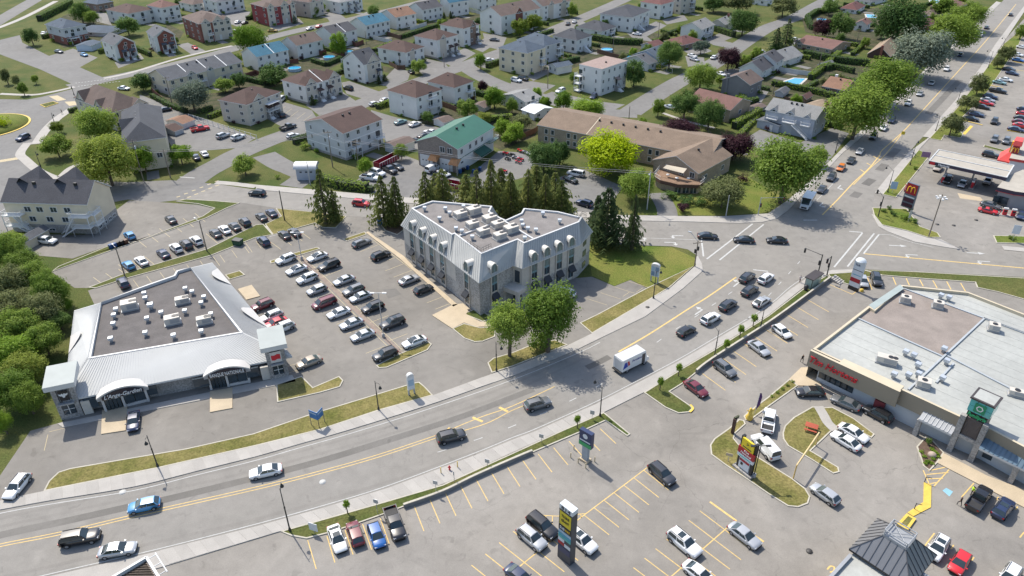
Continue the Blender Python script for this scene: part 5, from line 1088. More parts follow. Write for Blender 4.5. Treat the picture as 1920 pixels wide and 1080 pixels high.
DMET=mat('dark_grey_ribbed_metal',(.19,.19,.195),.4,.05,.4,metal=.3);DRIB=mat('dark_rib',(.07,.07,.075),.4)
pl,pb,pr=at(1594,1030,zb),at(1643,971,zb),at(1755,1040,zb);pf=pl+(pr-pb)
cp=[at(x,y,zc)for x,y in[(1667,1009),(1681,990),(1704,1000),(1693,1021)]]
cc=sum(cp,Vector())/4;bc=(pl+pb+pr+pf)/4
ex=(pr-pb).normalized();ey=Vector((-ex.y,ex.x,0));hw=(pr-pb).length/2;hd=abs((pb-pl).dot(ey))/2
cen=Vector((bc.x,bc.y,0))
base=[cen-ex*hw-ey*hd,cen+ex*hw-ey*hd,cen+ex*hw+ey*hd,cen-ex*hw+ey*hd];topq=[cen+ex*sx*1.4+ey*sy*1.2 for sx,sy in((-1,-1),(1,-1),(1,1),(-1,1))]
zz=Vector((0,0,1));g=MB();r_=MB()
for i in range(4):
 j=(i+1)%4;A_,B_,C_,D_=base[i]+zz*zb,base[j]+zz*zb,topq[j]+zz*zc,topq[i]+zz*zc;g.face([A_,B_,C_,D_]);g.face([A_-zz*.3,B_-zz*.3,B_,A_],1)
 L=(B_-A_).length;Lt=(C_-D_).length;d=(B_-A_).normalized();nn=d.cross(D_-A_).normalized();c=int(L/.75);off_=(L-Lt)/2
 for k in range(1,c):
  u=L*k/c;a_=A_+d*u
  if u<off_:tt=u/off_
  elif u>L-off_:tt=(L-u)/off_
  else:tt=1
  up=((D_+d*(Lt/2))-(A_+d*(L/2)))*tt;b_=a_+up;e_=d*.022
  r_.raw([a_-e_,a_+e_,a_+e_+nn*.08,a_-e_+nn*.08,b_-e_,b_+e_,b_+e_+nn*.08,b_-e_+nn*.08],[(3,2,6,7),(1,5,6,2),(0,3,7,4)])
 r_.tube(A_,D_,.09,n=4)
CS.part(g,'roof',[DMET,BLACK]);CS.part(r_,'standing_seam',DRIB)
crz=math.atan2(ex.y,ex.x);g=MB();g.box((cen.x,cen.y,zc-.1),(2.9,2.5,.35),crz,0);CS.part(g,'lantern_base',METAL)
g=MB()
for sx in(-1,1):
 for sy in(-1,1):k=cen+ex*sx*1.35+ey*sy*1.15;g.tube(k+zz*zc,k+zz*(zc+1.0),.07,n=4)
for h_ in(.55,1.0):
 for i in range(4):g.tube(topq[i]+zz*(zc+h_),topq[(i+1)%4]+zz*(zc+h_),.07,n=4)
g.tube(topq[0]+zz*(zc+.6),topq[2]+zz*(zc+.6),.05,n=4);g.tube(topq[1]+zz*(zc+.6),topq[3]+zz*(zc+.6),.05,n=4);CS.part(g,'lantern',METAL)
g=MB();wq=[cen-ex*(hw-.5)-ey*20,cen+ex*(hw+3)-ey*20,cen+ex*(hw+3)-ey*(hd-3.6),cen+ex*(hw-.6)-ey*(hd-3.6),cen+ex*(hw-.6)+ey*(hd-.6),cen-ex*(hw-.5)+ey*(hd-.6)]
g.prism([(p.x,p.y)for p in wq],0,4.5,0,1,bottom=False);CS.part(g,'wall',[BEI,MEM])
g=MB()
for i in(0,1,2):
 A_,B_=wq[i],wq[(i+1)%6];d=B_-A_;c=(A_+B_)/2;g.box((c.x,c.y,4.3),(d.length,.4,.6),math.atan2(d.y,d.x))
A_,B_=wq[5],wq[0];d=B_-A_;c=A_+d*.65;g.box((c.x,c.y,4.3),(d.length*.7,.4,.6),math.atan2(d.y,d.x));CS.part(g,'parapet',METAL)
GS=Bld('petrol_station_canopy','long flat petrol station canopy with dark fascia over two pump islands','canopy',(1810,350))
zg=5.6;a,b,d_=at(1742.5,301,zg),at(1887.5,332.5,zg),at(1758.75,280,zg);u=(b-a);L=u.length;u.normalize();nb=Vector((-u.y,u.x,0));Dp=(d_-a).dot(nb);grz=math.atan2(u.y,u.x)
def gq(x,y_,z):return Vector((a.x,a.y,0))+u*x+nb*y_+Vector((0,0,z))
PUR=mat('dark_purple_fascia',(.035,.028,.055),.5,.08)
g=MB();g.box(tuple(gq(L/2,Dp/2,zg-.95)),(L,Dp,.85),grz,0,1);GS.part(g,'canopy_roof',[PUR,mat('pale_gravel_roof',(.36,.33,.28),.9,.08,.6,fine=.1)])
g=MB()
for y_ in(0,Dp/2,Dp):g.box(tuple(gq(L/2,y_,zg-.1)),(L+.1,.25,.16),grz)
for x in(0,L):g.box(tuple(gq(x,Dp/2,zg-.101)),(.25,Dp,.16),grz)
GS.part(g,'white_edge',CAP)
g=MB();g.box(tuple(gq(.9,-.06,zg-.95)),(1.2,.1,.85),grz);GS.part(g,'emblem',RED);put(GS.root,'lettering',text_mesh('Harnois',.85,TRIM,.04,0,.03),gq(3.7,-.08,zg-.55)-GS.p,grz)
for x in(L*.22,L*.58):g=MB();g.box(tuple(gq(x,Dp/2,0)),(.4,.5,zg-.95),grz);GS.part(g,'column',METAL)
def pump(px,lab,rz=0):
 p=at(*px);r=thing('fuel_pump',lab,'fuel pump',p+Vector((0,0,.03)),grz+rz,'fuel pumps on the forecourt');g=MB();g.box((0,0,0),(4.2,1.2,.16));g.build('plinth',M_CONC,r)
 for x in(-.9,.9):g=MB();g.box((x,0,.16),(.9,.55,1.5));g.box((x,0,1.66),(1.0,.6,.35),m=1);g.box((x,-.29,1.0),(.6,.04,.45),m=2);g.build('dispenser',[RED,CAP,BLACK],r)
 for x in(-1.9,1.9):g=MB();g.tube((x,0,.16),(x,0,1.1),.09);g.build('bollard',RED,r)
pump((1768,340),'red and white fuel pump at the left end of the canopy',1.57);pump((1823,350),'red and white fuel pump in the middle of the canopy',1.57);pump((1890,405),'fuel pump island with red posts in the open, lower right',.3)
ST=Bld('station_shop','petrol station shop with purple fascia behind the canopy','shop building',(1900,380))
za=4.6;A_=[at(x,y,za)for x,y in[(1870,351),(1903,359),(2010,372),(2030,335),(1918,318),(1888,330)]]
g=MB();g.prism([(p.x,p.y)for p in inset(A_,.5)],0,za-.9,0,bottom=False);ST.part(g,'wall',mat('grey_block_wall',(.27,.27,.275),.8,.06));g=MB();g.prism([(p.x,p.y)for p in A_],za-.9,za,0,1);ST.part(g,'roof',[PUR,mat('pale_gravel_roof',(0,0,0))])
g=MB();g.prism([(p.x,p.y)for p in inset(A_,-.04)],za-1.0,za-.9,0);ST.part(g,'red_band',RED)
for t in(.3,.62):c=Vector((A_[0].lerp(A_[1],t).x,A_[0].lerp(A_[1],t).y,.1));g=MB();g.box(tuple(c+Vector((.1,.38,0))),(2.0,.3,2.3),math.atan2((A_[1]-A_[0]).y,(A_[1]-A_[0]).x));ST.part(g,'window',GLASS)
MC=Bld('burger_restaurant','white burger restaurant with bright red canopy roof and tower with yellow arches','restaurant',(1900,300))
z0=4.6;RR=mat('red_roof_tile',(.62,.07,.06),.5,.08);YL=mat('sign_yellow',(.85,.50,.03),.5,.05)
A_=[at(x,y,z0)for x,y in[(1895,298),(2050,325),(2070,275),(1912,262)]]
g=MB();g.prism([(p.x,p.y)for p in A_],0,z0-.4,0,bottom=False);MC.part(g,'wall',TRIM);g=MB();g.prism([(p.x,p.y)for p in inset(A_,-.3)],z0-.4,z0+.3,0,1);MC.part(g,'roof',[RR,mat('pale_gravel_roof',(0,0,0))])
ta,tb_=at(1895.5,285,5.2),at(1909,287.5,5.2);ux=(tb_-ta);TL2=ux.length;ux.normalize();un=Vector((-ux.y,ux.x,0));mrz=math.atan2(ux.y,ux.x)
def mq(x,y_,z):return Vector((ta.x,ta.y,0))+ux*x+un*y_+Vector((0,0,z))
g=MB();g.box(tuple(mq(TL2/2,2.2,0)),(TL2,4.4,7.2),mrz);MC.part(g,'tower',mat('dark_red_wall',(.30,.02,.03),.5,.05))
g=MB();g.box(tuple(mq(TL2/2,2.2,7.2)),(TL2+.5,4.9,1.2),mrz,taper=.8);MC.part(g,'tower_roof',RR)
def arches(B,q,w,m,d=-.06,x0=0,z0=0,nm='emblem'):
 g=MB()
 for s_ in(-1,1):
  pr=None
  for k in range(9):
   th=math.pi*k/8;c=(x0+s_*w*.25-w*.25*math.cos(th),z0+w*.85*math.sin(th)**.6)
   if pr:g.tube(q(pr[0],d,pr[1]),q(c[0],d,c[1]),w*.06,n=4)
   pr=c
 return B.part(g,nm,m)
arches(MC,mq,1.5,YL,x0=TL2/2,z0=5.3)
g=MB();g.raw([mq(-2.4,-2.0,3.0),mq(TL2+.8,-2.0,3.0),mq(TL2+.8,.2,5.0),mq(-.4,.2,5.0),mq(-2.4,5,3.0),mq(-.4,5,5.0),mq(-2.4,-2.0,2.7),mq(TL2+.8,-2.0,2.7)],[(0,1,2,3),(4,0,3,5),(6,7,1,0)]);MC.part(g,'canopy_roof',RR)
g=MB();g.box(tuple(mq(-.35,1.2,4.6)),(.35,.9,3.3),mrz);MC.part(g,'yellow_band',YL)
HALL=house('long tan-brick hall with mauve-brown roof behind the bright yellow tree',(1006,234),(1040,199),(1300,320),h=5.4,roof='gx',rh=2.4,rm=S_HALL,wall=TANB,wR=(0,1),wL=(0,1),vents=6,cat='hall',name='hall')
_w,_d,_h=HALL['w'],HALL['d'],HALL['h']
for k in(.06,.1,.2,.24,.36,.4,.53,.57,.68,.72):window(HALL,'R',(_w,_d,.35),_w*k,.8,1.0,1.5,True,False);window(HALL,'R',(_w,_d,.35),_w*k,3.0,1.0,1.6,True,False)
g=MB();g.box((_w*.31,-.02,_h+.02),(.3,.1,.06));g.raw([(_w*.31-.12,0,_h+.04),(_w*.31+.12,0,_h+.04),(_w*.31+.12,_d/2,_h+2.46),(_w*.31-.12,_d/2,_h+2.46)],[(0,1,2,3)]);g.build('fire_wall',BEIL,HALL)
WING=house('gabled end wing of the brown hall, above the curved deck',(1310,326),(1231,296),(1359,287),(1311,358),roof='gx',rh=3.0,rm=S_HALL,wall=TANB,wR=(2,1),wL=(0,1),vents=1,cat='hall',name='hall_wing')
_w,_d,_h=WING['w'],WING['d'],WING['h']
for k in(.14,.36,.66):window(WING,'L',(_w,_d,.35),_d*k,2.9,1.3,1.6)
DK=Bld('deck','curved wooden deck with white railings, cafe tables and beige awning','deck',(1275,375))
zd=2.7;Pd=[at(x,y,zd)for x,y in[(1226,330),(1238,338),(1272,346),(1312,347),(1321,340),(1306,326),(1240,312)]]
g=MB();g.prism([(p.x,p.y)for p in Pd],zd-.9,zd,1,0);DK.part(g,'platform',[WOOD,mat('brown_fascia',(.11,.06,.045),.8,.1)]);g=MB();g.prism([(p.x,p.y)for p in inset(ccw(Pd),.5)],0,zd-.9,0);DK.part(g,'wall',TANB)
for x,y_ in((1258,372),(1286,380),(1300,381)):
 p=at(x,y_);p=Pd[2].lerp(Pd[3],{1258:.02,1286:.4,1300:.75}[x]);p.z=.3;g=MB();g.box((p.x,p.y+.42,.25),(1.5,.2,1.35),.08);g.box((p.x,p.y+.36,.25),(.08,.12,1.35),.08,1);DK.part(g,'window',[GLASS,TRIM])
for seq in([6,0,1],[3,4,5],[1,2,3]):
 g=MB()
 for i,j in zip(seq[:-1],seq[1:]):
  p,q_=Pd[i],Pd[j];n=max(2,int((q_-p).length/.3))
  for h_ in(.1,1.0):g.tube(p+zz*h_,q_+zz*h_,.04,n=4)
  for k in range(n+1):r2=p.lerp(q_,k/n);g.tube(r2,r2+zz,.02,n=4)
 DK.part(g,'railing',TRIM if seq[0]!=1 else WOOD)
g=MB();aw=[at(x,y_,zd+z_)for x,y_,z_ in[(1250,309,2.9),(1288,316,2.9),(1281,325,2.2),(1243,315,2.2)]];g.face(aw[::-1]);g.face(aw);DK.part(g,'awning',mat('beige_canvas',(.5,.43,.33),.8,.05))
for i,(x,y_)in enumerate([(1252,332),(1269,338),(1290,339)]):
 p=at(x,y_,zd);t_=thing('cafe_table',['round white cafe table at the left of the deck','round white cafe table in the middle of the deck','round white cafe table at the right of the deck'][i],'table',p,0,'cafe tables on the deck')
 g=MB();g.lathe((0,0,.7),[(.5,0),(.5,.05)],12);g.build('tabletop',TRIM,t_);g=MB();g.tube((0,0,0),(0,0,.7),.04);g.build('leg',METAL,t_)
_w,_d,_h=APT['w'],APT['d'],APT['h'];dm_=(_w,_d,.35)
for z,ks in((5.4,(.28,.42,.58,.74)),(2.9,(.3,.5,.68)),(.5,(.28,.48))):
 for k in ks:window(APT,'L',dm_,_d*(1-k)if False else _d*(1-k),z,1.5,1.4 if z>1 else .8)
for z in(2.3,5.0):balcony(APT,'L',dm_,2.4,z,4.6,1.7);balcony(APT,'L',dm_,_d-2.6,z,4.6,1.9);balcony(APT,'R',dm_,1.6,z,3.0,1.2)
for z,sgn,t in((5.0,1,3.2),(2.3,1,3.6),(5.0,-1,_d-3.0),(2.3,-1,_d-3.4)):
 stairs(APT,'L',dm_,t,z-(2.2 if z>4 else 0)+(2.2 if z>4 else 0),1.2,3.6,-sgn)
for t in(.25,.45,.65,.82):window(APT,'R',dm_,_w*t,.5,1.1,.8)
for t in(.38,.82):
 g=MB();x0,x1=_w/2+.5,_w+.8;gw=6.5;gh=_h+4.6
 g.raw([(x1,-gw/2,_h),(x1,0,gh),(x1,gw/2,_h),(x0-1,-gw/2*1,_h+1.5),(x0-2.0,0,gh),(x0-1,gw/2*1,_h+1.5)],[(1,0,3,4),(2,1,4,5)]);g.raw([(x1-.2,-gw/2,_h),(x1-.2,0,gh-.2),(x1-.2,gw/2,_h)],[(0,2,1)],1);g.build('gable_roof',[S_CHAR,CREAM],APT).location=(0,_d*t,0)
for t in(.32,.8):
 g=MB();g.box((0,0,0),(.4,.7,1.0));g.build('chimney',BLACK,APT).location=(_w/2-1.2,_d*(1-t),_h+2.6)
KI=Bld('utility_kiosk','small grey kiosk with white barrel roof beside the spruce','kiosk',(578,330))
c=at(578,333);krz=.02;g=MB();g.box((c.x,c.y,0),(5.2,3.6,3.3),krz);KI.part(g,'wall',mat('blue_grey_siding',(0,0,0)))
N=8;ring=[(-2.2*math.cos(math.pi*k/N),3.3+1.25*math.sin(math.pi*k/N))for k in range(N+1)];g=MB()
g.raw([(c.x-3.1,c.y+y_,z)for y_,z in ring]+[(c.x+3.1,c.y+y_,z)for y_,z in ring],[(k,N+1+k,N+2+k,k+1)for k in range(N)],0,True)
for x in(-2.9,2.9):g.raw([(c.x+x,c.y+y_,z)for y_,z in ring],[tuple(range(N+1))if x<0 else tuple(range(N+1))[::-1]],1)
KI.part(g,'barrel_roof',[CAP,GREYW])
for x in(-1.3,.2,1.5):g=MB();g.box((c.x+x,c.y-1.83,2.2),(.6,.08,.35));KI.part(g,'vent',BLACK)
g=MB();g.lathe((0,0,0),[(.3,0),(.3,.08)],12);o=g.build('round_window',BLACK,KI.root);o.location=Vector((c.x+2.9,c.y,3.8))-KI.p;o.rotation_euler=(0,R_(90),0)
def leafmat(name,a,b,trans=.35,rough=.6):
 m=bpy.data.materials.new(name);MATS[name]=m;m.use_nodes=True
 n=m.node_tree.nodes;l=m.node_tree.links;n.remove(n['Principled BSDF'])
 pos=n.new('ShaderNodeNewGeometry').outputs['Position']
 t=n.new('ShaderNodeTexNoise');t.inputs['Scale'].default_value=.9;t.inputs['Detail'].default_value=4;l.new(pos,t.inputs['Vector'])
 oi=n.new('ShaderNodeObjectInfo');ad=n.new('ShaderNodeMath');ad.operation='MULTIPLY_ADD';ad.inputs[1].default_value=.5;l.new(oi.outputs['Random'],ad.inputs[0])
 l.new(t.outputs['Fac'],ad.inputs[2])
 r=n.new('ShaderNodeValToRGB');r.color_ramp.elements[0].position=.5;r.color_ramp.elements[1].position=1.0
 r.color_ramp.elements[0].color=(*a,1);r.color_ramp.elements[1].color=(*b,1);l.new(ad.outputs[0],r.inputs[0])
 d=n.new('ShaderNodeBsdfDiffuse');tr=n.new('ShaderNodeBsdfTranslucent');l.new(r.outputs[0],d.inputs[0]);l.new(r.outputs[0],tr.inputs[0])
 mx=n.new('ShaderNodeMixShader');mx.inputs[0].default_value=trans;l.new(d.outputs[0],mx.inputs[1]);l.new(tr.outputs[0],mx.inputs[2])
 g=n.new('ShaderNodeBsdfGlossy');g.inputs['Roughness'].default_value=.5;g.inputs[0].default_value=(.6,.6,.6,1)
 m2=n.new('ShaderNodeMixShader');m2.inputs[0].default_value=.012;l.new(mx.outputs[0],m2.inputs[1]);l.new(g.outputs[0],m2.inputs[2]);l.new(m2.outputs[0],n['Material Output'].inputs[0])
 return m
LEAF=dict(green=leafmat('green_leaves',(.125,.20,.03),(.26,.35,.06),.42),dark=leafmat('dark_green_leaves',(.055,.11,.03),(.14,.22,.05)),bright=leafmat('bright_green_leaves',(.12,.215,.02),(.24,.355,.04),.42),yellow=leafmat('yellow_leaves',(.27,.37,.006),(.47,.55,.012)),lime=leafmat('lime_leaves',(.13,.19,.02),(.24,.28,.05)),purple=leafmat('purple_leaves',(.035,.014,.022),(.085,.035,.042)),silver=leafmat('silver_leaves',(.10,.14,.10),(.22,.26,.19)),willow=leafmat('willow_leaves',(.17,.24,.03),(.33,.38,.07),.42),pine=leafmat('pine_needles',(.115,.145,.04),(.26,.28,.085),.4),spruce=leafmat('spruce_needles',(.065,.10,.042),(.165,.20,.075),.35),olive=leafmat('olive_leaves',(.10,.125,.045),(.21,.23,.09)))
BARK=mat('bark',(.10,.075,.055),.95,.25,3)
def crown_mesh(seed,clumps,leaves,size,name='crown'):
 r=random.Random(seed);mb=MB();v=[];f=[]
 cs=[]
 for i in range(clumps):
  th=r.uniform(0,2*math.pi);z=r.uniform(-.75,.95);s=math.sqrt(1-z*z);k=r.uniform(.45,.82)if i>6 else r.uniform(0,.4)
  cs.append((Vector((s*math.cos(th)*k,s*math.sin(th)*k,z*k)),r.uniform(.2,.38)))
 for c,cr in cs:
  for _ in range(leaves):
   d=Vector((r.gauss(0,1),r.gauss(0,1),r.gauss(0,1)+.25));d.normalize()
   p=c+d*cr*r.uniform(.6,1.08)
   n=(d+Vector((r.gauss(0,.38),r.gauss(0,.38),r.gauss(.6,.4)))).normalized();a=n.orthogonal().normalized();b=n.cross(a)
   an=r.uniform(0,6.28);a,b=a*math.cos(an)+b*math.sin(an),b*math.cos(an)-a*math.sin(an);s1=size*r.uniform(.6,1.3);s2=s1*r.uniform(.5,.8);i=len(v)
   v+=[p-a*s1,p-b*s2,p+a*s1,p+b*s2];f.append((i,i+1,i+2,i+3))
 me=bpy.data.meshes.new(name);me.from_pydata(v,[],f);me.materials.append(LEAF['green']);return me
CROWN=[crown_mesh(s,62,95,.055)for s in(1,2,3,4)];CROWN_BIG=[crown_mesh(s,120,120,.036)for s in(11,12,13)]
BUSH=[crown_mesh(s,20,50,.075,'foliage')for s in(21,22)]
def trunk_mesh(seed):
 r=random.Random(seed);m=MB();m.tube((0,0,0),(.02,.01,.55),.05,.035,8);m.tube((.02,.01,.55),(.0,.02,1),.035,.012,6)
 for k in range(6):
  a=r.uniform(0,6.28);z=r.uniform(.42,.7);L=r.uniform(.2,.36);m.tube((.015,.01,z),(L*math.cos(a),L*math.sin(a),z+r.uniform(.15,.3)),.022,.006,5)
 return m.mesh('trunk',BARK)
TRUNK=[trunk_mesh(s)for s in(1,2)]
def conifer_mesh(seed,tiers=13,dense=1.0):
 r=random.Random(seed);v=[];f=[]
 for t in range(tiers):
  z=.04+.96*(t/tiers)**.95;rad=min(.95,(1-z)**.9*1.15)*r.uniform(.6,1.2)+.03;n=max(5,int((7+7*rad)*dense))
  for k in range(n):
   a=6.283*(k+r.uniform(-.4,.4))/n;L=rad*r.uniform(.5,1.25)*(1+.28*math.sin(2*a+seed+t*2.4));dirv=Vector((math.cos(a),math.sin(a),0));side=Vector((-math.sin(a),math.cos(a),0))
   for s in range(5):
    u=.15+.85*(s+r.uniform(0,1))/5
    for w_ in(-1,1):
     p=dirv*(L*u)+Vector((0,0,z-.045*u*u+r.uniform(-.012,.012)));sz=.17*(1.1-.6*u)*(.5+rad);q=side*(w_*sz)+dirv*sz*.5
     i=len(v);h=Vector((0,0,.022+.012*r.random()));v+=[p,p+q*.6-h,p+q+dirv*.02-h*1.5,p+dirv*sz*.6+h*.3];f.append((i,i+1,i+2,i+3))
 me=bpy.data.meshes.new('foliage');me.from_pydata(v,[],f);me.materials.append(LEAF['spruce']);return me
CONIFER=[conifer_mesh(5),conifer_mesh(6,15,1.0),conifer_mesh(7,11,.9)]
cone_t=MB();cone_t.tube((0,0,0),(0,0,.97),.035,.004,7);CONTR=cone_t.mesh('trunk',BARK)
def setmat(o,m):
 o.material_slots[0].link='OBJECT';o.material_slots[0].material=m
def tree(kind,cx,cy,rx,ry,label,big=False,trunk=None,cat='tree',name='deciduous_tree',group=None):
 zc=3.0
 for _ in range(4):
  k=depth(at(cx,cy,zc))/F_PX;phi=PITCH+math.atan((cy-540)/F_PX);rm=rx*k;rv=ry*k
  rz=math.sqrt(max(.04,rv*rv-(rm*math.sin(phi))**2))/math.cos(phi);rz=min(max(rz,.65*rm),1.8*rm)
  tr=trunk if trunk is not None else(.16*rm+.3);zc=tr+rz*.95
 p=at(cx,cy,zc);root=thing(name,label,cat,(p.x,p.y,0),0,group)
 t=obj('trunk',rng.choice(TRUNK),root);H_=zc+rz*.5;t.scale=(H_*.8,H_*.8,H_);t.rotation_euler=(0,0,rng.uniform(0,6))
 c=obj('crown',rng.choice(CROWN_BIG if big else CROWN),root);c.location=(0,0,zc);c.scale=(rm*1.14,rm*1.14,rz*1.12);c.rotation_euler=(0,0,rng.uniform(0,6));setmat(c,LEAF[kind])
 return root
def bush(kind,cx,cy,rx,ry,label,group=None,name='shrub',cat='shrub'):
 k=mpp(cx,cy,.5);rm=rx*k;rz=max(.5*rm,ry*k);p=at(cx,cy,rz*.6);root=thing(name,label,cat,(p.x,p.y,0),0,group)
 c=obj('foliage',rng.choice(BUSH),root);c.location=(0,0,rz*.75);c.scale=(rm,rm,rz);c.rotation_euler=(0,0,rng.uniform(0,6));setmat(c,LEAF[kind])
 s=MB();s.tube((0,0,0),(0,0,rz),.05+rm*.03,.02,5);s.build('stem',BARK,root);return root
def conifer(kind,bx,by,tx,ty,rpx,label,group=None,low=.1):
 h=height((bx,by),(tx,ty));k=mpp(bx,by,h*.3);p=at(bx,by);root=thing('conifer',label,'conifer',p,0,group)
 t=obj('trunk',CONTR,root);t.scale=(h*.9,h*.9,h)
 c=obj('foliage',rng.choice(CONIFER),root);c.location=(0,0,h*low);sx=rng.uniform(1.2,1.6);c.scale=(rpx*k*sx,rpx*k*rng.uniform(1.2,1.6),h*(1-low));c.rotation_euler=(0,0,rng.uniform(0,6));setmat(c,LEAF[kind]);return root
def hedge(kind,px,w,h,label,group=None):
 P=wpts(px);r=random.Random(len(label));v=[];f=[];o0=P[0]
 for a,b in zip(P[:-1],P[1:]):
  d=b-a;L=d.length;d.normalize();s=Vector((-d.y,d.x,0));n=int(L*(w+2*h)*7)
  for _ in range(n):
   u=r.uniform(0,L);k=r.random()*(w+2*h)
   if k<h:p,nn=-s*w/2+Vector((0,0,k)),-s
   elif k<h+w:p,nn=s*(k-h-w/2)+Vector((0,0,h)),Vector((0,0,1))
   else:p,nn=s*w/2+Vector((0,0,k-h-w)),s
   p=a-o0+d*u+p+nn*r.uniform(-.12,.16);nn=(nn+Vector((r.gauss(0,.5),r.gauss(0,.5),r.gauss(.2,.5)))).normalized();x=nn.orthogonal().normalized()*r.uniform(.16,.32);y_=nn.cross(x)*.7;i=len(v)
   v+=[p-x,p-y_,p+x,p+y_];f.append((i,i+1,i+2,i+3))
 core=MB()
 for a,b in zip(P[:-1],P[1:]):c=(a+b)/2-o0;d=b-a;core.box((c.x,c.y,0),(d.length,w*.8,h*.93),math.atan2(d.y,d.x))
 root=thing('hedge',label,'hedge',(o0.x,o0.y,0),0,group);me=bpy.data.meshes.new('foliage');me.from_pydata(v,[],f);me.materials.append(LEAF[kind]);obj('foliage',me,root);core.build('hedge_core',mat('hedge_twigs',(.025,.035,.014),.95,.2,2),root);return root
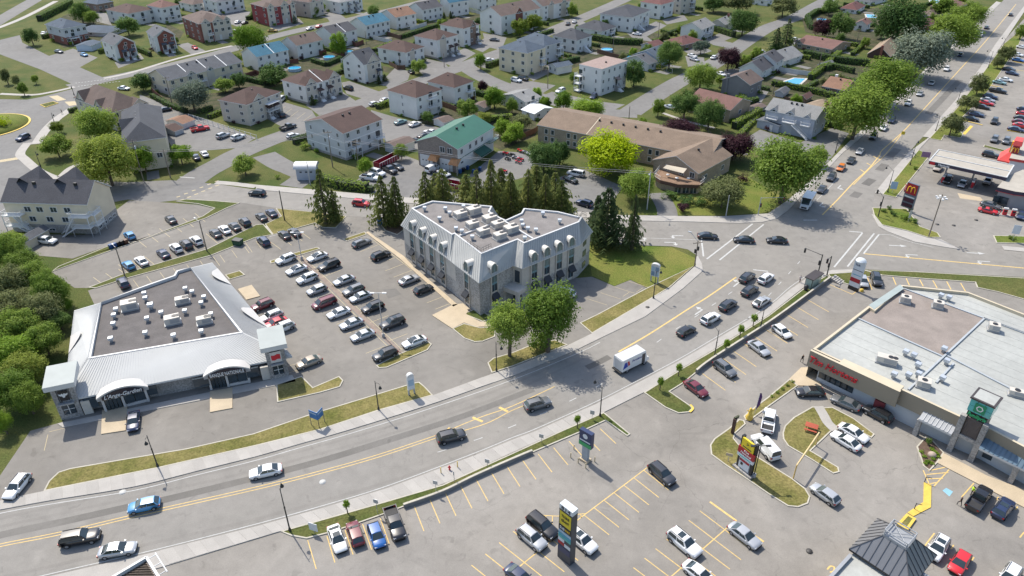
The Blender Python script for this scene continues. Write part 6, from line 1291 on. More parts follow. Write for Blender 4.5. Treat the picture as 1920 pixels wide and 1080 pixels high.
for a in[('green',955,606,38,40,'smaller left green tree of the pair leaning over the boulevard',True,3.6),('green',1029,586,50,58,'largest green tree beside the boulevard, casting its shade on the road',True,3.2),('yellow',1143,285,50,38,'bright yellow-leaved tree in front of the long brown hall',True),('green',1476,312,60,56,'big green tree at the intersection corner left of the shuttle bus',True,3.0),('green',1612,205,54,50,'lowest and largest maple in the row along the upper boulevard',True,2),('green',1664,152,50,42,'second maple from the bottom in the boulevard row',True,2),('silver',1728,98,50,42,'pale grey-green willow in the middle of the boulevard tree row',True,2),('green',1790,58,42,34,'fourth large tree up the boulevard row, mid green',True,2),('green',1818,28,30,24,'green tree at the top of the boulevard row',True),('dark',1690,38,44,40,'large dark crown behind the boulevard row near the top',True),('green',1772,12,20,16,'tree at the top edge above the pink-roofed bungalow'),('dark',1577,46,22,22,'dark green tree left of the small white and brown house'),('purple',1545,50,17,16,'small purple tree beside the round garden pool'),('dark',1557,12,15,13,'dark tree at the top edge by the driveway'),('dark',1655,58,14,12,'dark tree right of the small white and brown house'),('green',180,232,34,34,'round dark-leaved green tree in front of the brown residence',True),('willow',196,300,47,46,'large yellow-green willow beside the cream apartment block',True,1.2),('green',104,272,26,20,'low wide green tree on the lawn by the roundabout'),('lime',105,238,12,10,'small yellow-green tree on the grass by the roundabout path'),('bright',267,296,21,24,'bright green tree against the cream wall, left one'),('bright',337,288,21,18,'bright green tree right of the cream house'),('green',457,308,21,18,'young round tree on the street corner lawn'),('silver',358,178,32,26,'silvery olive tree in front of the row houses',True),('dark',265,152,18,15,'dark round tree at the end of the row houses'),('bright',467,71,29,25,'big bright green tree beside the teal-roofed house',True),('dark',57,67,13,15,'dark purple-green tree at the top left street bend'),('dark',237,47,20,16,'dark tree between the white and brick houses, top left'),('dark',150,22,17,18,'dark leafy tree near the top left hedge'),('green',172,32,14,12,'green shrubby tree beside the top left hedge'),('olive',10,142,8,14,'thin sapling at the left edge of the big lawn'),('olive',30,150,7,10,'second sapling from the left on the big lawn'),('green',65,148,6,8,'small sapling in the middle of the big lawn'),('green',42,166,8,11,'young tree at the lower edge of the big lawn'),('green',420,158,17,12,'low green tree behind the row houses, left of two'),('dark',446,150,15,12,'low dark tree behind the row houses, right of two'),('dark',512,139,27,13,'dark shrubby tree in the yard below the teal-roofed house'),('bright',634,82,16,19,'upright bright green tree in front of the charcoal-brown roof'),('green',785,123,14,12,'round green tree at the corner of the grey house with reddish roof'),('bright',901,114,11,14,'small upright tree on the lawn at the bend of the street'),('purple',905,161,9,10,'small dark purple tree beside the curved street'),('bright',927,182,18,19,'light green tree right of the white two-storey house'),('green',876,202,19,17,'green tree behind the green-roofed workshop'),('dark',801,219,11,10,'dark round bush-like tree at the foot of the white triplex'),('bright',944,238,16,16,'light green tree at the far end of the workshop'),('bright',966,247,18,16,'yellow-green tree between the workshop and the brown hall'),('olive',978,228,20,14,'greyish tree behind the rambling white house'),('lime',907,220,14,10,'lime bush-like tree behind the workshop roof'),('lime',975,50,16,15,'yellow-green tree left of two beside the brick gabled house'),('lime',1001,42,16,14,'yellow-green tree right of two beside the brick gabled house'),('green',1073,18,9,12,'small round tree by the blue driveway at the top'),('dark',1257,100,22,25,'dark green maple in front of the pale blue house',True),('dark',1190,137,20,22,'leafy tree right of the white flat-roofed block'),('silver',1315,87,15,12,'round pale flowering shrub-tree below the white gable house'),('purple',1367,108,21,20,'round dark purple tree beside the upper street',True),('dark',1395,40,27,22,'broad dark tree beside the top street',True),('green',1315,142,28,23,'broad green tree left of the grey cottage',True),('dark',1285,194,26,26,'dark maple left of the pink-roofed house',True),('dark',1331,213,26,27,'dark maple right in front of the pink-roofed house',True),('green',1235,201,12,15,'small upright tree by the cul-de-sac'),('bright',1205,228,8,8,'tiny round tree by the footpath'),('purple',1275,245,34,25,'wide purple tree left of two behind the hall roof',True),('purple',1378,273,34,25,'wide purple tree right of two behind the hall roof',True),('bright',1057,188,17,16,'light green tree left of two by the parking pad'),('bright',1100,204,31,20,'light green broad tree right of two by the parking pad',True),('dark',1022,192,12,9,'small dark tree beside the rambling white house'),('green',1195,345,32,29,'green tree beside the driveway of the deck',True),('green',752,283,13,14,'small green tree at the corner of the workshop yard'),('bright',685,310,13,15,'light green tree at the end of the red trailer'),('olive',1357,360,38,26,'wide grey-green tree on the lawn right of the deck',True),('dark',1020,292,30,28,'dark tree behind the office conifers and hall',True),('dark',1050,285,18,22,'dark narrow tree left of the yellow tree'),('olive',1787,232,20,20,'dark olive tree at the corner of the restaurant car park'),('olive',1816,192,18,14,'olive tree on the car park verge, second from the bottom'),('olive',1837,157,17,17,'olive tree on the car park verge, third from the bottom'),('olive',1887,100,15,14,'olive tree on the car park verge beside white cars'),('olive',1873,116,10,10,'smallest olive tree on the car park verge'),('green',1916,58,10,13,'green tree at the right edge near the top'),('olive',1385,3,26,12,'olive tree at the top edge above the dark tree'),('dark',1340,6,20,12,'dark tree at the top edge left of the olive one'),('olive',1470,10,26,14,'brownish tree at the top edge beside the upper street'),('dark',1210,100,12,10,'dark tree next to the above-ground pool'),('green',1075,145,8,8,'small green tree by the white garden shed'),('dark',700,40,10,9,'dark garden tree between teal and orange-brown roofs'),('dark',300,58,12,10,'dark tree behind the brick-fronted duplexes'),('green',590,20,8,8,'small tree before the beige porch house'),('dark',700,20,12,9,'dark trees before the white row house'),('green',830,45,10,10,'green tree behind the pointed brick gable'),('dark',1455,90,10,8,'dark garden tree by the middle white gable house'),('bright',955,258,15,10,'light green shrub-tree at the yard fence'),('green',1535,290,16,18,'green branch crown reaching over the corner pavement')]:
 tree(*a[:6],big=a[6]if len(a)>6 else False,trunk=a[7]if len(a)>7 else None)
wl_=[('green',12,470,30,34),('green',40,492,30,26),('olive',20,530,34,34),('green',62,520,30,30),('green',95,545,30,34),('olive',8,580,32,34),('olive',75,580,34,32),('bright',120,572,14,12),('green',30,610,36,34),('green',80,635,30,30),('bright',20,660,40,36),('lime',45,690,34,34),('green',15,730,40,40),('green',50,745,26,30),('bright',3,790,16,20),('dark',110,600,18,16),('lime',20,640,26,22),('olive',55,560,24,22),('green',25,452,22,18)]
ords=['topmost','second from the top','third from the top','fourth from the top','fifth from the top','sixth from the top','seventh from the top','eighth from the top','ninth from the top','tenth from the top','eleventh from the top','twelfth from the top','thirteenth from the top','fourteenth from the top','fifteenth from the top','sixteenth from the top','seventeenth from the top','eighteenth from the top','lowest']
cname=dict(dark='dark green',green='mid green',olive='greyish olive',bright='fresh green',lime='yellowish green')
for i,a in enumerate(sorted(wl_,key=lambda q:q[2])):
 tree(*a,f'{cname[a[0]]} tree in the wood at the left edge, {ords[i]}',big=True,trunk=.8,group='trees of the wood at the left edge')
for a in[('pine',612,420,603,308,27,'tall pine left of the car park entrance, taller of two'),('pine',630,418,626,350,13,'slimmer pine beside the taller one left of the car park entrance'),('pine',722,421,715,322,26,'broad pine at the office driveway, left of two'),('pine',746,424,741,325,20,'slim pine at the office driveway, right of two'),('pine',800,392,797,316,18,'pine behind the office roof, leftmost of the row'),('pine',832,392,830,312,22,'pine behind the office roof, second of the row'),('pine',895,402,893,312,22,'pine behind the office roof, third of the row'),('pine',922,404,921,294,24,'pine behind the office roof, fourth and tallest'),('pine',875,384,874,322,22,'short pine in the second row behind the office, left'),('pine',940,386,941,312,24,'pine in the second row behind the office, middle'),('pine',1005,388,1006,305,24,'pine in the second row behind the office, right'),('pine',1040,392,1042,318,24,'pine in the second row behind the office, far right'),('pine',818,380,815,322,20,'pine in the second row behind the office, far left'),('pine',958,408,957,318,24,'pine behind the office roof, fifth of the row'),('pine',990,408,990,312,24,'pine behind the office roof, sixth of the row'),('pine',1022,410,1024,322,22,'pine behind the office roof, seventh of the row'),('pine',1052,412,1054,332,26,'pine behind the office roof, last on the right'),('spruce',1135,460,1138,345,36,'massive dark conifer at the right end of the office'),('spruce',1184,468,1198,362,17,'slender tall spruce on the lawn beside the massive conifer'),('spruce',1118,445,1120,362,22,'dark conifer tucked against the massive one'),('spruce',1471,92,1474,30,14,'tall dark spruce left of the pink bungalow, upper of two'),('spruce',1452,100,1457,48,15,'dark spruce left of the pink bungalow, lower of two')]:conifer(*a,low=.06)
for i,(bx,by,ty)in enumerate([(587,197,176),(711,157,140),(722,152,138),(760,51,30),(815,36,20),(833,37,22),(845,34,20),(553,44,26),(1350,232,205)]):
 conifer('spruce',bx,by,bx-1,ty,5,['narrow cypress at the stairs of the wide pale duplex','narrow cypress left of the black slate house steps','narrow cypress right of the black slate house steps','narrow cypress against the orange-brown house wall','narrow cypress behind the grey-roofed house, leftmost','narrow cypress behind the grey-roofed house, middle','narrow cypress behind the grey-roofed house, rightmost','narrow cypress before the bright red-brick row','small spruce at the end of the pink-roofed house'][i],low=0)
for a in[('dark',1255,366,18,8,'juniper shrub below the deck windows, left'),('dark',1285,377,20,8,'juniper shrub below the deck windows, middle'),('dark',1315,378,18,8,'juniper shrub below the deck windows, right'),('purple',1280,390,15,12,'round dark purple shrub beside the driveway curve'),('purple',1394,336,12,11,'round dark purple shrub on the lawn'),('green',1013,643,30,22,'leafy shrub at the foot of the largest boulevard tree'),('yellow',5,230,16,14,'large yellow shrub in the roundabout'),('dark',1357,352,8,6,'small dark shrub behind the grey-green tree'),('green',520,332,6,5,'small shrub near the kiosk'),('green',572,274,12,9,'shrub at the corner of the big grey block'),('dark',1657,395,6,5,'round shrub in the corner bed, leftmost'),('dark',1667,390,6,5,'round shrub in the corner bed, second'),('dark',1672,398,6,5,'round shrub in the corner bed, third'),('dark',1678,403,6,5,'round shrub in the corner bed, fourth'),('green',1697,408,11,8,'wide green shrub in the corner bed'),('dark',1714,414,8,7,'dark shrub at the right end of the corner bed'),('lime',1707,394,6,6,'yellowish shrub behind the corner bed sign'),('green',1716,315,6,5,'shrub on the green strip beside the station'),('green',1898,446,8,6,'shrub on the small verge at the right edge'),('dark',1741,829,7,13,'tall thin shrub in the pharmacy bed')]:bush(*a)
for i,(x,y_)in enumerate([(1728,847),(1733,856),(1738,865),(1735,869),(1743,866),(1748,869),(1750,861),(1752,847),(1757,851),(1747,842),(1759,857)]):
 bush('bright',x,y_,5.5,4,'clipped round green shrub in the bed by the pharmacy entrance','clipped shrubs in the pharmacy bed')
for i in range(5):bush('green',1448+i*9.5,743-i*7,4.5,4,['first','second','middle','fourth','last'][i]+' small clipped shrub from the left in the strip beside the coffee shop','clipped shrubs in the drive-through strip')
sap=[(650,956),(1084,797),(1240,726),(1275,700),(1364,655),(1391,628),(1416,607)]
for i,(x,y_)in enumerate(sap):
 tree('bright',x-1,y_-11,6,8,['young sapling on the verge above the white sedan','young sapling on the verge behind the navy sign','young sapling on the verge tip by the maroon sedan','young sapling on the verge, second above the maroon sedan','young sapling on the verge above the grey car','young sapling on the verge by the silver sedan','young sapling on the verge nearest the bus shelter'][i],trunk=1.2,name='sapling',group='saplings on the plaza verge')
for a in[('dark',[(1108,74),(1150,82),(1205,84)],2.5,2.5,'dark cedar hedge below the white slate-roofed house'),('green',[(600,340),(640,352),(690,358)],2.6,2.2,'loose green hedge along the west street pavement'),('green',[(1375,242),(1424,214)],2.0,2.4,'clipped hedge between the pink-roofed house and the driveway'),('dark',[(1506,105),(1565,117),(1630,124)],2.2,2.6,'long dark hedge behind the pink bungalow garden'),('green',[(1572,104),(1548,126),(1518,150)],2.0,2.2,'hedge between the pool garden and the next garden'),('dark',[(1545,133),(1560,128),(1600,138)],2.0,2.2,'dark hedge framing the small square lawn'),('green',[(1447,160),(1490,168),(1530,176),(1562,185)],2.0,2.0,'hedge behind the grey commercial house'),('dark',[(1546,236),(1578,242)],1.6,1.8,'short dark hedge right of the grey commercial house'),('green',[(1455,215),(1466,206)],1.6,1.8,'short green hedge by the garden shed'),('dark',[(1512,38),(1530,26),(1575,20)],2.2,2.5,'dark hedge round the garden with the round pool'),('dark',[(1512,38),(1520,55),(1545,62)],2.2,2.5,'dark hedge closing the pool garden on the street side'),('dark',[(75,40),(110,22),(135,10)],3,3,'dark hedge along the top left lane'),('green',[(1385,258),(1420,220),(1428,216)],1.5,1.2,'low green hedge beside the commercial forecourt'),('dark',[(1340,58),(1376,70)],2.4,2.4,'dark square hedge beside the top street'),('dark',[(1458,218),(1440,205)],1.6,1.6,'dark hedge left of the garage annexe'),('dark',[(640,348),(700,360)],1.8,1.5,'second hedge piece at the workshop yard'),('dark',[(458,150),(500,160),(522,152)],2,1.8,'dark yard hedge below the first teal roof'),('dark',[(586,116),(612,124),(640,112)],2,1.6,'dark yard hedge between two round pools'),('green',[(700,98),(735,84)],1.8,1.6,'yard hedge behind the grey house with reddish roof'),('dark',[(752,72),(790,60),(822,50)],2,1.7,'dark yard hedge below the charcoal grey roof'),('dark',[(1002,72),(1036,60)],1.8,1.6,'dark hedge behind the cream blocks'),('dark',[(1050,122),(1085,114)],2,2,'dark hedge behind the white garden shed'),('green',[(1240,60),(1268,68)],1.6,1.4,'short hedge behind the low red-brown bungalow'),('dark',[(398,205),(372,214)],1.6,1.4,'dark hedge behind the beige triplex'),('dark',[(1378,170),(1400,195),(1420,190)],1.8,1.6,'dark hedge round the plain grey cottage'),('green',[(905,232),(930,226),(960,224)],2,1.8,'loose hedge behind the workshop'),('dark',[(285,182),(318,200),(350,212)],1.6,1.4,'dark hedge along the residence car park'),('dark',[(868,365),(875,340)],2,2,'dark shrub hedge at the workshop drive')]:hedge(*a)
def paint(name,rgb,metal=.0,rough=.35):
 return mat('car_paint_'+name,rgb,rough,.03,.5,metal=metal,coat=.8,local=True)
PAINT=dict(white=paint('white',(.70,.70,.69)),silver=paint('silver',(.42,.43,.44),.3),grey=paint('grey',(.16,.165,.17),.3),dark=paint('dark_grey',(.045,.047,.052),.2),black=paint('black',(.014,.014,.016)),blue=paint('blue',(.015,.10,.32)),navy=paint('navy',(.018,.03,.075)),lightblue=paint('sky_blue',(.06,.25,.48)),red=paint('red',(.55,.02,.025)),maroon=paint('maroon',(.14,.015,.025)),orange=paint('orange',(.60,.17,.02)),tan=paint('tan',(.30,.25,.19),.2),teal=paint('teal',(.20,.33,.33)),gold=paint('gold',(.45,.30,.06)),green=paint('dark_green',(.02,.07,.05)),beige=paint('beige',(.38,.33,.28)))
CGL=mat('car_glass',(.035,.05,.055),.06,.15,1,metal=.25,coat=.6,local=True);TYRE=mat('tyre_rubber',(.012,.012,.012),.85,.1,2,local=True);RIM=mat('alloy_rim',(.35,.35,.36),.35,.05,2,metal=.6,local=True);HEADL=mat('headlight_glass',(.6,.62,.65),.15,.05,2,local=True);TAILL=mat('taillight_red',(.30,.01,.01),.25,.05,2,local=True);DKPL=mat('dark_plastic',(.025,.025,.026),.7,.1,2,local=True)
TYPES={'sedan':(4.7,1.82,1.43,.93,-1.8,-.95,.3,1.1,.86),'hatch':(4.25,1.78,1.48,.95,-2.0,-1.45,.25,1.1,.88),'suv':(4.6,1.87,1.66,1.05,-2.15,-1.75,.35,1.05,1.0),'bigsuv':(4.95,1.95,1.78,1.12,-2.35,-2.05,.35,1.05,1.08),'wagon':(4.75,1.82,1.5,.95,-2.2,-1.75,.3,1.1,.88),'minivan':(5.05,1.95,1.75,1.02,-2.4,-2.15,.8,1.7,.98),'pickup':(5.7,1.98,1.85,1.12,-.65,-.5,.75,1.35,1.1),'van':(5.5,2.0,2.05,1.15,-2.65,-2.55,.8,1.75,1.05),'sports':(4.4,1.85,1.25,.82,-1.5,-.6,.1,.95,.78)}
def car_parts(ty):
 L,W,zr,zb,xb1,xr1,xr0,xb0,zh=TYPES[ty];hw=W/2;h2=L/2;P={}
 m=MB();bed=ty=='pickup'
 xs=[-h2,-h2+.1,-h2+.45,xb1 if not bed else-1.2,-.5,.5,xb0,h2-.45,h2-.12,h2]
 def top(x):
  if x>xb0:return zb+(zh-zb)*min(1,(x-xb0)/.5)-max(0,(x-(h2-.5)))*.25-(.12 if x>=h2-.01 else 0)
  if x<xb1 and not bed:return zb-(xb1-x)*.12-(.12 if x<=-h2+.01 else 0)
  return zb
 rings=[]
 for x in xs:
  e=abs(x)/h2;w=hw*(1-.30*max(0,e-.78)/.22*(1.0 if e>.97 else .55));zt_=top(x)if not(bed and x<-.7)else .78;z0=.24 if e<.9 else .34
  half=[(w*.9,z0),(w,z0+.18),(w,zt_*.72),(w*.955,zt_-.05),(w*.82,zt_+.005),(0,zt_+.03)]
  rings.append([(x,-y_,z)for y_,z in half]+[(x,y_,z)for y_,z in half[-2::-1]])
 n=len(rings[0]);vs_=[p for r in rings for p in r]
 m.raw(vs_,[(i*n+k,(i+1)*n+k,(i+1)*n+k+1,i*n+k+1)for i in range(len(rings)-1)for k in range(n-1)],0,True)
 m.raw(rings[0],[tuple(range(n))[::-1]][0:1],0);m.raw(rings[-1],[tuple(range(n))],0)
 m.raw([p for r in rings for p in(r[0],r[-1])],[(2*i,2*i+1,2*i+3,2*i+2)for i in range(len(rings)-1)],1)
 wb,wr=hw*.93,hw*.72
 q=dict(rb=[(xb1,-wb,zb),(xb1,wb,zb)],rr=[(xr1,-wr,zr-.05),(xr1,wr,zr-.05)],fr=[(xr0,-wr,zr-.05),(xr0,wr,zr-.05)],fb=[(xb0,-wb,zb-.02),(xb0,wb,zb-.02)])
 xm=(xr0+xr1)/2
 m.raw([q['rr'][0],(xr1+.05,0,zr-.01),q['rr'][1],(xm,-wr-.02,zr-.02),(xm,0,zr+.03),(xm,wr+.02,zr-.02),q['fr'][0],(xr0-.05,0,zr),q['fr'][1]],[(0,3,4,1),(1,4,5,2),(3,6,7,4),(4,7,8,5)],0,True)
 m.face([q['fb'][0],q['fb'][1],q['fr'][1],(xr0-.05,0,zr),q['fr'][0]]);m.face([q['rb'][1],q['rb'][0],q['rr'][0],(xr1+.05,0,zr-.01),q['rr'][1]])
 m.face([q['rb'][0],q['fb'][0],q['fr'][0],(xm,-wr-.02,zr-.02),q['rr'][0]]);m.face([q['fb'][1],q['rb'][1],q['rr'][1],(xm,wr+.02,zr-.02),q['fr'][1]])
 if bed:
  for s_ in(-1,1):m.box((-h2/2-.42,s_*(hw-.07),.7),(h2-.8,.13,.44))
  m.box((-h2+.08,0,.7),(.12,W-.1,.42));m.box((-.78,0,.7),(.1,W-.1,.45));m.box((-h2/2-.4,0,.79),(h2-.9,W-.3,.03),m=1)
 for s_ in(-1,1):m.box((h2-.08,0,.3),(.2,W*.72,.22),m=1)
 m.box((-h2+.08,0,.3),(.2,W*.75,.2),m=1)
 P['body']=(m,['PAINT',DKPL])
 def lerp3(a,b,t):return tuple(a[i]+(b[i]-a[i])*t for i in range(3))
 def pane(a,b,c,d,e,off):
  c0=tuple(sum(p[i]for p in(a,b,c,d))/4 for i in range(3));g=MB()
  g.face([tuple(lerp3(p,c0,e)[i]+off[i]for i in range(3))for p in(a,b,c,d)]);return g
 P['windscreen']=(pane(q['fb'][0],q['fb'][1],q['fr'][1],q['fr'][0],.09,(.03,0,.03)),[CGL])
 P['rear_window']=(pane(q['rb'][1],q['rb'][0],q['rr'][0],q['rr'][1],.12,(-.03,0,.03)),[CGL])
 for nm,s_ in(('side_window',0),('side_window',1)):
  rb,fb,fr,rr=q['rb'][s_],q['fb'][s_],q['fr'][s_],q['rr'][s_];sg=-1 if s_==0 else 1
  if ty=='van':parts_=[(.62,.96)]
  elif bed:parts_=[(.04,.46),(.5,.96)]
  else:parts_=[(.04,.48),(.51,.96)]
  for i,(u0,u1)in enumerate(parts_):
   A,B=lerp3(rb,fb,u0+(.03 if u0<.1 else 0)),lerp3(rb,fb,u1-(.05 if u1>.9 else 0));C_,D=lerp3(rr,fr,u1),lerp3(rr,fr,u0);g=MB()
   pts=[lerp3(A,D,.1),lerp3(B,C_,.1),lerp3(B,C_,.88),lerp3(A,D,.88)];pts=[(p[0],p[1]+sg*.015,p[2]+.01)for p in pts];g.face(pts if s_==0 else pts[::-1]);P[f'side_window{s_}{i}']=(g,[CGL])
 for s_ in(-1,1):
  g=MB();g.box((h2-.2,s_*hw*.68,zh-.3),(.3,hw*.36,.16));P[f'headlight{s_}']=(g,[HEADL])
  g=MB();g.box((-h2+.12,s_*hw*.76,zb-.32),(.22,hw*.28,.22));P[f'taillight{s_}']=(g,[TAILL])
  g=MB();g.box((xb0-.25,s_*(hw+.08),zb),(.16,.2,.14));P[f'mirror{s_}']=(g,['PAINT'])
 if ty in('suv','bigsuv','wagon','minivan'):
  g=MB()
  for s_ in(-1,1):g.box((xm,s_*wr*.92,zr),(xr0-xr1-.2,.05,.06))
  P['roof_rail']=(g,[DKPL])
 return P
w_=MB();w_.raw([(.33*math.cos(t),-.1,.33*math.sin(t))for t in[k*math.pi/7 for k in range(14)]]+[(.33*math.cos(t),.1,.33*math.sin(t))for t in[k*math.pi/7 for k in range(14)]],[(k,(k+1)%14,14+(k+1)%14,14+k)for k in range(14)]+[tuple(range(14))[::-1],tuple(range(14,28))],0)
for s_ in(-1,1):w_.raw([(.2*math.cos(k*math.pi/5),s_*.106,.2*math.sin(k*math.pi/5))for k in range(10)],[tuple(range(10))if s_>0 else tuple(range(10))[::-1]],1)
WHEEL=w_.mesh('wheel',[TYRE,RIM]);sr_=MB();sr_.box((0,0,0),(.75,.95,.03));SUNR=sr_.mesh('sunroof',CGL)
_ct={}
def car_template(ty):
 if ty not in _ct:
  P=car_parts(ty);meshes=[];J=MB()
  for k,(g,ms)in P.items():
   nm=''.join(c for c in k if not(c.isdigit()or c=='-'))
   meshes.append((nm,g.mesh(nm,[PAINT['white']if m_=='PAINT' else m_ for m_ in ms]),ms[0]=='PAINT'))
   base=len(J.v);J.v+=g.v;J.f+=[[base+i for i in f]for f in g.f];J.sm+=g.sm
   idx=[0 if m_=='PAINT' else(1 if m_ is CGL else 2 if m_ is DKPL else 3 if m_ is HEADL else 4)for m_ in ms];J.m+=[idx[i]for i in g.m]
  L,W=TYPES[ty][:2]
  for sx in(-1,1):
   for sy in(-1,1):J.lathe((0,0,0),[(0,0),(.01,.01)],3,2);J.box((sx*L*.3,sy*(W/2-.1),.0),(.6,.2,.62),m=2)
  _ct[ty]=(meshes,J.mesh('car',[PAINT['white'],CGL,DKPL,HEADL,TAILL]))
 return _ct[ty]
CATN=dict(sedan='car',hatch='car',suv='SUV',bigsuv='SUV',wagon='car',minivan='minivan',pickup='pickup truck',van='van',sports='car')
def car(ty,col,x,y,vx,vy,label,group=None,roof=None,zz=.045):
 p=at(x,y,.7);a=heading(x,y,vx,vy);meshes,joined=car_template(ty);big=4.6/mpp(x,y,.5)>26
 nm={'car':'car','SUV':'suv','minivan':'minivan','pickup truck':'pickup_truck','van':'van'}[CATN[ty]]
 if not big:
  o=obj(nm,joined);o.location=(p.x,p.y,zz);o.rotation_euler=(0,0,a);setmat(o,PAINT[col]);return tag(o,label,CATN[ty],group)
 r=thing(nm,label,CATN[ty],(p.x,p.y,zz),a,group)
 for n_,me,pt in meshes:
  o=obj(n_,me,r)
  if pt:
   o.material_slots[0].link='OBJECT';o.material_slots[0].material=PAINT[col]
 L,W=TYPES[ty][:2];s_=1.12 if ty in('bigsuv','pickup','van','suv')else 1
 for sx in(.31,-.30):
  for sy in(-1,1):o=obj('wheel',WHEEL,r);o.location=(L*sx,sy*(W/2-.085),.33*s_);o.scale=(s_,1,s_)
 if roof=='s':o=obj('sunroof',SUNR,r);T_=TYPES[ty];o.location=((T_[5]+T_[6])/2+.3,0,T_[2]+.012)
 return r
CN=dict(white='white',silver='silver',grey='grey',dark='dark grey',black='black',blue='bright blue',navy='dark blue',lightblue='light blue',red='red',maroon='maroon',orange='orange',tan='tan',teal='pale teal',gold='golden',green='dark green',beige='beige')
TN=dict(sedan='sedan',hatch='hatchback',suv='SUV',bigsuv='large SUV',wagon='wagon',minivan='minivan',pickup='pickup',van='van',sports='sports car')
ORD=['first','second','third','fourth','fifth','sixth','seventh','eighth','ninth','tenth','eleventh','twelfth','thirteenth','fourteenth','fifteenth','sixteenth','seventeenth']
def row(where,end,v,cars,group):
 n=len(cars)
 for i,c in enumerate(cars):
  ty,col,x,y=c[:4];vv=c[4]if len(c)>4 and isinstance(c[4],tuple)else v;rf='s' if 's' in c[4:]else None
  car(ty,col,x,y,vv[0],vv[1],f'{CN[col]} {TN[ty]} {where}, {ORD[i]} from {end}',group,rf)
S,H_,U,B_,W_,M_,P_='sedan','hatch','suv','bigsuv','wagon','minivan','pickup'
row('left of the brick median','the top',(-35,13),[(U,'white',536,486),(S,'white',556,505,'s'),(U,'white',576,522),(H_,'silver',594,543),(M_,'maroon',608,568),(S,'white',635,586),(S,'silver',659,606),(S,'silver',680,628),(U,'dark',722,664)],'cars along the office median')
row('right of the brick median','the top',(-35,13),[(S,'white',595,481,'s'),(B_,'black',617,498),(S,'silver',645,525),(U,'grey',663,544),(S,'silver',676,556),(U,'black',699,576),(B_,'dark',736,605,'s'),(S,'white',777,640,'s')],'cars along the office median')
row('nose to the office path','the top',(35,-14),[(W_,'grey',678,455),(U,'black',714,479),(S,'silver',767,524),(H_,'dark',794,542)],'cars facing the office building')
row('beside the right side of the bank','the top',(-34,13),[(U,'maroon',492,572),(U,'white',509,593),(S,'red',517,605),(U,'white',530,614)],'cars beside the bank')
row('in the narrow lot above the bank','the left',(-21,-19),[(H_,'lightblue',241,497),(S,'white',265,489),(S,'navy',306,475),(U,'white',330,465),(U,'dark',349,458),(U,'white',368,451),(S,'dark',404,437),(S,'white',421,430),(S,'dark',440,424),(U,'dark',459,416),(S,'dark',490,406),(S,'navy',509,399)],'cars in the narrow lot')
row('at the top corner of the office car park','the left',(-21,-19),[(U,'navy',494,452),(S,'black',533,440),(S,'dark',552,435)],'cars at the car park corner')
row('against the plaza retaining wall','the bottom',(38,28),[(S,'maroon',1305,727),(U,'grey',1359,691),(S,'silver',1423,652),(H_,'white',1466,621)],'cars against the retaining wall')
row('in the row below the verge','the left',(16,45),[(S,'white',632,1009,'s'),(H_,'maroon',666,1000,(-14,-42)),(H_,'blue',706,1003),(P_,'black',740,981)],'vehicles below the verge')
row('under the white totem sign','the left',(12,34),[(H_,'silver',1618,527),(U,'dark',1643,524)],'cars under the totem')
row('in the drive-through lane beside the coffee shop','the left',(-30,-14),[(S,'black',1519,734,(-45,0)),(S,'grey',1586,755,(-40,-17)),(U,'black',1646,776,(-40,-22))],'cars in the drive-through lane')
row('in the queue down the upper boulevard','the bus',(-20,25),[(S,'dark',1541,354),(U,'dark',1559,332),(H_,'orange',1577,314),(S,'dark',1596,300),(S,'silver',1613,283),(U,'black',1638,256),(S,'white',1657,239),(U,'navy',1672,225),(U,'white',1703,193),(S,'silver',1725,175),(S,'silver',1747,155),(U,'white',1775,129),(S,'navy',1801,102)],'cars queueing down the boulevard')
row('driving away at the top of the boulevard','the bottom',(16,-20),[(P_,'white',1838,65),(S,'navy',1850,51),(S,'dark',1895,27)],'cars leaving up the boulevard')
row('crossing the intersection','the left',(-36,-2),[(S,'black',1327,442,(36,2)),(S,'black',1395,449),(S,'black',1457,450)],'cars crossing the intersection')
row('waiting at the lights on the boulevard','the bottom',(30,-20),[(H_,'black',1287,620,(36,-20)),(U,'white',1332,597,(34,-19)),(U,'dark',1365,572),(S,'silver',1428,565,(26,-17)),(U,'dark',1406,545),(U,'white',1436,522,(24,-18)),(U,'dark',1401,520,(24,-18))],'cars at the lights')
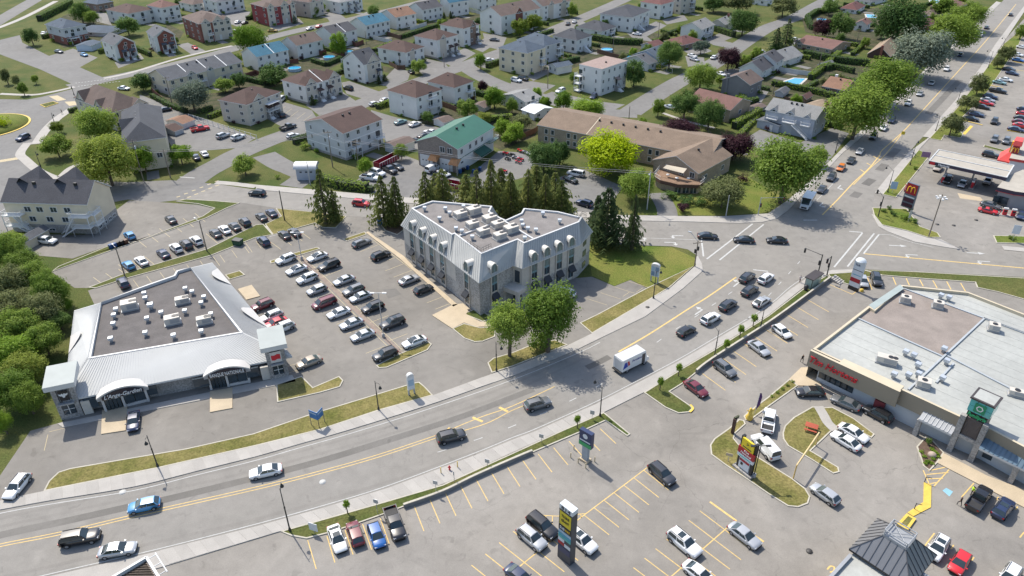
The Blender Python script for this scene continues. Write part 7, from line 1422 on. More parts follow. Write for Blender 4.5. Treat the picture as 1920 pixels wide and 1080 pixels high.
for a in[(H_,'lightblue',270,947,-56,12,'light blue hatchback with a round emblem heading left along the boulevard'),(B_,'black',150,1008,70,-13,'black SUV on the boulevard at the lower left'),(S,'silver',220,1030,68,-11,'silver sedan on the boulevard beside the billboard'),(S,'white',498,883,-60,13,'white sedan heading left in the middle of the boulevard'),(U,'dark',846,818,46,-12,'dark grey SUV on the boulevard above the retaining wall'),(U,'grey',1008,757,46,-14,'grey SUV on the boulevard just past the tree shadow'),(W_,'white',32,911,-40,48,'white wagon leaving the bank driveway at the left edge'),(S,'navy',250,789,-3,28,'dark blue sedan parked nose out at the left shop entrance'),(S,'tan',579,678,-36,14,'tan sedan parked alone right of the bank tower'),(U,'white',88,451,40,4,'white SUV beside the long grey shed'),(S,'dark',320,411,-20,-19,'dark sedan alone in the apartment lot'),(H_,'lightblue',243,441,-21,-20,'pale blue hatchback next to the bins'),(U,'navy',231,530,-14,-22,'dark blue SUV behind the bank roof'),(U,'black',482,362,-30,-3,'black SUV driving left on the west street'),(U,'red',677,381,30,3,'red SUV driving on the west street behind the pines'),(U,'navy',43,258,-12,5,'dark SUV in the roundabout'),(U,'white',1061,547,-30,-16,'white SUV in the shade right of the office'),(U,'dark',1241,888,44,38,'dark grey SUV alone at the end of the yellow bay row'),(U,'silver',997,1008,46,38,'silver SUV left of the tall plaza pylon'),(B_,'black',1017,986,46,38,'black SUV behind the silver one by the pylon'),(U,'white',1091,1013,46,38,'white SUV with sunroof right of the tall plaza pylon'),(B_,'white',1283,1018,46,38,'white SUV with roof rails in the lower bay grid'),(S,'silver',1396,1003,46,36,'silver sedan at the right end of the lower bay grid'),(S,'white',1312,1076,46,36,'white sedan cut by the bottom edge'),(S,'navy',976,1082,46,38,'dark blue car roof at the bottom edge'),(P_,'white',1441,789,8,-48,'white pickup with open bed in the drive-through entrance'),('van','white',1435,838,-44,-50,'white cargo van beside the coffee shop sign'),(S,'white',1586,826,-46,-28,'white sedan parked beside the picnic lawn, front one'),(S,'white',1601,811,44,26,'white open-roofed car behind the front white sedan'),(H_,'silver',1547,926,-42,-30,'silver hatchback driving past the picnic lawn'),(P_,'black',1836,935,34,-46,'black pickup with covered bed in front of the pharmacy'),(U,'navy',1881,953,34,-44,'dark blue SUV with glass roof in front of the pharmacy'),(U,'white',1759,1027,-30,48,'white SUV with glass roof beside the pyramid roof'),(H_,'red',1800,1054,-30,48,'bright red hatchback beside the corner shop'),(U,'white',1893,1082,-30,48,'white car cut by the bottom right edge'),(S,'beige',1759,314,-14,18,'pale beige sedan under the left end of the station canopy'),(U,'black',1777,337,-14,20,'black SUV beside the left fuel pump'),(S,'silver',1805,344,-14,20,'silver sedan under the middle of the canopy'),(H_,'beige',1852,339,-12,20,'beige hatchback under the right end of the canopy'),(U,'dark',1858,290,32,6,'dark SUV driving behind the station canopy'),(H_,'red',1704,352,6,-18,'red hatchback behind the restaurant pylon'),(S,'grey',1858,384,34,9,'grey sedan beside the red sports car'),('sports','red',1853,394,32,7,'red sports car with black markings at the station'),(S,'navy',1916,403,-16,24,'dark car at the right edge pump island'),(U,'black',1865,227,-8,16,'black SUV driving through the restaurant car park'),(U,'grey',1865,261,-12,20,'grey SUV left of two facing the restaurant'),(U,'grey',1887,264,-12,20,'grey SUV right of two facing the restaurant'),(P_,'white',694,333,30,4,'white pickup at the workshop driveway'),(B_,'white',708,324,28,8,'white SUV parked behind the white pickup'),(P_,'black',730,318,26,12,'black pickup next to the red trailer'),(S,'dark',745,312,26,12,'dark sedan next to the red trailer'),('van','white',812,316,20,-10,'white van in front of the workshop'),(S,'white',832,324,18,8,'white car half hidden by pines at the workshop'),(M_,'white',1080,325,-26,-5,'white minivan in the hall car park'),(S,'black',1070,336,14,6,'black car in the hall car park beside the minivan'),(U,'navy',1096,381,-20,-6,'dark blue SUV at the edge of the hall car park'),(S,'white',82,62,10,-8,'white car beside the dark tree, top left'),(S,'grey',110,96,20,4,'grey sedan in the driveway of the split house'),(S,'lightblue',157,102,18,6,'white and blue sedan beside the blue shed'),(S,'white',446,41,10,-4,'white car beside the large brick block'),(S,'navy',459,42,10,-4,'dark blue car beside the large brick block'),(U,'white',443,60,12,3,'white SUV below the two cars by the brick block'),(S,'red',365,89,14,8,'red car in the dark driveway of the brick block'),(S,'white',232,165,24,2,'white car behind the brown residence'),(S,'black',308,205,-24,4,'black sedan in the residence car park'),(P_,'red',375,241,22,-4,'red pickup by the chain-link fence'),(U,'silver',418,254,22,-8,'silver car by the chain-link fence, left of the white one'),(U,'white',446,257,22,-8,'white SUV by the chain-link fence'),(S,'navy',367,294,-12,-14,'dark car beside the bright green tree'),(S,'white',383,288,-12,-14,'white car beside the bright green tree'),(S,'gold',511,57,14,0,'golden car below the bright red-brick row'),(S,'white',581,53,18,-6,'white car parked along the upper street'),(S,'red',598,49,12,-5,'red car parked along the upper street'),(M_,'white',526,187,-16,12,'white van behind the beige triplex stairs'),(U,'black',527,215,-18,-14,'black SUV in the lined parking bay'),(P_,'dark',540,238,24,-8,'dark pickup driving on the curved street'),(H_,'white',549,254,24,-8,'white hatchback driving on the curved street'),(U,'black',653,165,-14,-4,'black SUV beside the wide pale duplex'),(H_,'white',702,194,16,-5,'white hatchback at the roadside grass'),(S,'silver',722,187,18,-6,'silver sedan at the roadside grass'),(S,'black',771,134,-14,-10,'black car in front of the grey house'),(S,'grey',927,74,14,1,'grey car beside the white and brick gabled house'),(S,'white',917,112,14,-2,'white car at the bend of the street'),(S,'teal',751,228,20,-6,'pale teal sedan behind the big grey block'),(S,'white',778,232,20,-7,'white sedan below the white triplex'),(S,'white',807,247,-22,-4,'white sedan nearest the workshop roof'),(S,'black',795,254,20,-6,'black sedan beside the workshop roof'),(S,'dark',771,263,20,-6,'dark sedan left of the workshop roof'),(U,'white',968,150,18,4,'white SUV on the parking pad of the cream block'),(U,'black',981,147,16,4,'black SUV on the parking pad of the cream block'),(U,'white',1051,170,-16,6,'white SUV beside the white flat-roofed block'),(U,'navy',1113,181,-10,10,'blue SUV at the foot of the white flat-roofed block'),(S,'black',1065,44,8,-8,'black car in the driveway at the top'),(S,'white',1077,40,8,-8,'white car in the driveway at the top'),(S,'white',1194,63,-14,-2,'white car below the wide white house'),(S,'white',1298,104,14,4,'white car in the maple driveway, upper one'),(S,'silver',1302,111,14,4,'silver car in the maple driveway, lower one'),(S,'white',1339,107,12,-7,'white car left of the purple tree'),(P_,'white',1427,99,18,-8,'white pickup at the upper street'),(S,'white',1352,138,12,5,'white car beside the grey cottage'),(S,'silver',1254,200,-14,-4,'silver car between the maples'),(S,'white',1010,62,12,2,'white car behind the cream block'),(S,'white',1490,73,10,-7,'white car beside the spruces'),(S,'blue',1532,305,8,-8,'blue car behind the corner tree')]:
 car(*a,roof='s' if 'sunroof' in a[6]or 'glass roof' in a[6]or 'roof rails' in a[6]else None)
row('on the left side of the restaurant car park','the bottom',(22,4),[(S,'black',1821,222),(S,'navy',1831,214),(S,'black',1842,200),(S,'red',1850,193),(S,'silver',1852,187),(U,'navy',1857,181),(P_,'black',1871,170),(S,'teal',1874,154),(S,'white',1886,149),(S,'navy',1898,137),(S,'dark',1892,129),(S,'blue',1909,112),(S,'white',1908,102),(S,'white',1917,88)],'cars in the restaurant car park')
row('on the right side of the restaurant car park','the bottom',(22,4),[(S,'navy',1905,242),(S,'red',1914,235),(S,'maroon',1913,228),(S,'black',1916,221),(S,'red',1920,213),(S,'navy',1921,205)],'cars in the restaurant car park')
def step_van():
 p=at(1184,674,1.5);a=heading(1187,671,60,-29);r=thing('delivery_truck','white delivery truck with blue and red emblem driving up the boulevard','delivery truck',(p.x,p.y,.045),a)
 WP=PAINT['white'];g=MB();g.box((-.5,0,.75),(5.4,2.35,2.35));g.build('cargo_box',WP,r);g=MB();g.box((-.5,0,3.1),(5.3,2.25,.06));g.build('roof',CAP,r)
 g=MB();g.raw([(2.2,-1.15,.6),(3.3,-1.05,.6),(3.3,-1.05,1.25),(2.75,-1.1,1.5),(2.2,-1.15,2.9),(2.2,1.15,.6),(3.3,1.05,.6),(3.3,1.05,1.25),(2.75,1.1,1.5),(2.2,1.15,2.9)],[(0,1,2,3,4),(9,8,7,6,5),(1,6,7,2),(2,7,8,3),(3,8,9,4)]);g.build('bonnet',WP,r)
 g=MB();g.raw([(2.79,-.95,1.55),(2.79,.95,1.55),(2.3,.95,2.75),(2.3,-.95,2.75)],[(0,1,2,3)]);g.build('windscreen',CGL,r)
 g=MB();g.box((1.75,-1.19,.8),(.75,.04,1.9));g.build('door',mat('dark_door',(0,0,0)),r);g=MB();g.box((-.5,0,.45),(5.6,2.0,.3));g.build('chassis',DKPL,r)
 g=MB();g.box((-3.22,0,.95),(.04,1.7,1.9));g.build('rear_door',CAP,r);g=MB();g.box((-3.35,0,.45),(.35,2.2,.2));g.build('bumper',DKPL,r)
 for s_ in(-1,1):
  g=MB();y_=s_*1.185
  g.face([(-3.1,y_,1.25),(-1.95,y_,1.5),(-2.2,y_,2.55),(-2.75,y_,2.55)]if s_<0 else[(-2.75,y_,2.55),(-2.2,y_,2.55),(-1.95,y_,1.5),(-3.1,y_,1.25)]);g.build('emblem',mat('emblem_blue',(.02,.05,.32),.5),r)
  g=MB();g.face([(-1.85,y_,1.55),(-1.45,y_,1.65),(-1.7,y_,2.6),(-2.1,y_,2.6)]if s_<0 else[(-2.1,y_,2.6),(-1.7,y_,2.6),(-1.45,y_,1.65),(-1.85,y_,1.55)]);g.build('emblem',RED,r)
  t=text_mesh('Purolator',.62,mat('lettering_blue',(.03,.03,.2),.5),.01,.3,.01);o=obj('lettering',t,r);o.location=(.15,y_*1.003,2.25);o.rotation_euler=(R_(90),0,0 if s_<0 else R_(180))
  for x in(2.2,-1.9):o=obj('wheel',WHEEL,r);o.location=(x,s_*1.0,.42);o.scale=(1.28,1.2,1.28)
step_van()
def shuttle():
 p=at(1514,377,1.4);a=heading(1514,376,-17,26);r=thing('shuttle_bus','white shuttle bus waiting at the intersection under the corner tree','shuttle bus',(p.x,p.y,.045),a);WP=PAINT['white']
 g=MB();g.box((-.9,0,.7),(5.2,2.4,2.1));g.build('cabin',WP,r);g=MB();g.raw([(1.7,-1.1,.5),(3.3,-1,.5),(3.3,-1,1.15),(2.5,-1.05,1.35),(1.7,-1.1,2.5),(1.7,1.1,.5),(3.3,1,.5),(3.3,1,1.15),(2.5,1.05,1.35),(1.7,1.1,2.5)],[(0,1,2,3,4),(9,8,7,6,5),(1,6,7,2),(2,7,8,3),(3,8,9,4)]);g.build('bonnet',WP,r)
 g=MB();g.raw([(2.53,-.95,1.4),(2.53,.95,1.4),(1.78,.95,2.42),(1.78,-.95,2.42)],[(0,1,2,3)]);g.build('windscreen',CGL,r);g=MB();g.box((1.72,0,2.35),(.1,2.1,.45));g.build('destination_sign',DKPL,r)
 for s_ in(-1,1):
  for k in range(4):g=MB();g.box((-3+1.2*k,s_*1.21,1.5),(1.05,.04,.85));g.build('window',CGL,r)
  for x in(2.2,-2.1):o=obj('wheel',WHEEL,r);o.location=(x,s_*1.02,.4);o.scale=(1.2,1.2,1.2)
 g=MB();g.box((3.33,0,.65),(.08,1.3,.4));g.build('grille',DKPL,r)
shuttle()
def trailer(px,v,L,lab,hgt_=1.5):
 p=at(*px,1.0);a=heading(px[0],px[1],*v);r=thing('trailer',lab,'trailer',(p.x,p.y,.03),a);MR_=mat('dark_red_paint',(.22,.012,.03),.45,.1,1)
 g=MB();g.box((0,0,.6),(L,2.3,.12))
 for s_ in(-1,1):g.box((0,s_*1.15,.6),(L,.06,hgt_))
 for s_ in(-1,1):g.box((s_*L/2,0,.6),(.06,2.3,hgt_))
 g.build('body',MR_,r);g=MB();n=int(L/1.0)
 for s_ in(-1,1):
  for k in range(n+1):g.box((-L/2+L*k/n,s_*1.2,.6),(.09,.05,hgt_))
  g.box((0,s_*1.2,.6+hgt_),(L,.08,.07))
 g.build('ribs',TRIM,r)
 for x in(-.5,.5):
  for s_ in(-1,1):o=obj('wheel',WHEEL,r);o.location=(x,s_*1.0,.36)
trailer((725,303),(44,-22),8.5,'long dark red open trailer with white ribs in the workshop yard');trailer((857,350),(38,8),6.5,'dark red trailer half hidden behind the pines')
for i,(x,y,c)in enumerate([(948,290,'red'),(975,285,'red'),(985,288,'silver'),(993,292,'white'),(966,298,'silver'),(976,301,'red'),(972,306,'red'),(998,290,'white'),(960,293,'black'),(945,323,'red'),(952,300,'black')]):
 p=at(x,y);a=rng.uniform(-.4,.4)+2.2;lab=f'{CN[c]} quad bike in the crowded yard, {["under the workshop balcony", "at the back fence", "second along the back fence", "third along the back fence", "left in the front row", "middle of the front row", "closest to the pines in the front row", "at the far right corner", "between the front and back rows", "alone by the pine tops", "in the shade beside the silver one"][i]}'
 r=thing('quad_bike',lab,'quad bike',(p.x,p.y,.03),a,'quad bikes in the yard');g=MB();g.box((0,0,.45),(1.5,.5,.35),taper=.8);g.box((.7,0,.6),(.5,.9,.12));g.box((-.6,0,.6),(.6,.95,.12));g.build('body',PAINT[c],r);g=MB();g.box((-.15,0,.8),(.8,.35,.15));g.build('seat',DKPL,r);g=MB();g.tube((.45,-.4,1.0),(.45,.4,1.0),.03,n=4);g.tube((.55,0,.7),(.45,0,1.0),.03,n=4);g.build('handlebar',DKPL,r)
 for sx in(-.55,.55):
  for s_ in(-1,1):o=obj('wheel',WHEEL,r);o.location=(sx,s_*.48,.28);o.scale=(.82,1.2,.82)
BLKP=mat('black_lamp_post',(.022,.024,.024),.5,.1);GALV=mat('galvanised_steel',(.42,.43,.44),.45,.06,metal=.3);POLEW=mat('weathered_pole',(.20,.165,.13),.9,.2,2)
def lamp(b,t,arm,label,m=None,group='black street lamps',tall=None,white=False):
 h=height(b,t);p=at(*b);q_=at(*arm,h);d=Vector((q_.x-p.x,q_.y-p.y));L=min(2.6,max(.9,d.length));d.normalize()if d.length>.01 else None
 r=thing('street_lamp',label,'street lamp',p,math.atan2(d.y,d.x),group);m=m or BLKP
 g=MB();g.lathe((0,0,0),[(.2,0),(.18,.5),(.1,.7),(.09,h*.55),(.13,h*.56),(.07,h*.6),(.055,h)],10);g.build('post',m,r)
 g=MB();pr=None
 for k in range(7):c=(L*k/6,0,h-.5+.6*math.sin(math.pi*.62*k/6));g.tube(pr,c,.035,n=5)if pr else None;pr=c
 g.build('arm',m,r);g=MB();g.lathe((L,0,h-.75),[(.26,0),(.24,.2),(.1,.42),(.05,.6)],12);g.build('lamp_head',m,r)
 return r
for a in[((296,875),(276,816),(272,826),'black street lamp on the bank verge, leftmost of the boulevard lamps'),((544,996),(525.5,916),(527,905),'black street lamp at the tip of the plaza verge'),((710,769),(705,714),(712,722),'black street lamp on the bank verge near the white bank sign'),((931,696),(929,641),(940,648),'black street lamp by the small green tree'),((1125,781),(1128,725),(1116,711),'black street lamp at the plaza entrance'),((1339,671),(1346,618),(1332,604),'black street lamp on the verge above the grey parked car'),((1426,614),(1432,580),(1424,566),'black street lamp on the verge by the silver sedan'),((1225,560),(1228,508),(1240,506),'black street lamp beside the medical centre sign'),((102,230),(96,211),(99,213),'dark lamp at the inner edge of the roundabout pavement'),((76,312),(66,284),(69,286),'dark lamp on the lawn above the apartment block'),((139,178),(131,160),(133,162),'dark lamp left of the brown residence'),((1664,361),(1675,318),(1661,310),'black street lamp on the green station strip'),((1706,310),(1717,268),(1724,262),'grey street lamp at the top of the station strip'),((1754,246),(1762,217),(1752,206),'grey street lamp at the lower end of the car park verge'),((1795,192),(1801,167),(1790,162),'grey street lamp second up the car park verge'),((1852,128),(1862,96),(1852,93),'grey street lamp third up the car park verge'),((1879,92),(1885,72),(1875,67),'grey street lamp fourth up the car park verge'),((1566,286),(1572,258),(1580,262),'dark lamp on the west verge of the upper boulevard'),((1325,268),(1328,245),(1332,246),'dark lamp behind the brown hall between the purple trees')]:lamp(*a)
def utility(b,t,label,arms=1,m=None,box=False,head=None,group='utility poles'):
 h=height(b,t);p=at(*b);r=thing('utility_pole',label,'utility pole',p,.25,group);g=MB();g.tube((0,0,0),(0,0,h),.16,.1,8);g.build('pole',m or POLEW,r)
 for k in range(arms):g=MB();g.box((0,0,h-.6-k*.9),(2.2,.12,.12));[g.lathe((x,0,h-.48-k*.9),[(.05,0),(.06,.16)],6)for x in(-1,-.4,.4,1)];g.build('crossarm',POLEW,r)
 if box:g=MB();g.lathe((.25,0,h-2.6),[(.24,0),(.24,.8)],10);g.build('transformer',GALV,r)
 if head:
  q_=at(*head,h);d=Vector((q_.x-p.x,q_.y-p.y));g=MB();ca,sa=math.cos(-.25),math.sin(-.25);d=Vector((d.x*ca-d.y*sa,d.x*sa+d.y*ca));d=d.normalized()*min(d.length,2.5);g.tube((0,0,h-.3),(d.x,d.y,h),.04,n=5);g.box((d.x,d.y,h-.05),(.6,.3,.14),math.atan2(d.y,d.x));g.build('lamp_arm',GALV,r)
 r['h']=h;return r,p,h
U1=utility((270,341),(247,262),'wooden utility pole with crossarms between willow and cream house',2,box=True);U2=utility((320,334),(306,280),'second utility pole at the corner of the cream house',1);U3=utility((624,314),(614,245),'tall utility pole left of the big grey block corner',1,box=True);U4=utility((673,318),(669,262),'utility pole right of the big grey block corner',2);U5=utility((582,347),(575,304),'slender grey pole in front of the kiosk',0,GALV)
utility((235,520),(216,463),'parking light pole between the narrow lot and the bank',0,head=(211,458));utility((388,471),(371,414),'parking light pole in the middle of the narrow lot hedge',0,head=(365,409));utility((534,414),(524,357),'dark pole on the grass beside the car park entrance',0,BLKP);utility((322,192),(313,143),'utility pole at the end of the row houses',1);U6=utility((1213,393),(1217,320),'white-topped utility pole by the deck driveway',1,GALV,head=(1212,340));U7=utility((1361,405),(1366,366),'grey pole on the lawn before the lights',0,GALV)
utility((1179,225),(1181,199),'short pole at the cul-de-sac',0);utility((1605,85),(1612,55),'thin pole in the gardens above the pink bungalow',1);utility((1534,132),(1541,98),'thin pole beside the hedged garden',0);utility((1449,180),(1450,160),'pole with white boxes beside the grey shed',0);utility((1234,70),(1235,40),'pole beside the wide white house',1);utility((1149,98),(1150,68),'pole rising from the cedar hedge',1);utility((1027,166),(1027,128),'pole on the grass beside the cream block pad',0);utility((513,155),(513,118),'pole in the yard below the teal-roofed house',0);utility((750,125),(751,103),'pole beside the grey house with reddish roof',0);utility((687,83),(686,58),'pole beside the teal-roofed house',0);utility((833,126),(834,100),'pole at the driveway of the arched-window house',0);utility((882,200),(884,188),'pole behind the workshop bushes',0);utility((1904,66),(1910,35),'utility pole at the right edge, top',1);utility((412,493),(411,470),'small white marker post beside the bank',0,GALV)if False else None
def flood(b,t,label,n=6):
 h=height(b,t);p=at(*b);r=thing('floodlight_pole',label,'light pole',p,.3);g=MB();g.tube((0,0,0),(0,0,h),.15,.11,8);g.build('pole',POLEW,r)
 for k in range(n):a=6.283*k/n;g=MB();g.tube((0,0,h-.7),(math.cos(a),math.sin(a),h-.8),.05,n=4);g.box((math.cos(a),math.sin(a),h-1.0),(.5,.35,.3),a);g.build('floodlight',TRIM,r)
flood((1741,444),(1771,365),'tall leaning floodlight pole on the station corner')
r,p,h=utility((1302,500),(1307,451),'dark wooden pole with traffic signals at the lawn corner',1);g=MB();g.box((.3,0,h-2.4),(.3,.3,.9));g.box((-.3,.1,h-3.0),(.3,.3,.9));g.build('signal_head',BLACK,r);g=MB();g.tube((0,0,h-.2),(-1.2,1.6,h+1.4),.06,n=5);g.box((-1.3,1.7,h+1.35),(.8,.35,.15),2.2);g.build('lamp_arm',GALV,r)
def signal(b,t,arm,label,m=None):
 h=height(b,t);p=at(*b);q_=at(*arm,h);d=q_-p;d.z=0;L=min(d.length,8);a=math.atan2(d.y,d.x);r=thing('traffic_light',label,'traffic light',p,a,'traffic lights at the intersection');m=m or GALV
 g=MB();g.tube((0,0,0),(0,0,h),.13,.1,8);g.build('post',m,r);g=MB();g.tube((0,0,h-.2),(L,0,h+.3),.07,.05,n=6);g.build('arm',m,r)
 for x in(L,.25):g=MB();g.box((x,0,h-.7 if x>1 else h-2.6),(.35,.35,1.0));sh=g.build('signal_head',BLACK,r);g=MB();g.lathe((0,0,0),[(.11,0),(.11,.05)],10);o=g.build('lens',mat('red_lens',(.35,.02,.015),.3),sh);o.location=(x,-.18,(h-.7 if x>1 else h-2.6)+.78);o.rotation_euler=(R_(90),0,0)
signal((1421,404),(1428,370),(1470,372),'grey traffic light with yellow-tipped arm by the deck lawn');signal((1534,512),(1542,477),(1510,468),'dark traffic light mast with white-headed arm at the bus shelter',BLKP);signal((1550,517),(1558,480),(1552,488),'short traffic light beside the shelter steps',BLKP);signal((1646,407),(1655,368),(1646,358),'dark traffic light at the restaurant corner bed',BLKP)
def parklight(b,t,label,m=None):
 h=height(b,t);p=at(*b);r=thing('parking_light',label,'light pole',p,0);g=MB();g.tube((0,0,.5),(0,0,h),.09,.07,8);g.build('post',m or GALV,r);g=MB();g.lathe((0,0,0),[(.3,0),(.3,.75)],12);g.build('footing',M_CONC,r);g=MB();g.box((0,0,h-.05),(2.6,.08,.08));[g.box((x,0,h-.1),(.7,.35,.16))for x in(-1.1,1.1)];g.build('lamp_head',TRIM if not m else m,r)
parklight((719,632),(711,549),'tall white twin-headed light in the brick median');parklight((566,487),(560,435),'slim light at the top of the brick median');parklight((1413,895),(1428,836),'black twin-headed light on the coffee shop island',BLKP)
def wire(A,B,label):
 (r1,p,h1),(r2,q_,h2)=A,B;a=p+Vector((0,0,h1-.5));b=q_+Vector((0,0,h2-.5));g=MB();pr=None
 for dy in(-.6,.6):
  pr=None
  for k in range(9):t=k/8;c=a.lerp(b,t)+Vector((0,dy,-1.2*4*t*(1-t)));g.tube(pr,c,.04,n=3)if pr is not None else None;pr=c
 tag(g.build('overhead_wire',mat('wire',(.25,.25,.26),.6)),label,'wire','overhead wires')
wire(U1,U2,'pair of wires between the willow pole and the cream house pole');wire(U2,U3,'pair of wires crossing the street from cream house to grey block');wire(U3,U4,'pair of wires in front of the big grey block');wire(U4,U6,'long pair of wires from the workshop to the deck driveway')
def board(root,c,v,nrm,w,z0,z1,m,d=.02,name='panel',thick=.04):
 g=MB();rz=math.atan2(v.y,v.x);k=c+nrm*d;g.box((k.x-root.location.x,k.y-root.location.y,z0),(w,thick,z1-z0),rz);return g.build(name,m,root)
def label_text(root,c,v,nrm,z,body,size,m,d=.06,width=None,shear=0):
 k=c+nrm*d;return put(root,'lettering',text_mesh(body,size,m,.015,shear,.008,width=width),(k.x-root.location.x,k.y-root.location.y,z),math.atan2(v.y,v.x))
def pylon(pl,pr,ztop,label,cat='sign',thick=.6,bodym=None,name='pylon_sign'):
 a,b=at(*pl),at(*pr);v=b-a;w=v.length;v.normalize();n=Vector((v.y,-v.x,0));c=(a+b)/2;r=thing(name,label,cat,(c.x,c.y,0))
 if bodym:g=MB();k=-n*thick/2;g.box((k.x,k.y,0),(w,thick,ztop),math.atan2(v.y,v.x));g.build('pylon',bodym,r)
 return r,c,v,n,w
DGP=mat('dark_grey_panel',(.045,.05,.06),.5,.1);YLP=mat('yellow_panel',(.62,.48,.02),.5,.06);TLP=mat('teal_panel',(.04,.28,.38),.4,.08);NVP=mat('navy_panel',(.015,.03,.09),.4,.08);WHP=mat('white_panel',(.55,.58,.60),.4,.05);GRP=mat('green_panel',(.03,.30,.10),.45,.06);LBP=mat('pale_blue_panel',(.30,.42,.52),.4,.06);DRP=mat('dark_red_panel2',(.32,.012,.02),.5,.06);BLP=mat('blue_panel',(.02,.13,.34),.4)
r,c,v,n,w=pylon((1045,1043),(1068,1062),9.2,'tall dark plaza pylon with number 814 and stacked tenant panels',bodym=DGP,thick=1.0)
board(r,c,v,n,w*.86,6.6,8.9,YLP);label_text(r,c,v,n,8.2,'TIGRE',.62,BLACK,width=w*.6);label_text(r,c,v,n,7.4,'GÉANT',.62,BLACK,width=w*.6)
board(r,c,v,n,w*.98,5.6,6.4,BLACK);o=label_text(r,c-v*w*.2,v,n,6.0,'SUB',.6,TRIM,width=w*.36);label_text(r,c+v*w*.2,v,n,6.0,'WAY',.6,YL,width=w*.4)
for z0,z1,m,k in[(5.05,5.5,LBP,0),(4.55,5.0,TLP,0),(4.1,4.5,mat('sea_green_panel',(.08,.36,.33),.4),0),(3.5,4.05,WHP,-1),(3.5,4.05,DGP,1),(2.9,3.45,DRP,-1),(2.9,3.45,WHP,1),(1.6,2.6,NVP,0)]:board(r,c+v*(w*.245*k),v,n,w*(.96 if not k else .47),z0,z1,m)
g=MB();k=-n*.5;g.box((k.x,k.y,9.2),(w*1.0,1.0,.75),math.atan2(v.y,v.x));g.build('cap',WHP,r);label_text(r,c,v,n,9.55,'814',.8,BLACK,.02,width=w*.7)
r,c,v,n,w=pylon((1090,862),(1100,868),3,'navy and green bank sign on a pale column ringed by yellow posts',bodym=mat('blue_grey_column',(.30,.33,.36),.6),thick=.6);w2=2.2
g=MB();k=-n*.3;g.box((k.x,k.y,3.0),(w2,.7,2.9),math.atan2(v.y,v.x));g.build('sign_box',NVP,r);board(r,c,v,n,w2,3.05,3.75,GRP,.08);board(r,c,v,n,w2*.85,4.0,4.2,WHP,.08)
g=MB();hx=[(.45*math.cos(k*.5236),.45*math.sin(k*.5236))for k in range(12)];g.face([c+n*.1+v*x+Vector((0,0,5.05+y_))-Vector((c.x,c.y,0))for x,y_ in hx]);g.build('emblem',WHP,r);g=MB();k=-n*.3;g.box((k.x,k.y,0),(1.5,1.1,.4),math.atan2(v.y,v.x));g.build('base',M_TAN,r)
for i,(x,y)in enumerate([(1076,843),(1070,858),(1084,868),(1098,878),(1101,856),(1115,866)]):p=at(x,y);b_=thing('bollard',f'thin yellow post {["behind", "left of", "in front left of", "in front of", "right behind", "right of"][i]} the navy bank sign','bollard',p,0,'posts round the bank sign');g=MB();g.tube((0,0,0),(0,0,1.0),.08,n=8);g.build('post',M_PALE,b_)
r,c,v,n,w=pylon((1380,877),(1404,896),6.3,'coffee shop road sign with yellow, red and white panels on the island',bodym=None);w=2.6
for s_ in(-1,1):g=MB();k=v*(s_*w*.46)-n*.3;g.box((k.x,k.y,0),(.35,.55,6.4),math.atan2(v.y,v.x));g.build('post',BLACK,r)
g=MB();k=-n*.25;g.box((k.x,k.y,0),(3.4,1.2,.5),math.atan2(v.y,v.x));g.build('base',STONE,r)
board(r,c,v,n,w*.82,4.6,6.3,YLP,0,thick=.3);label_text(r,c,v,n,5.6,'>',.9,BLACK,.17);board(r,c,v,n,w*.6,4.85,5.0,BLACK,.16)
board(r,c,v,n,w*1.1,3.4,4.55,DRP,.02,thick=.35);label_text(r,c,v,n,4.2,'Tim',.5,TRIM,.22,.9,.3);label_text(r,c,v,n,3.75,'Hortons',.5,TRIM,.22,1.9,.3);board(r,c,v,n,w*1.1,2.75,3.35,WHP,.02,thick=.35);board(r,c,v,n,w*.8,2.95,3.12,mat('sea_green_panel',(0,0,0)),.2);board(r,c,v,n,w*.7,.8,2.7,WHP,-.05,thick=.3);board(r,c,v,n,w*.66,2.1,2.5,DRP,.11);board(r,c-v*.4,v,n,.4,1.4,1.9,BLACK,.11)
r,c,v,n,w=pylon((1592,542),(1604,547),7.2,'white rounded totem sign with red band at the plaza corner',bodym=None);w=2.1;rz=math.atan2(v.y,v.x)
g=MB();k=-n*.3;g.box((k.x,k.y,.9),(w,.6,6.0),rz,taper=1.0);g.lathe((k.x,k.y,6.9),[(w*.5,0),(w*.38,.35),(w*.15,.5)],12);g.build('totem',WHP,r);board(r,c,v,n,w,0,.95,BLACK,-.25,thick=.5);board(r,c,v,n,w*.98,2.0,2.9,DRP);board(r,c,v,n,w*.96,4.7,4.8,BLACK);board(r,c,v,n,w*.8,3.6,3.72,TLP);label_text(r,c-v*.25,v,n,5.9,'TLR',.6,NVP);g=MB();k=-n*.2;g.lathe((k.x+1.6,k.y-.5,0),[(.4,0),(.35,.5),(.1,.6)],10);g.build('guard',M_YELB,r)
a_,b_,t_=at(585,781),at(597,790),at(608,778);r=thing('realty_sign','V-shaped blue and white for-rent sign on posts in the bank verge','sign',(b_.x,b_.y,.1))
for p,q_ in((at(584,797),at(599,803)),(at(599,803),at(609,792))):
 d=q_-p;c=(p+q_)/2;rz=math.atan2(d.y,d.x);g=MB();g.box((c.x-b_.x,c.y-b_.y,1.6),(d.length,.08,1.5),rz);g.build('panel',BLP,r);nn=Vector((d.y,-d.x,0)).normalized()*.06;g=MB();g.box((c.x-b_.x+nn.x,c.y-b_.y+nn.y,2.6),(d.length*.9,.03,.25),rz);g.build('stripe',LBP,r)
 for e in(p,q_):g=MB();g.tube((e.x-b_.x,e.y-b_.y,0),(e.x-b_.x,e.y-b_.y,1.7),.06,n=5);g.build('post',POLEW,r)
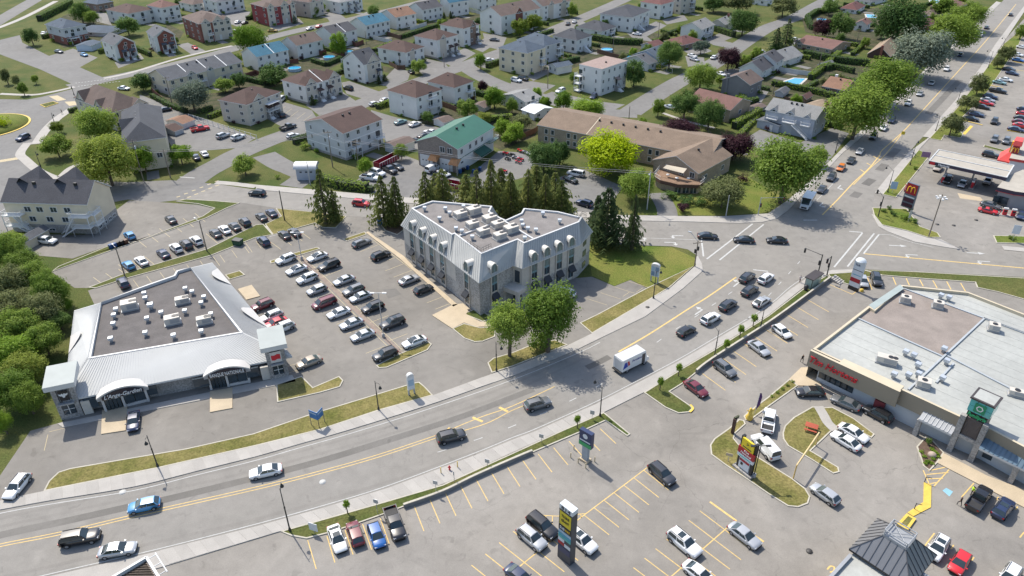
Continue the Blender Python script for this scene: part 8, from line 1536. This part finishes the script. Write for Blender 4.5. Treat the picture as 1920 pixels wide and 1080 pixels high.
def roundtop(pl,pr,z0,z1,panel,label):
 a,b=at(*pl),at(*pr);v=b-a;w=v.length;v.normalize();n=Vector((v.y,-v.x,0));c=(a+b)/2;rz=math.atan2(v.y,v.x);r=thing('arched_sign',label,'sign',(c.x,c.y,.1))
 for s_ in(-1,1):g=MB();k=v*(s_*w*.42);g.box((k.x,k.y,0),(.25,.25,z0),rz);g.build('post',GALV,r)
 g=MB();g.box((0,0,z0),(w,.5,z1-z0),rz);g.build('sign_box',panel,r);ring=[(w/2*math.cos(math.pi*k/8)*1.05,z1+.55*math.sin(math.pi*k/8))for k in range(9)];g=MB();A=[v*x+n*.32+Vector((0,0,z))for x,z in ring];B=[v*x-n*.32+Vector((0,0,z))for x,z in ring];g.raw(A+B,[(k,k+1,10+k,9+k)for k in range(8)],0,True);g.raw(A,[tuple(range(9))[::-1]]);g.raw(B,[tuple(range(9))]);g.build('arched_cap',CAP,r);return r,c,v,n,w
r,c,v,n,w=roundtop((766,742),(778,738),1.2,3.9,WHP,'white arched bank sign on the verge seen nearly edge-on');board(r,c,v,n,w*.8,2.0,3.2,LBP,.27)
r,c,v,n,w=roundtop((1219,527),(1234,531),1.4,3.9,WHP,'white arched medical sign with pale blue panels on the office lawn')
for i in range(2):
 for j in range(2):board(r,c+v*(w*(.24 if i else-.24)),v,n,w*.42,1.6+1.1*j,2.6+1.1*j,LBP if(i+j)%2 else mat('steel_blue_panel',(.16,.25,.36),.4),.27)
r,c,v,n,w=pylon((1690,394),(1704,399),7,'red restaurant pylon with yellow arches and dark menu panels',bodym=None);w=2.9;rz=math.atan2(v.y,v.x)
g=MB();k=-n*.3;g.box((k.x,k.y,1.0),(w,.6,6.4),rz);g.build('pylon',mat('slate_frame',(.11,.13,.16),.5),r);board(r,c,v,n,w*.9,4.6,7.3,DRP,.02);board(r,c,v,n,w*.86,2.6,3.6,mat('plum_panel',(.05,.012,.035),.4),.02);board(r,c,v,n,w*.86,3.75,4.1,WHP,.02);board(r,c,v,n,w*.86,1.3,2.2,mat('plum_panel',(0,0,0)),.02)
for s_ in(-1,1):
 g=MB();pr_=None
 for k in range(9):th=math.pi*k/8;cc_=n*.1+v*(s_*.45-.45*math.cos(th))+Vector((0,0,5.2+1.45*math.sin(th)**.6));g.tube(pr_,cc_,.1,n=4)if pr_ is not None else None;pr_=cc_
 g.build('emblem',YL,r)
for i,(b,t,col,lab,w2,h2)in enumerate([((1672,363),(1675,348),LBP,'pale poster frame on the green station strip',1.6,2.0),((590,1000),(591,988),WHP,'white estate sign board on the plaza verge tip',1.3,1.4),((708,963),(707,940),GALV,'small grey no-parking sign above the black pickup',.7,.7),((818,925),(818,905),GALV,'small grey no-parking sign near the hydrant',.7,.7),((914,876),(914,866),GALV,'small grey no-parking sign above the retaining wall',.7,.7),((1015,830),(1015,818),GALV,'small grey sign on the verge before the navy sign',.7,.7),((1110,786),(1111,774),GALV,'small grey sign by the plaza entrance lamp',.7,.8),((852,905),(852,888),GALV,'thin grey sign edge-on beside the hydrant',.15,.8),((1690,262),(1693,250),YLP,'yellow road sign on the car park verge',1,1),((1730,310),(1733,290),mat('lilac_panel',(.3,.18,.3),.5),'lilac price sign at the top of the station strip',2.2,1.6),((1365,866),(1367,853),M_TAN,'small tan sign on the coffee shop island',1.0,.5),((1898,452),(1902,430),WHP,'white sign on the small verge at the right edge',1.6,2.2),((1702,418),(1706,402),GALV,'pale post sign in front of the corner bed',.5,2.0)]):
 h=max(1.2,height(b,t));p=at(*b);r=thing('sign',lab,'sign',p+Vector((0,0,.12)),-.35);g=MB();g.tube((0,0,0),(0,0,h),.04,n=5);g.build('post',GALV,r);g=MB();g.box((0,-.06,h-h2*.5),(w2,.06,h2));g.build('panel',col,r)
r=thing('menu_board_post','dark brown clearance post at the drive-through island tip','post',at(1373,813)+Vector((0,0,.1)),.6);g=MB();g.box((0,0,0),(.5,.35,3.0));g.build('post',mat('dark_brown_post',(.05,.02,.015),.6),r);g=MB();g.box((.4,.1,2.7),(1.0,.25,.5));g.build('head',mat('olive_panel',(.06,.065,.03),.6),r)
p,q_=at(1487,898),at(1529,836);r=thing('height_barrier','yellow height barrier across the drive-through exit','barrier',p+Vector((0,0,.1)));d=q_-p;h=height((1485,897),(1490,872));g=MB();g.tube((0,0,0),(0,0,h),.1,n=8);g.build('post',M_YEL,r);g=MB();g.tube((0,0,h),(d.x,d.y,h),.13,n=8);g.build('bar',mat('pale_yellow_paint',(.55,.42,.22),.7),r);g=MB();g.tube((d.x,d.y,0),(d.x,d.y,h),.1,n=8);g.build('post',M_YEL,r)
p=at(1408,780);r=thing('feather_flag','purple feather flag on the drive-through island','flag',p+Vector((.6,.3,.1)),.5);g=MB();g.tube((0,0,0),(.3,0,4.2),.04,n=5);g.build('pole',GALV,r);g=MB();pts=[(.05,.8),(.9,1.6),(1.0,3.2),(.7,4.1),(.28,4.3)];[g.face([(x,s_*.012,z)for x,z in(pts if s_<0 else pts[::-1])])for s_ in(-1,1)];g.build('flag',mat('purple_cloth',(.06,.01,.10),.8),r)
r=thing('wind_dancer','yellow inflatable figure beside the purple flag','inflatable',at(1404,786)+Vector((0,0,.1)));g=MB();g.lathe((0,0,0),[(.55,0),(.6,.5),(.35,.9),(.3,1.6),(.2,1.7),(.26,2.0),(.1,2.25)],10);g.tube((0,0,1.4),(.7,.1,2.1),.12,.08,6);g.tube((0,0,1.4),(-.6,-.1,1.9),.12,.08,6);g.build('figure',M_YELB,r)
RB=mat('rust_red_plastic',(.36,.075,.035),.6,.08)
p=at(1520,806);r=thing('picnic_table','orange-red picnic table on the lawn by the coffee shop','picnic table',p+Vector((0,0,.12)),-.5);g=MB()
for k in range(4):g=MB();g.box((0,-.42+k*.28,.75),(1.9,.26,.06));g.build('tabletop_board',RB,r)
for s_ in(-1,1):
 g=MB();g.box((0,s_*.85,.42),(1.9,.3,.06));g.build('bench',RB,r)
 for x in(-.7,.7):g=MB();g.tube((x,s_*.8,0),(x,s_*.25,.74),.05,n=5);g.build('leg',RB,r)
p=at(843,882);r=thing('fire_hydrant','small red fire hydrant on the boulevard pavement','fire hydrant',p+Vector((0,0,.13)));g=MB();g.lathe((0,0,0),[(.16,0),(.13,.1),(.13,.6),(.16,.62),(.1,.8),(.03,.86)],10);g.tube((-.25,0,.5),(.25,0,.5),.07,n=8);g.build('body',RED,r)
for x,y,l in[(827,888,'left'),(858,877,'right')]:r=thing('bollard',f'slim yellow bollard {l} of the red hydrant','bollard',at(x,y)+Vector((0,0,.13)),0,'bollards by the hydrant');g=MB();g.tube((0,0,0),(0,0,1.1),.07,n=8);g.build('post',M_YELB,r)
for i,(x,y,m)in enumerate([(209,466,'blue'),(216,464,'blue'),(223,461,'black'),(230,459,'black'),(237,457,'brown'),(888,325,'blue'),(894,323,'black'),(900,320,'blue'),(863,325,'blue'),(869,322,'black'),(877,318,'blue')]):
 g1=i<5;r=thing('wheelie_bin',f'{m} wheelie bin '+(['leftmost beside the pole in the apartment bin row','second from the pole in the bin row','in the middle of the apartment bin row','fourth in the apartment bin row','at the right end of the apartment bin row','in the quad yard, left','in the quad yard, middle','in the quad yard, right','nearest the corner of the workshop wall','second along the workshop wall','third along the workshop wall'][i]),'bin',at(x,y),-.4,'wheelie bins')
 mm={'blue':mat('blue_bin_plastic',(.015,.07,.20),.5),'black':mat('black_bin_plastic',(.015,.015,.017),.5),'brown':mat('brown_bin_plastic',(.10,.045,.025),.5)}[m];g=MB();g.box((0,0,.08),(.62,.75,.95),taper=1.12);g.build('bin',mm,r);g=MB();g.box((0,0,1.03),(.72,.88,.08));g.build('lid',mm,r)
p=at(447,459);r=thing('dumpster','dark green dumpster at the edge of the bank car park','dumpster',p,-.3);g=MB();g.box((0,0,.1),(1.9,1.4,1.2),taper=1.08);g.build('container',mat('dumpster_green',(.012,.06,.035),.6,.15),r);g=MB();g.box((0,0,1.32),(2.1,1.55,.12));g.build('lid',BLACK,r)
p=at(713,421);r=thing('recycling_drum','blue drum container beside the driveway pines','container',p+Vector((0,0,.1)),0);g=MB();g.lathe((0,0,0),[(.6,0),(.65,1.2),(.55,1.7),(.2,1.95)],12);g.build('drum',BLP,r)
WATER=mat('pool_water',(.03,.30,.50),.08,.15,.8)
def pool(x,y,rpx,label):
 p=at(x,y,1.1);rr=rpx*mpp(x,y);r=thing('round_pool',label,'pool',(p.x,p.y,0),0,'above-ground pools');g=MB();g.lathe((0,0,0),[(rr,0),(rr,1.15),(rr-.15,1.16),(rr-.15,.9)],24,0,False);g.build('wall',mat('pale_blue_wall',(.35,.45,.52),.6),r);g=MB();g.lathe((0,0,.9),[(rr-.12,0),(rr-.14,.06)],24,0,False);g.build('water',WATER,r)
for a in[(617,106,11,'round pool behind the grey-brown roofed house'),(552,127,12,'round pool below the teal-roofed house'),(653,96,9,'round pool right of the upright bright tree'),(1176,107,12,'round pool behind the white flat-roofed block'),(1138,92,11,'covered round pool in the cedar hedge garden'),(1541,36,9,'round pool in the top garden ringed by hedge'),(838,222,4,'tiny paddling pool behind the workshop')]:pool(*a)
for px,lab in[([(1469,154),(1490,147),(1510,148),(1494,162)],'kidney-bottomed blue pool with pale deck behind the white houses'),([(1624,27),(1640,28),(1644,34),(1626,33)],'small rectangular pool beside the crimson-roofed house'),([(1744,1),(1758,0),(1762,5),(1746,7)],'blue pool at the top edge near the boulevard')]:
 p=at(*px[0]);r=thing('garden_pool',lab,'pool',p);w=[q_-p for q_ in wpts(px)];o_=inset(ccw(w),-.8);g=MB();g.prism([(a.x,a.y)for a in o_],0,.1);g.build('deck',mat('pale_pool_deck',(.45,.42,.38),.8),r);g=MB();g.face([(a.x,a.y,.105)for a in ccw(w)]);g.build('water',WATER,r)
def fence(px,h,m,label,post=2.4,slat=True,name='fence',cat='fence'):
 P=wpts(px);o0=P[0];r=thing(name,label,cat,o0)
 for a,b in zip(P[:-1],P[1:]):
  d=b-a;L=d.length;rz=math.atan2(d.y,d.x);n=max(1,int(L/post))
  for k in range(n+1):q_=a.lerp(b,k/n)-o0;g=MB();g.box((q_.x,q_.y,0),(.12,.12,h+.1),rz);g.build('post',m,r)
  if slat:
   for k in range(n):c=a.lerp(b,(k+.5)/n)-o0;g=MB();g.box((c.x,c.y,.05),(L/n-.13,.06,h-.05),rz);g.build('panel',m,r)
  else:
   for z in(.1,h):g=MB();p1,p2=a-o0+Vector((0,0,z)),b-o0+Vector((0,0,z));g.tube(p1,p2,.04,n=4);g.build('rail',m,r)
FW=mat('white_fence',(.55,.55,.53),.7);FB=mat('brown_fence',(.13,.075,.05),.85,.15,1);FR=mat('red_brown_fence',(.15,.06,.04),.85,.15,1)
for a in[([(1455,133),(1490,139),(1522,143)],1.8,FW,'white panel fence behind the kidney-bottomed pool'),([(355,222),(400,236),(440,249),(482,262)],1.5,TRIM,'white-railed fence beside the residence car park',2.4,False),([(1219,122),(1240,130),(1260,138)],1.8,GALV,'chain-link gate across the driveway by the blue house',2.4,False),([(975,262),(1003,250),(1008,245)],1.8,FB,'brown board fence between the yard and the hall'),([(730,122),(745,131),(760,130)],1.7,FB,'dark board fence below the grey house'),([(590,96),(600,104),(612,101)],1.8,FR,'red-brown fence between the first pools'),([(655,80),(668,88),(682,82)],1.8,FR,'red-brown deck fence right of the upright bright tree'),([(535,112),(545,120),(560,118)],1.8,FR,'red-brown fence beside the teal-roofed house'),([(825,198),(845,205),(858,211)],1.8,FB,'dark board fence behind the white two-storey house'),([(520,150),(540,158)],1.6,FR,'short red-brown fence left of the wide pale duplex'),([(700,74),(735,82)],1.8,FW,'white fence behind the grey house with reddish roof'),([(870,20),(900,27),(915,33)],1.8,FW,'white fence beside the white and brick gabled house'),([(462,146),(480,140),(500,148)],1.8,FR,'red-brown deck fence under the row of teal roofs, left'),([(622,98),(640,106),(652,100)],1.8,FR,'red-brown fence behind the charcoal-brown roof'),([(726,66),(750,74),(760,68)],1.8,FB,'brown fence below the orange-brown roof'),([(770,58),(800,48)],1.8,FW,'pale fence below the charcoal grey roof'),([(1120,100),(1165,112)],1.8,FB,'brown fence behind the white flat-roofed block'),([(1240,92),(1262,98)],1.6,FW,'pale fence beside the low red-brown bungalow'),([(1470,190),(1500,198)],1.7,FB,'brown fence behind the grey commercial house'),([(640,118),(668,126)],1.7,FW,'pale fence behind the black slate house'),([(285,172),(305,190)],1.6,FR,'red fence in front of the row house end'),([(1375,240),(1425,213)],.6,FB,'low board edging along the clipped hedge')]:fence(*a)
BLK=mat('concrete_block',(.20,.195,.185),.9,.1,1,fine=.1)
def rwall(px,h,label):
 P=smooth_line(wpts(px),5);o0=P[0];r=thing('retaining_wall',label,'wall',o0);c0=P
 cap=[];
 for a,b in zip(P[:-1],P[1:]):
  d=b-a;L=d.length;n=max(1,round(L/1.4));rz=math.atan2(d.y,d.x)
  for k in range(n):
   c=a.lerp(b,(k+.5)/n)-o0
   g=MB();g.box((c.x,c.y,0),(L/n-.02,.38,h*.5-.01),rz);g.build('block',BLK,r);g=MB();g.box((c.x,c.y,h*.5),(L/n-.02,.36,h*.5-.12),rz);g.build('block',BLK,r);g=MB();g.box((c.x,c.y,h-.12),(L/n-.015,.34,.12),rz);g.build('coping',M_KERB,r)
rwall([(757,952),(830,926),(890,897),(960,866),(998,850)],0.75,'long low concrete block wall along the lower plaza verge');rwall([(1305,701),(1335,678),(1440,610),(1505,563),(1556,525)],0.95,'concrete block retaining wall along the upper plaza verge up to the bus shelter')
p=at(1522,537);a=heading(1522,537,20,-14);r=thing('bus_shelter','glass bus shelter with dark roof above the retaining wall','bus shelter',p+Vector((0,0,.13)),a)
for x in(-1.9,1.9):
 for y_ in(-.7,.7):g=MB();g.box((x,y_,0),(.1,.1,2.5));g.build('post',BLKP,r)
g=MB();g.box((0,0,2.5),(4.4,2.0,.16));g.build('roof',mat('dark_bronze_roof',(.045,.035,.032),.5),r);SG=mat('pale_shelter_glass',(.28,.36,.32),.15,.05)
for k in range(3):g=MB();g.box((-1.27+1.27*k,-.75,.2),(1.2,.04,2.2));g.build('glass_panel',SG,r)
g=MB();g.box((-1.95,0,.2),(.04,1.3,2.2));g.build('glass_panel',SG,r);g=MB();g.box((0,-.4,.45),(2.5,.4,.06));g.build('bench',METAL,r);r2=thing('litter_bin','black litter bin left of the bus shelter','bin',at(1510,545)+Vector((0,0,.13)));g=MB();g.lathe((0,0,0),[(.35,0),(.4,1.0),(.2,1.2)],12);g.build('bin',BLACK,r2)
r=thing('steps','concrete steps down from the bus shelter to the plaza','steps',at(1556,524),a);
for k in range(5):g=MB();g.box((.4,-.5-k*.45,0),(2.0,.42,.75-k*.14));g.build('step',M_CONC,r)
zb_=9.0;A,B,C_=at(196,1090,zb_),at(274,1044,zb_),at(304,1092,zb_);r=thing('billboard','white steel billboard with plank catwalk seen from above at the lower left','billboard',(B.x,B.y,0))
def rl(p):return Vector((p.x-B.x,p.y-B.y,0))
for p,q_,nm in((A,B,'panel'),(B,C_,'panel')):
 d=q_-p;c=rl((p+q_)/2);g=MB();g.box((c.x,c.y,zb_-3.6),(d.length,.28,3.6),math.atan2(d.y,d.x));g.build(nm,CAP,r)
inn=[rl(A.lerp(B,k))for k in(0,1)];out_=[rl(C_.lerp(B,k))for k in(0,1)]
for k in range(14):
 t0=k/14;p,q_=rl(B).lerp(rl(A),t0*.95+.04),rl(B).lerp(rl(C_),t0*.95+.04);d=q_-p;c=(p+q_)/2;g=MB();g.box((c.x,c.y,zb_-.5),(d.length-.4,.42,.06),math.atan2(d.y,d.x));g.build('plank',mat('pale_planks',(.36,.30,.25),.9,.12,2),r)
d=(C_-B).normalized();o_=Vector((-d.y,d.x,0));
for k in(.06,.38,.7):p=rl(B.lerp(C_,k));g=MB();g.tube(p+Vector((0,0,zb_-.2)),p+o_*1.0+Vector((0,0,zb_-.2)),.05,n=4);g.build('bracket',TRIM,r)
g=MB();p,q_=rl(B)+o_*1.0,rl(B.lerp(C_,.75))+o_*1.0;g.tube(p+Vector((0,0,zb_-.2)),q_+Vector((0,0,zb_-.2)),.08,n=5);g.build('rail',TRIM,r);c=rl((A+C_+B)/3);g=MB();g.tube((c.x,c.y,0),(c.x,c.y,zb_-2),.4,n=12);g.build('column',GALV,r)
SKIN=mat('skin',(.38,.22,.15),.6,.05,3,local=True)
def person(px,facing,top,legs,label,stride=.25,hair=(.03,.02,.015)):
 V=[(0,0,.95),(0,0,1.2),(0,0,1.42),(0,0,1.52),(0,.01,1.62),(0,.01,1.74),(-.1,0,.92),(-.1,stride,.5),(-.1,stride*.9+(.0),.07),(-.1,stride+.12,.04),(.1,0,.92),(.1,-stride*.5,.5),(.1,-stride,.08),(.1,-stride+.14,.04),(-.2,0,1.4),(-.26,-.08,1.14),(-.25,.08,.9),(.2,0,1.4),(.26,.1,1.14),(.24,.22,.92)]
 E_=[(0,1),(1,2),(2,3),(3,4),(4,5),(0,6),(6,7),(7,8),(8,9),(0,10),(10,11),(11,12),(12,13),(2,14),(14,15),(15,16),(2,17),(17,18),(18,19)]
 R2=[.15,.14,.15,.06,.1,.085,.1,.07,.05,.045,.1,.07,.05,.045,.065,.05,.04,.065,.05,.04]
 me=bpy.data.meshes.new('person');me.from_pydata(V,E_,[]);o=obj('body',me);md=o.modifiers.new('skin','SKIN')
 for i,q_ in enumerate(R2):me.skin_vertices[0].data[i].radius=(q_,q_*.8)
 me.skin_vertices[0].data[0].use_root=True;o.modifiers.new('sub','SUBSURF').levels=1
 dg=bpy.context.evaluated_depsgraph_get();m2=bpy.data.meshes.new_from_object(o.evaluated_get(dg));bpy.data.objects.remove(o)
 for m_ in(mat('cloth_'+top[0],top[1],.9,.08,3,local=True),mat('cloth_'+legs[0],legs[1],.9,.08,3,local=True),SKIN,mat('hair_dark',hair,.8,.1,3,local=True)):m2.materials.append(m_)
 for p_ in m2.polygons:
  z=p_.center.z;p_.use_smooth=True;side=abs(p_.center.x)>.2
  p_.material_index=3 if z>1.68 else 2 if(z>1.49 or(side and z<1.1 and z>.8))else 0 if z>.93 else 1 if z>.09 else 3
 p=at(*px);r=thing('person',label,'person',p+Vector((0,0,.05)),facing);obj('body',m2,r);return r
person((1503,680),0.2,('black',(.02,.02,.022)),('black',(.02,.02,.022)),'person in dark clothes walking beside the coffee shop');person((1499,530),-.6,('white',(.5,.45,.45)),('maroon',(.12,.02,.03)),'person in a white top and maroon shorts on the pavement');person((1798,948),.5,('brown',(.06,.035,.025)),('charcoal',(.03,.03,.035)),'person in dark clothes walking towards the black pickup');person((1820,928),1.5,('hi_vis',(.45,.70,.02)),('charcoal',(.03,.03,.035)),'person in a fluorescent yellow vest at the pickup door',.1);person((117,214),2,('charcoal',(.03,.03,.035)),('charcoal',(.03,.03,.035)),'tiny person walking on the roundabout pavement')
for i,(x,y)in enumerate([(1733,905),(1714,955)]):r=thing('bollard',['black bar post at the top of the yellow island','black bar post at the bend of the yellow island'][i],'bollard',at(x,y)+Vector((0,0,.12)),0,'posts on the yellow island');g=MB();g.tube((0,0,0),(0,0,1.1),.06,n=6);g.tube((0,0,1.0),(.7,-.2,1.0),.05,n=5);g.build('post',BLKP,r)
for i,(x,y)in enumerate([(748,853),(1744,853)][1:]):r=thing('boulder','pale boulder in the pharmacy planting bed','boulder',at(1747,855)+Vector((0,0,.1)));g=MB();g.lathe((0,0,0),[(.6,0),(.65,.25),(.4,.5),(.1,.55)],9);g.build('stone',mat('pale_boulder',(.34,.27,.22),.9,.2,2),r)
sh_=random.Random(5);YT=[]
def short(lab):
 w=lab.replace(',','').split();stop={'beside','behind','at','by','near','above','below','between','next','in','following','furthest','squeezed','among','left','right','closest','peeking','further','cut','just','tucked','half','against','back','under'}
 for i,k in enumerate(w):
  if i>2 and k in stop:w=w[:i];break
 w=w[:8]
 while w[-1]in('and','with','of','a','the','to','its'):w=w[:-1]
 return ' '.join(w)
for lab,h_ in list(HOUSES.items()):
 d=depth(h_.location)/F_PX
 if h_.name.startswith(('shed','garage','workshop','hall','apartment','house_wing')):continue
 w,dd=h_['w'],h_['d'];M=Matrix.Rotation(h_.rotation_euler.z,3,'Z');S_=short(lab)
 for k,(f,t,nm)in enumerate([('R',sh_.uniform(.04,.2),'front left'),('R',sh_.uniform(.78,.95),'front right'),('L',sh_.uniform(.3,.9),'the side')]):
  if d>.25 and k==1:continue
  loc=Vector((t*w,-.5,0))if f=='R' else Vector((-.5,t*dd,0));q_=M@loc+h_.location
  r=thing('shrub',f'shrub at {nm} of the {S_}','shrub',(q_.x,q_.y,0),0,'shrubs against the house walls');s=sh_.uniform(.6,1.2);c=obj('foliage',sh_.choice(BUSH),r);c.location=(0,0,s*.7);c.scale=(s*1.2,s*1.2,s);setmat(c,LEAF[sh_.choice(['dark','green','green','bright','purple'])])
 for k in range(2):
  loc=Vector((w*sh_.uniform(.0,.9),dd+sh_.uniform(2,4.5),0))if k==0 else Vector((w+sh_.uniform(1.5,3),dd*sh_.uniform(.3,1.1),0));q_=M@loc+h_.location
  if on_road((q_.x,q_.y))or any((q_-o.location).length<4.5 for o in YT)or any(abs((M2.transposed()@(q_-o.location)).x-o['w']/2)<o['w']/2+1 and abs((M2.transposed()@(q_-o.location)).y-o['d']/2)<o['d']/2+1 for o in HOUSES.values()for M2 in[Matrix.Rotation(o.rotation_euler.z,3,'Z')]):continue
  r=thing('deciduous_tree',f'small yard tree {["behind", "right of"][k]} the {S_}','tree',(q_.x,q_.y,0),0,'small yard trees among the houses');YT.append(r);s=sh_.uniform(1.3,2.6);t_=obj('trunk',sh_.choice(TRUNK),r);t_.scale=(s*1.4,s*1.4,s*1.6);c=obj('crown',sh_.choice(CROWN),r);c.location=(0,0,s*1.25);c.scale=(s,s,s*sh_.uniform(.9,1.3));setmat(c,LEAF[sh_.choice(['dark','dark','green','green','bright','olive'])])
 if d>.13 and w>6:
  def free(q):return not on_road((q.x,q.y))and not any(-1<v_.x<o['w']+1 and-1<v_.y<o['d']+1 for o in HOUSES.values()if o is not h_ for v_ in[Matrix.Rotation(-o.rotation_euler.z,3,'Z')@(q-o.location)])
  for nm,pa,pb in(('behind',(-.5,dd+5.5),(w*.75,dd+5.5)),('right of',(w+4.2,-1),(w+4.2,dd+4))):
   a,b=[M@Vector((*p,0))+h_.location for p in(pa,pb)]
   if sh_.random()<.8 and all(free(a.lerp(b,t))for t in(0,.25,.5,.75,1)):
    pxs=[]
    for q in(a,a.lerp(b,.5),b):v_=q-Vector((0,0,CAM_H));pxs.append((960+F_PX*v_.dot(_r)/v_.dot(_f),540-F_PX*v_.dot(_u)/v_.dot(_f)))
    hedge(sh_.choice(['dark','dark','green']),pxs,1.5,sh_.uniform(1.3,2.1),f'lot hedge {nm} the {S_}','lot hedges among the houses')
  a,b=[M@Vector((*p,0))+h_.location for p in((w*.5,-1.2),(w*.5,-7.5))]
  if free(a)and free(a.lerp(b,.6)):
   e=M@Vector((1.6,0,0));mb=MB();mb.face([(p.x,p.y,.02+.0007*(len(YT)%9))for p in(a-e,b-e,b+e,a+e)]);tag(mb.build('driveway',M_STREET),kind='structure')
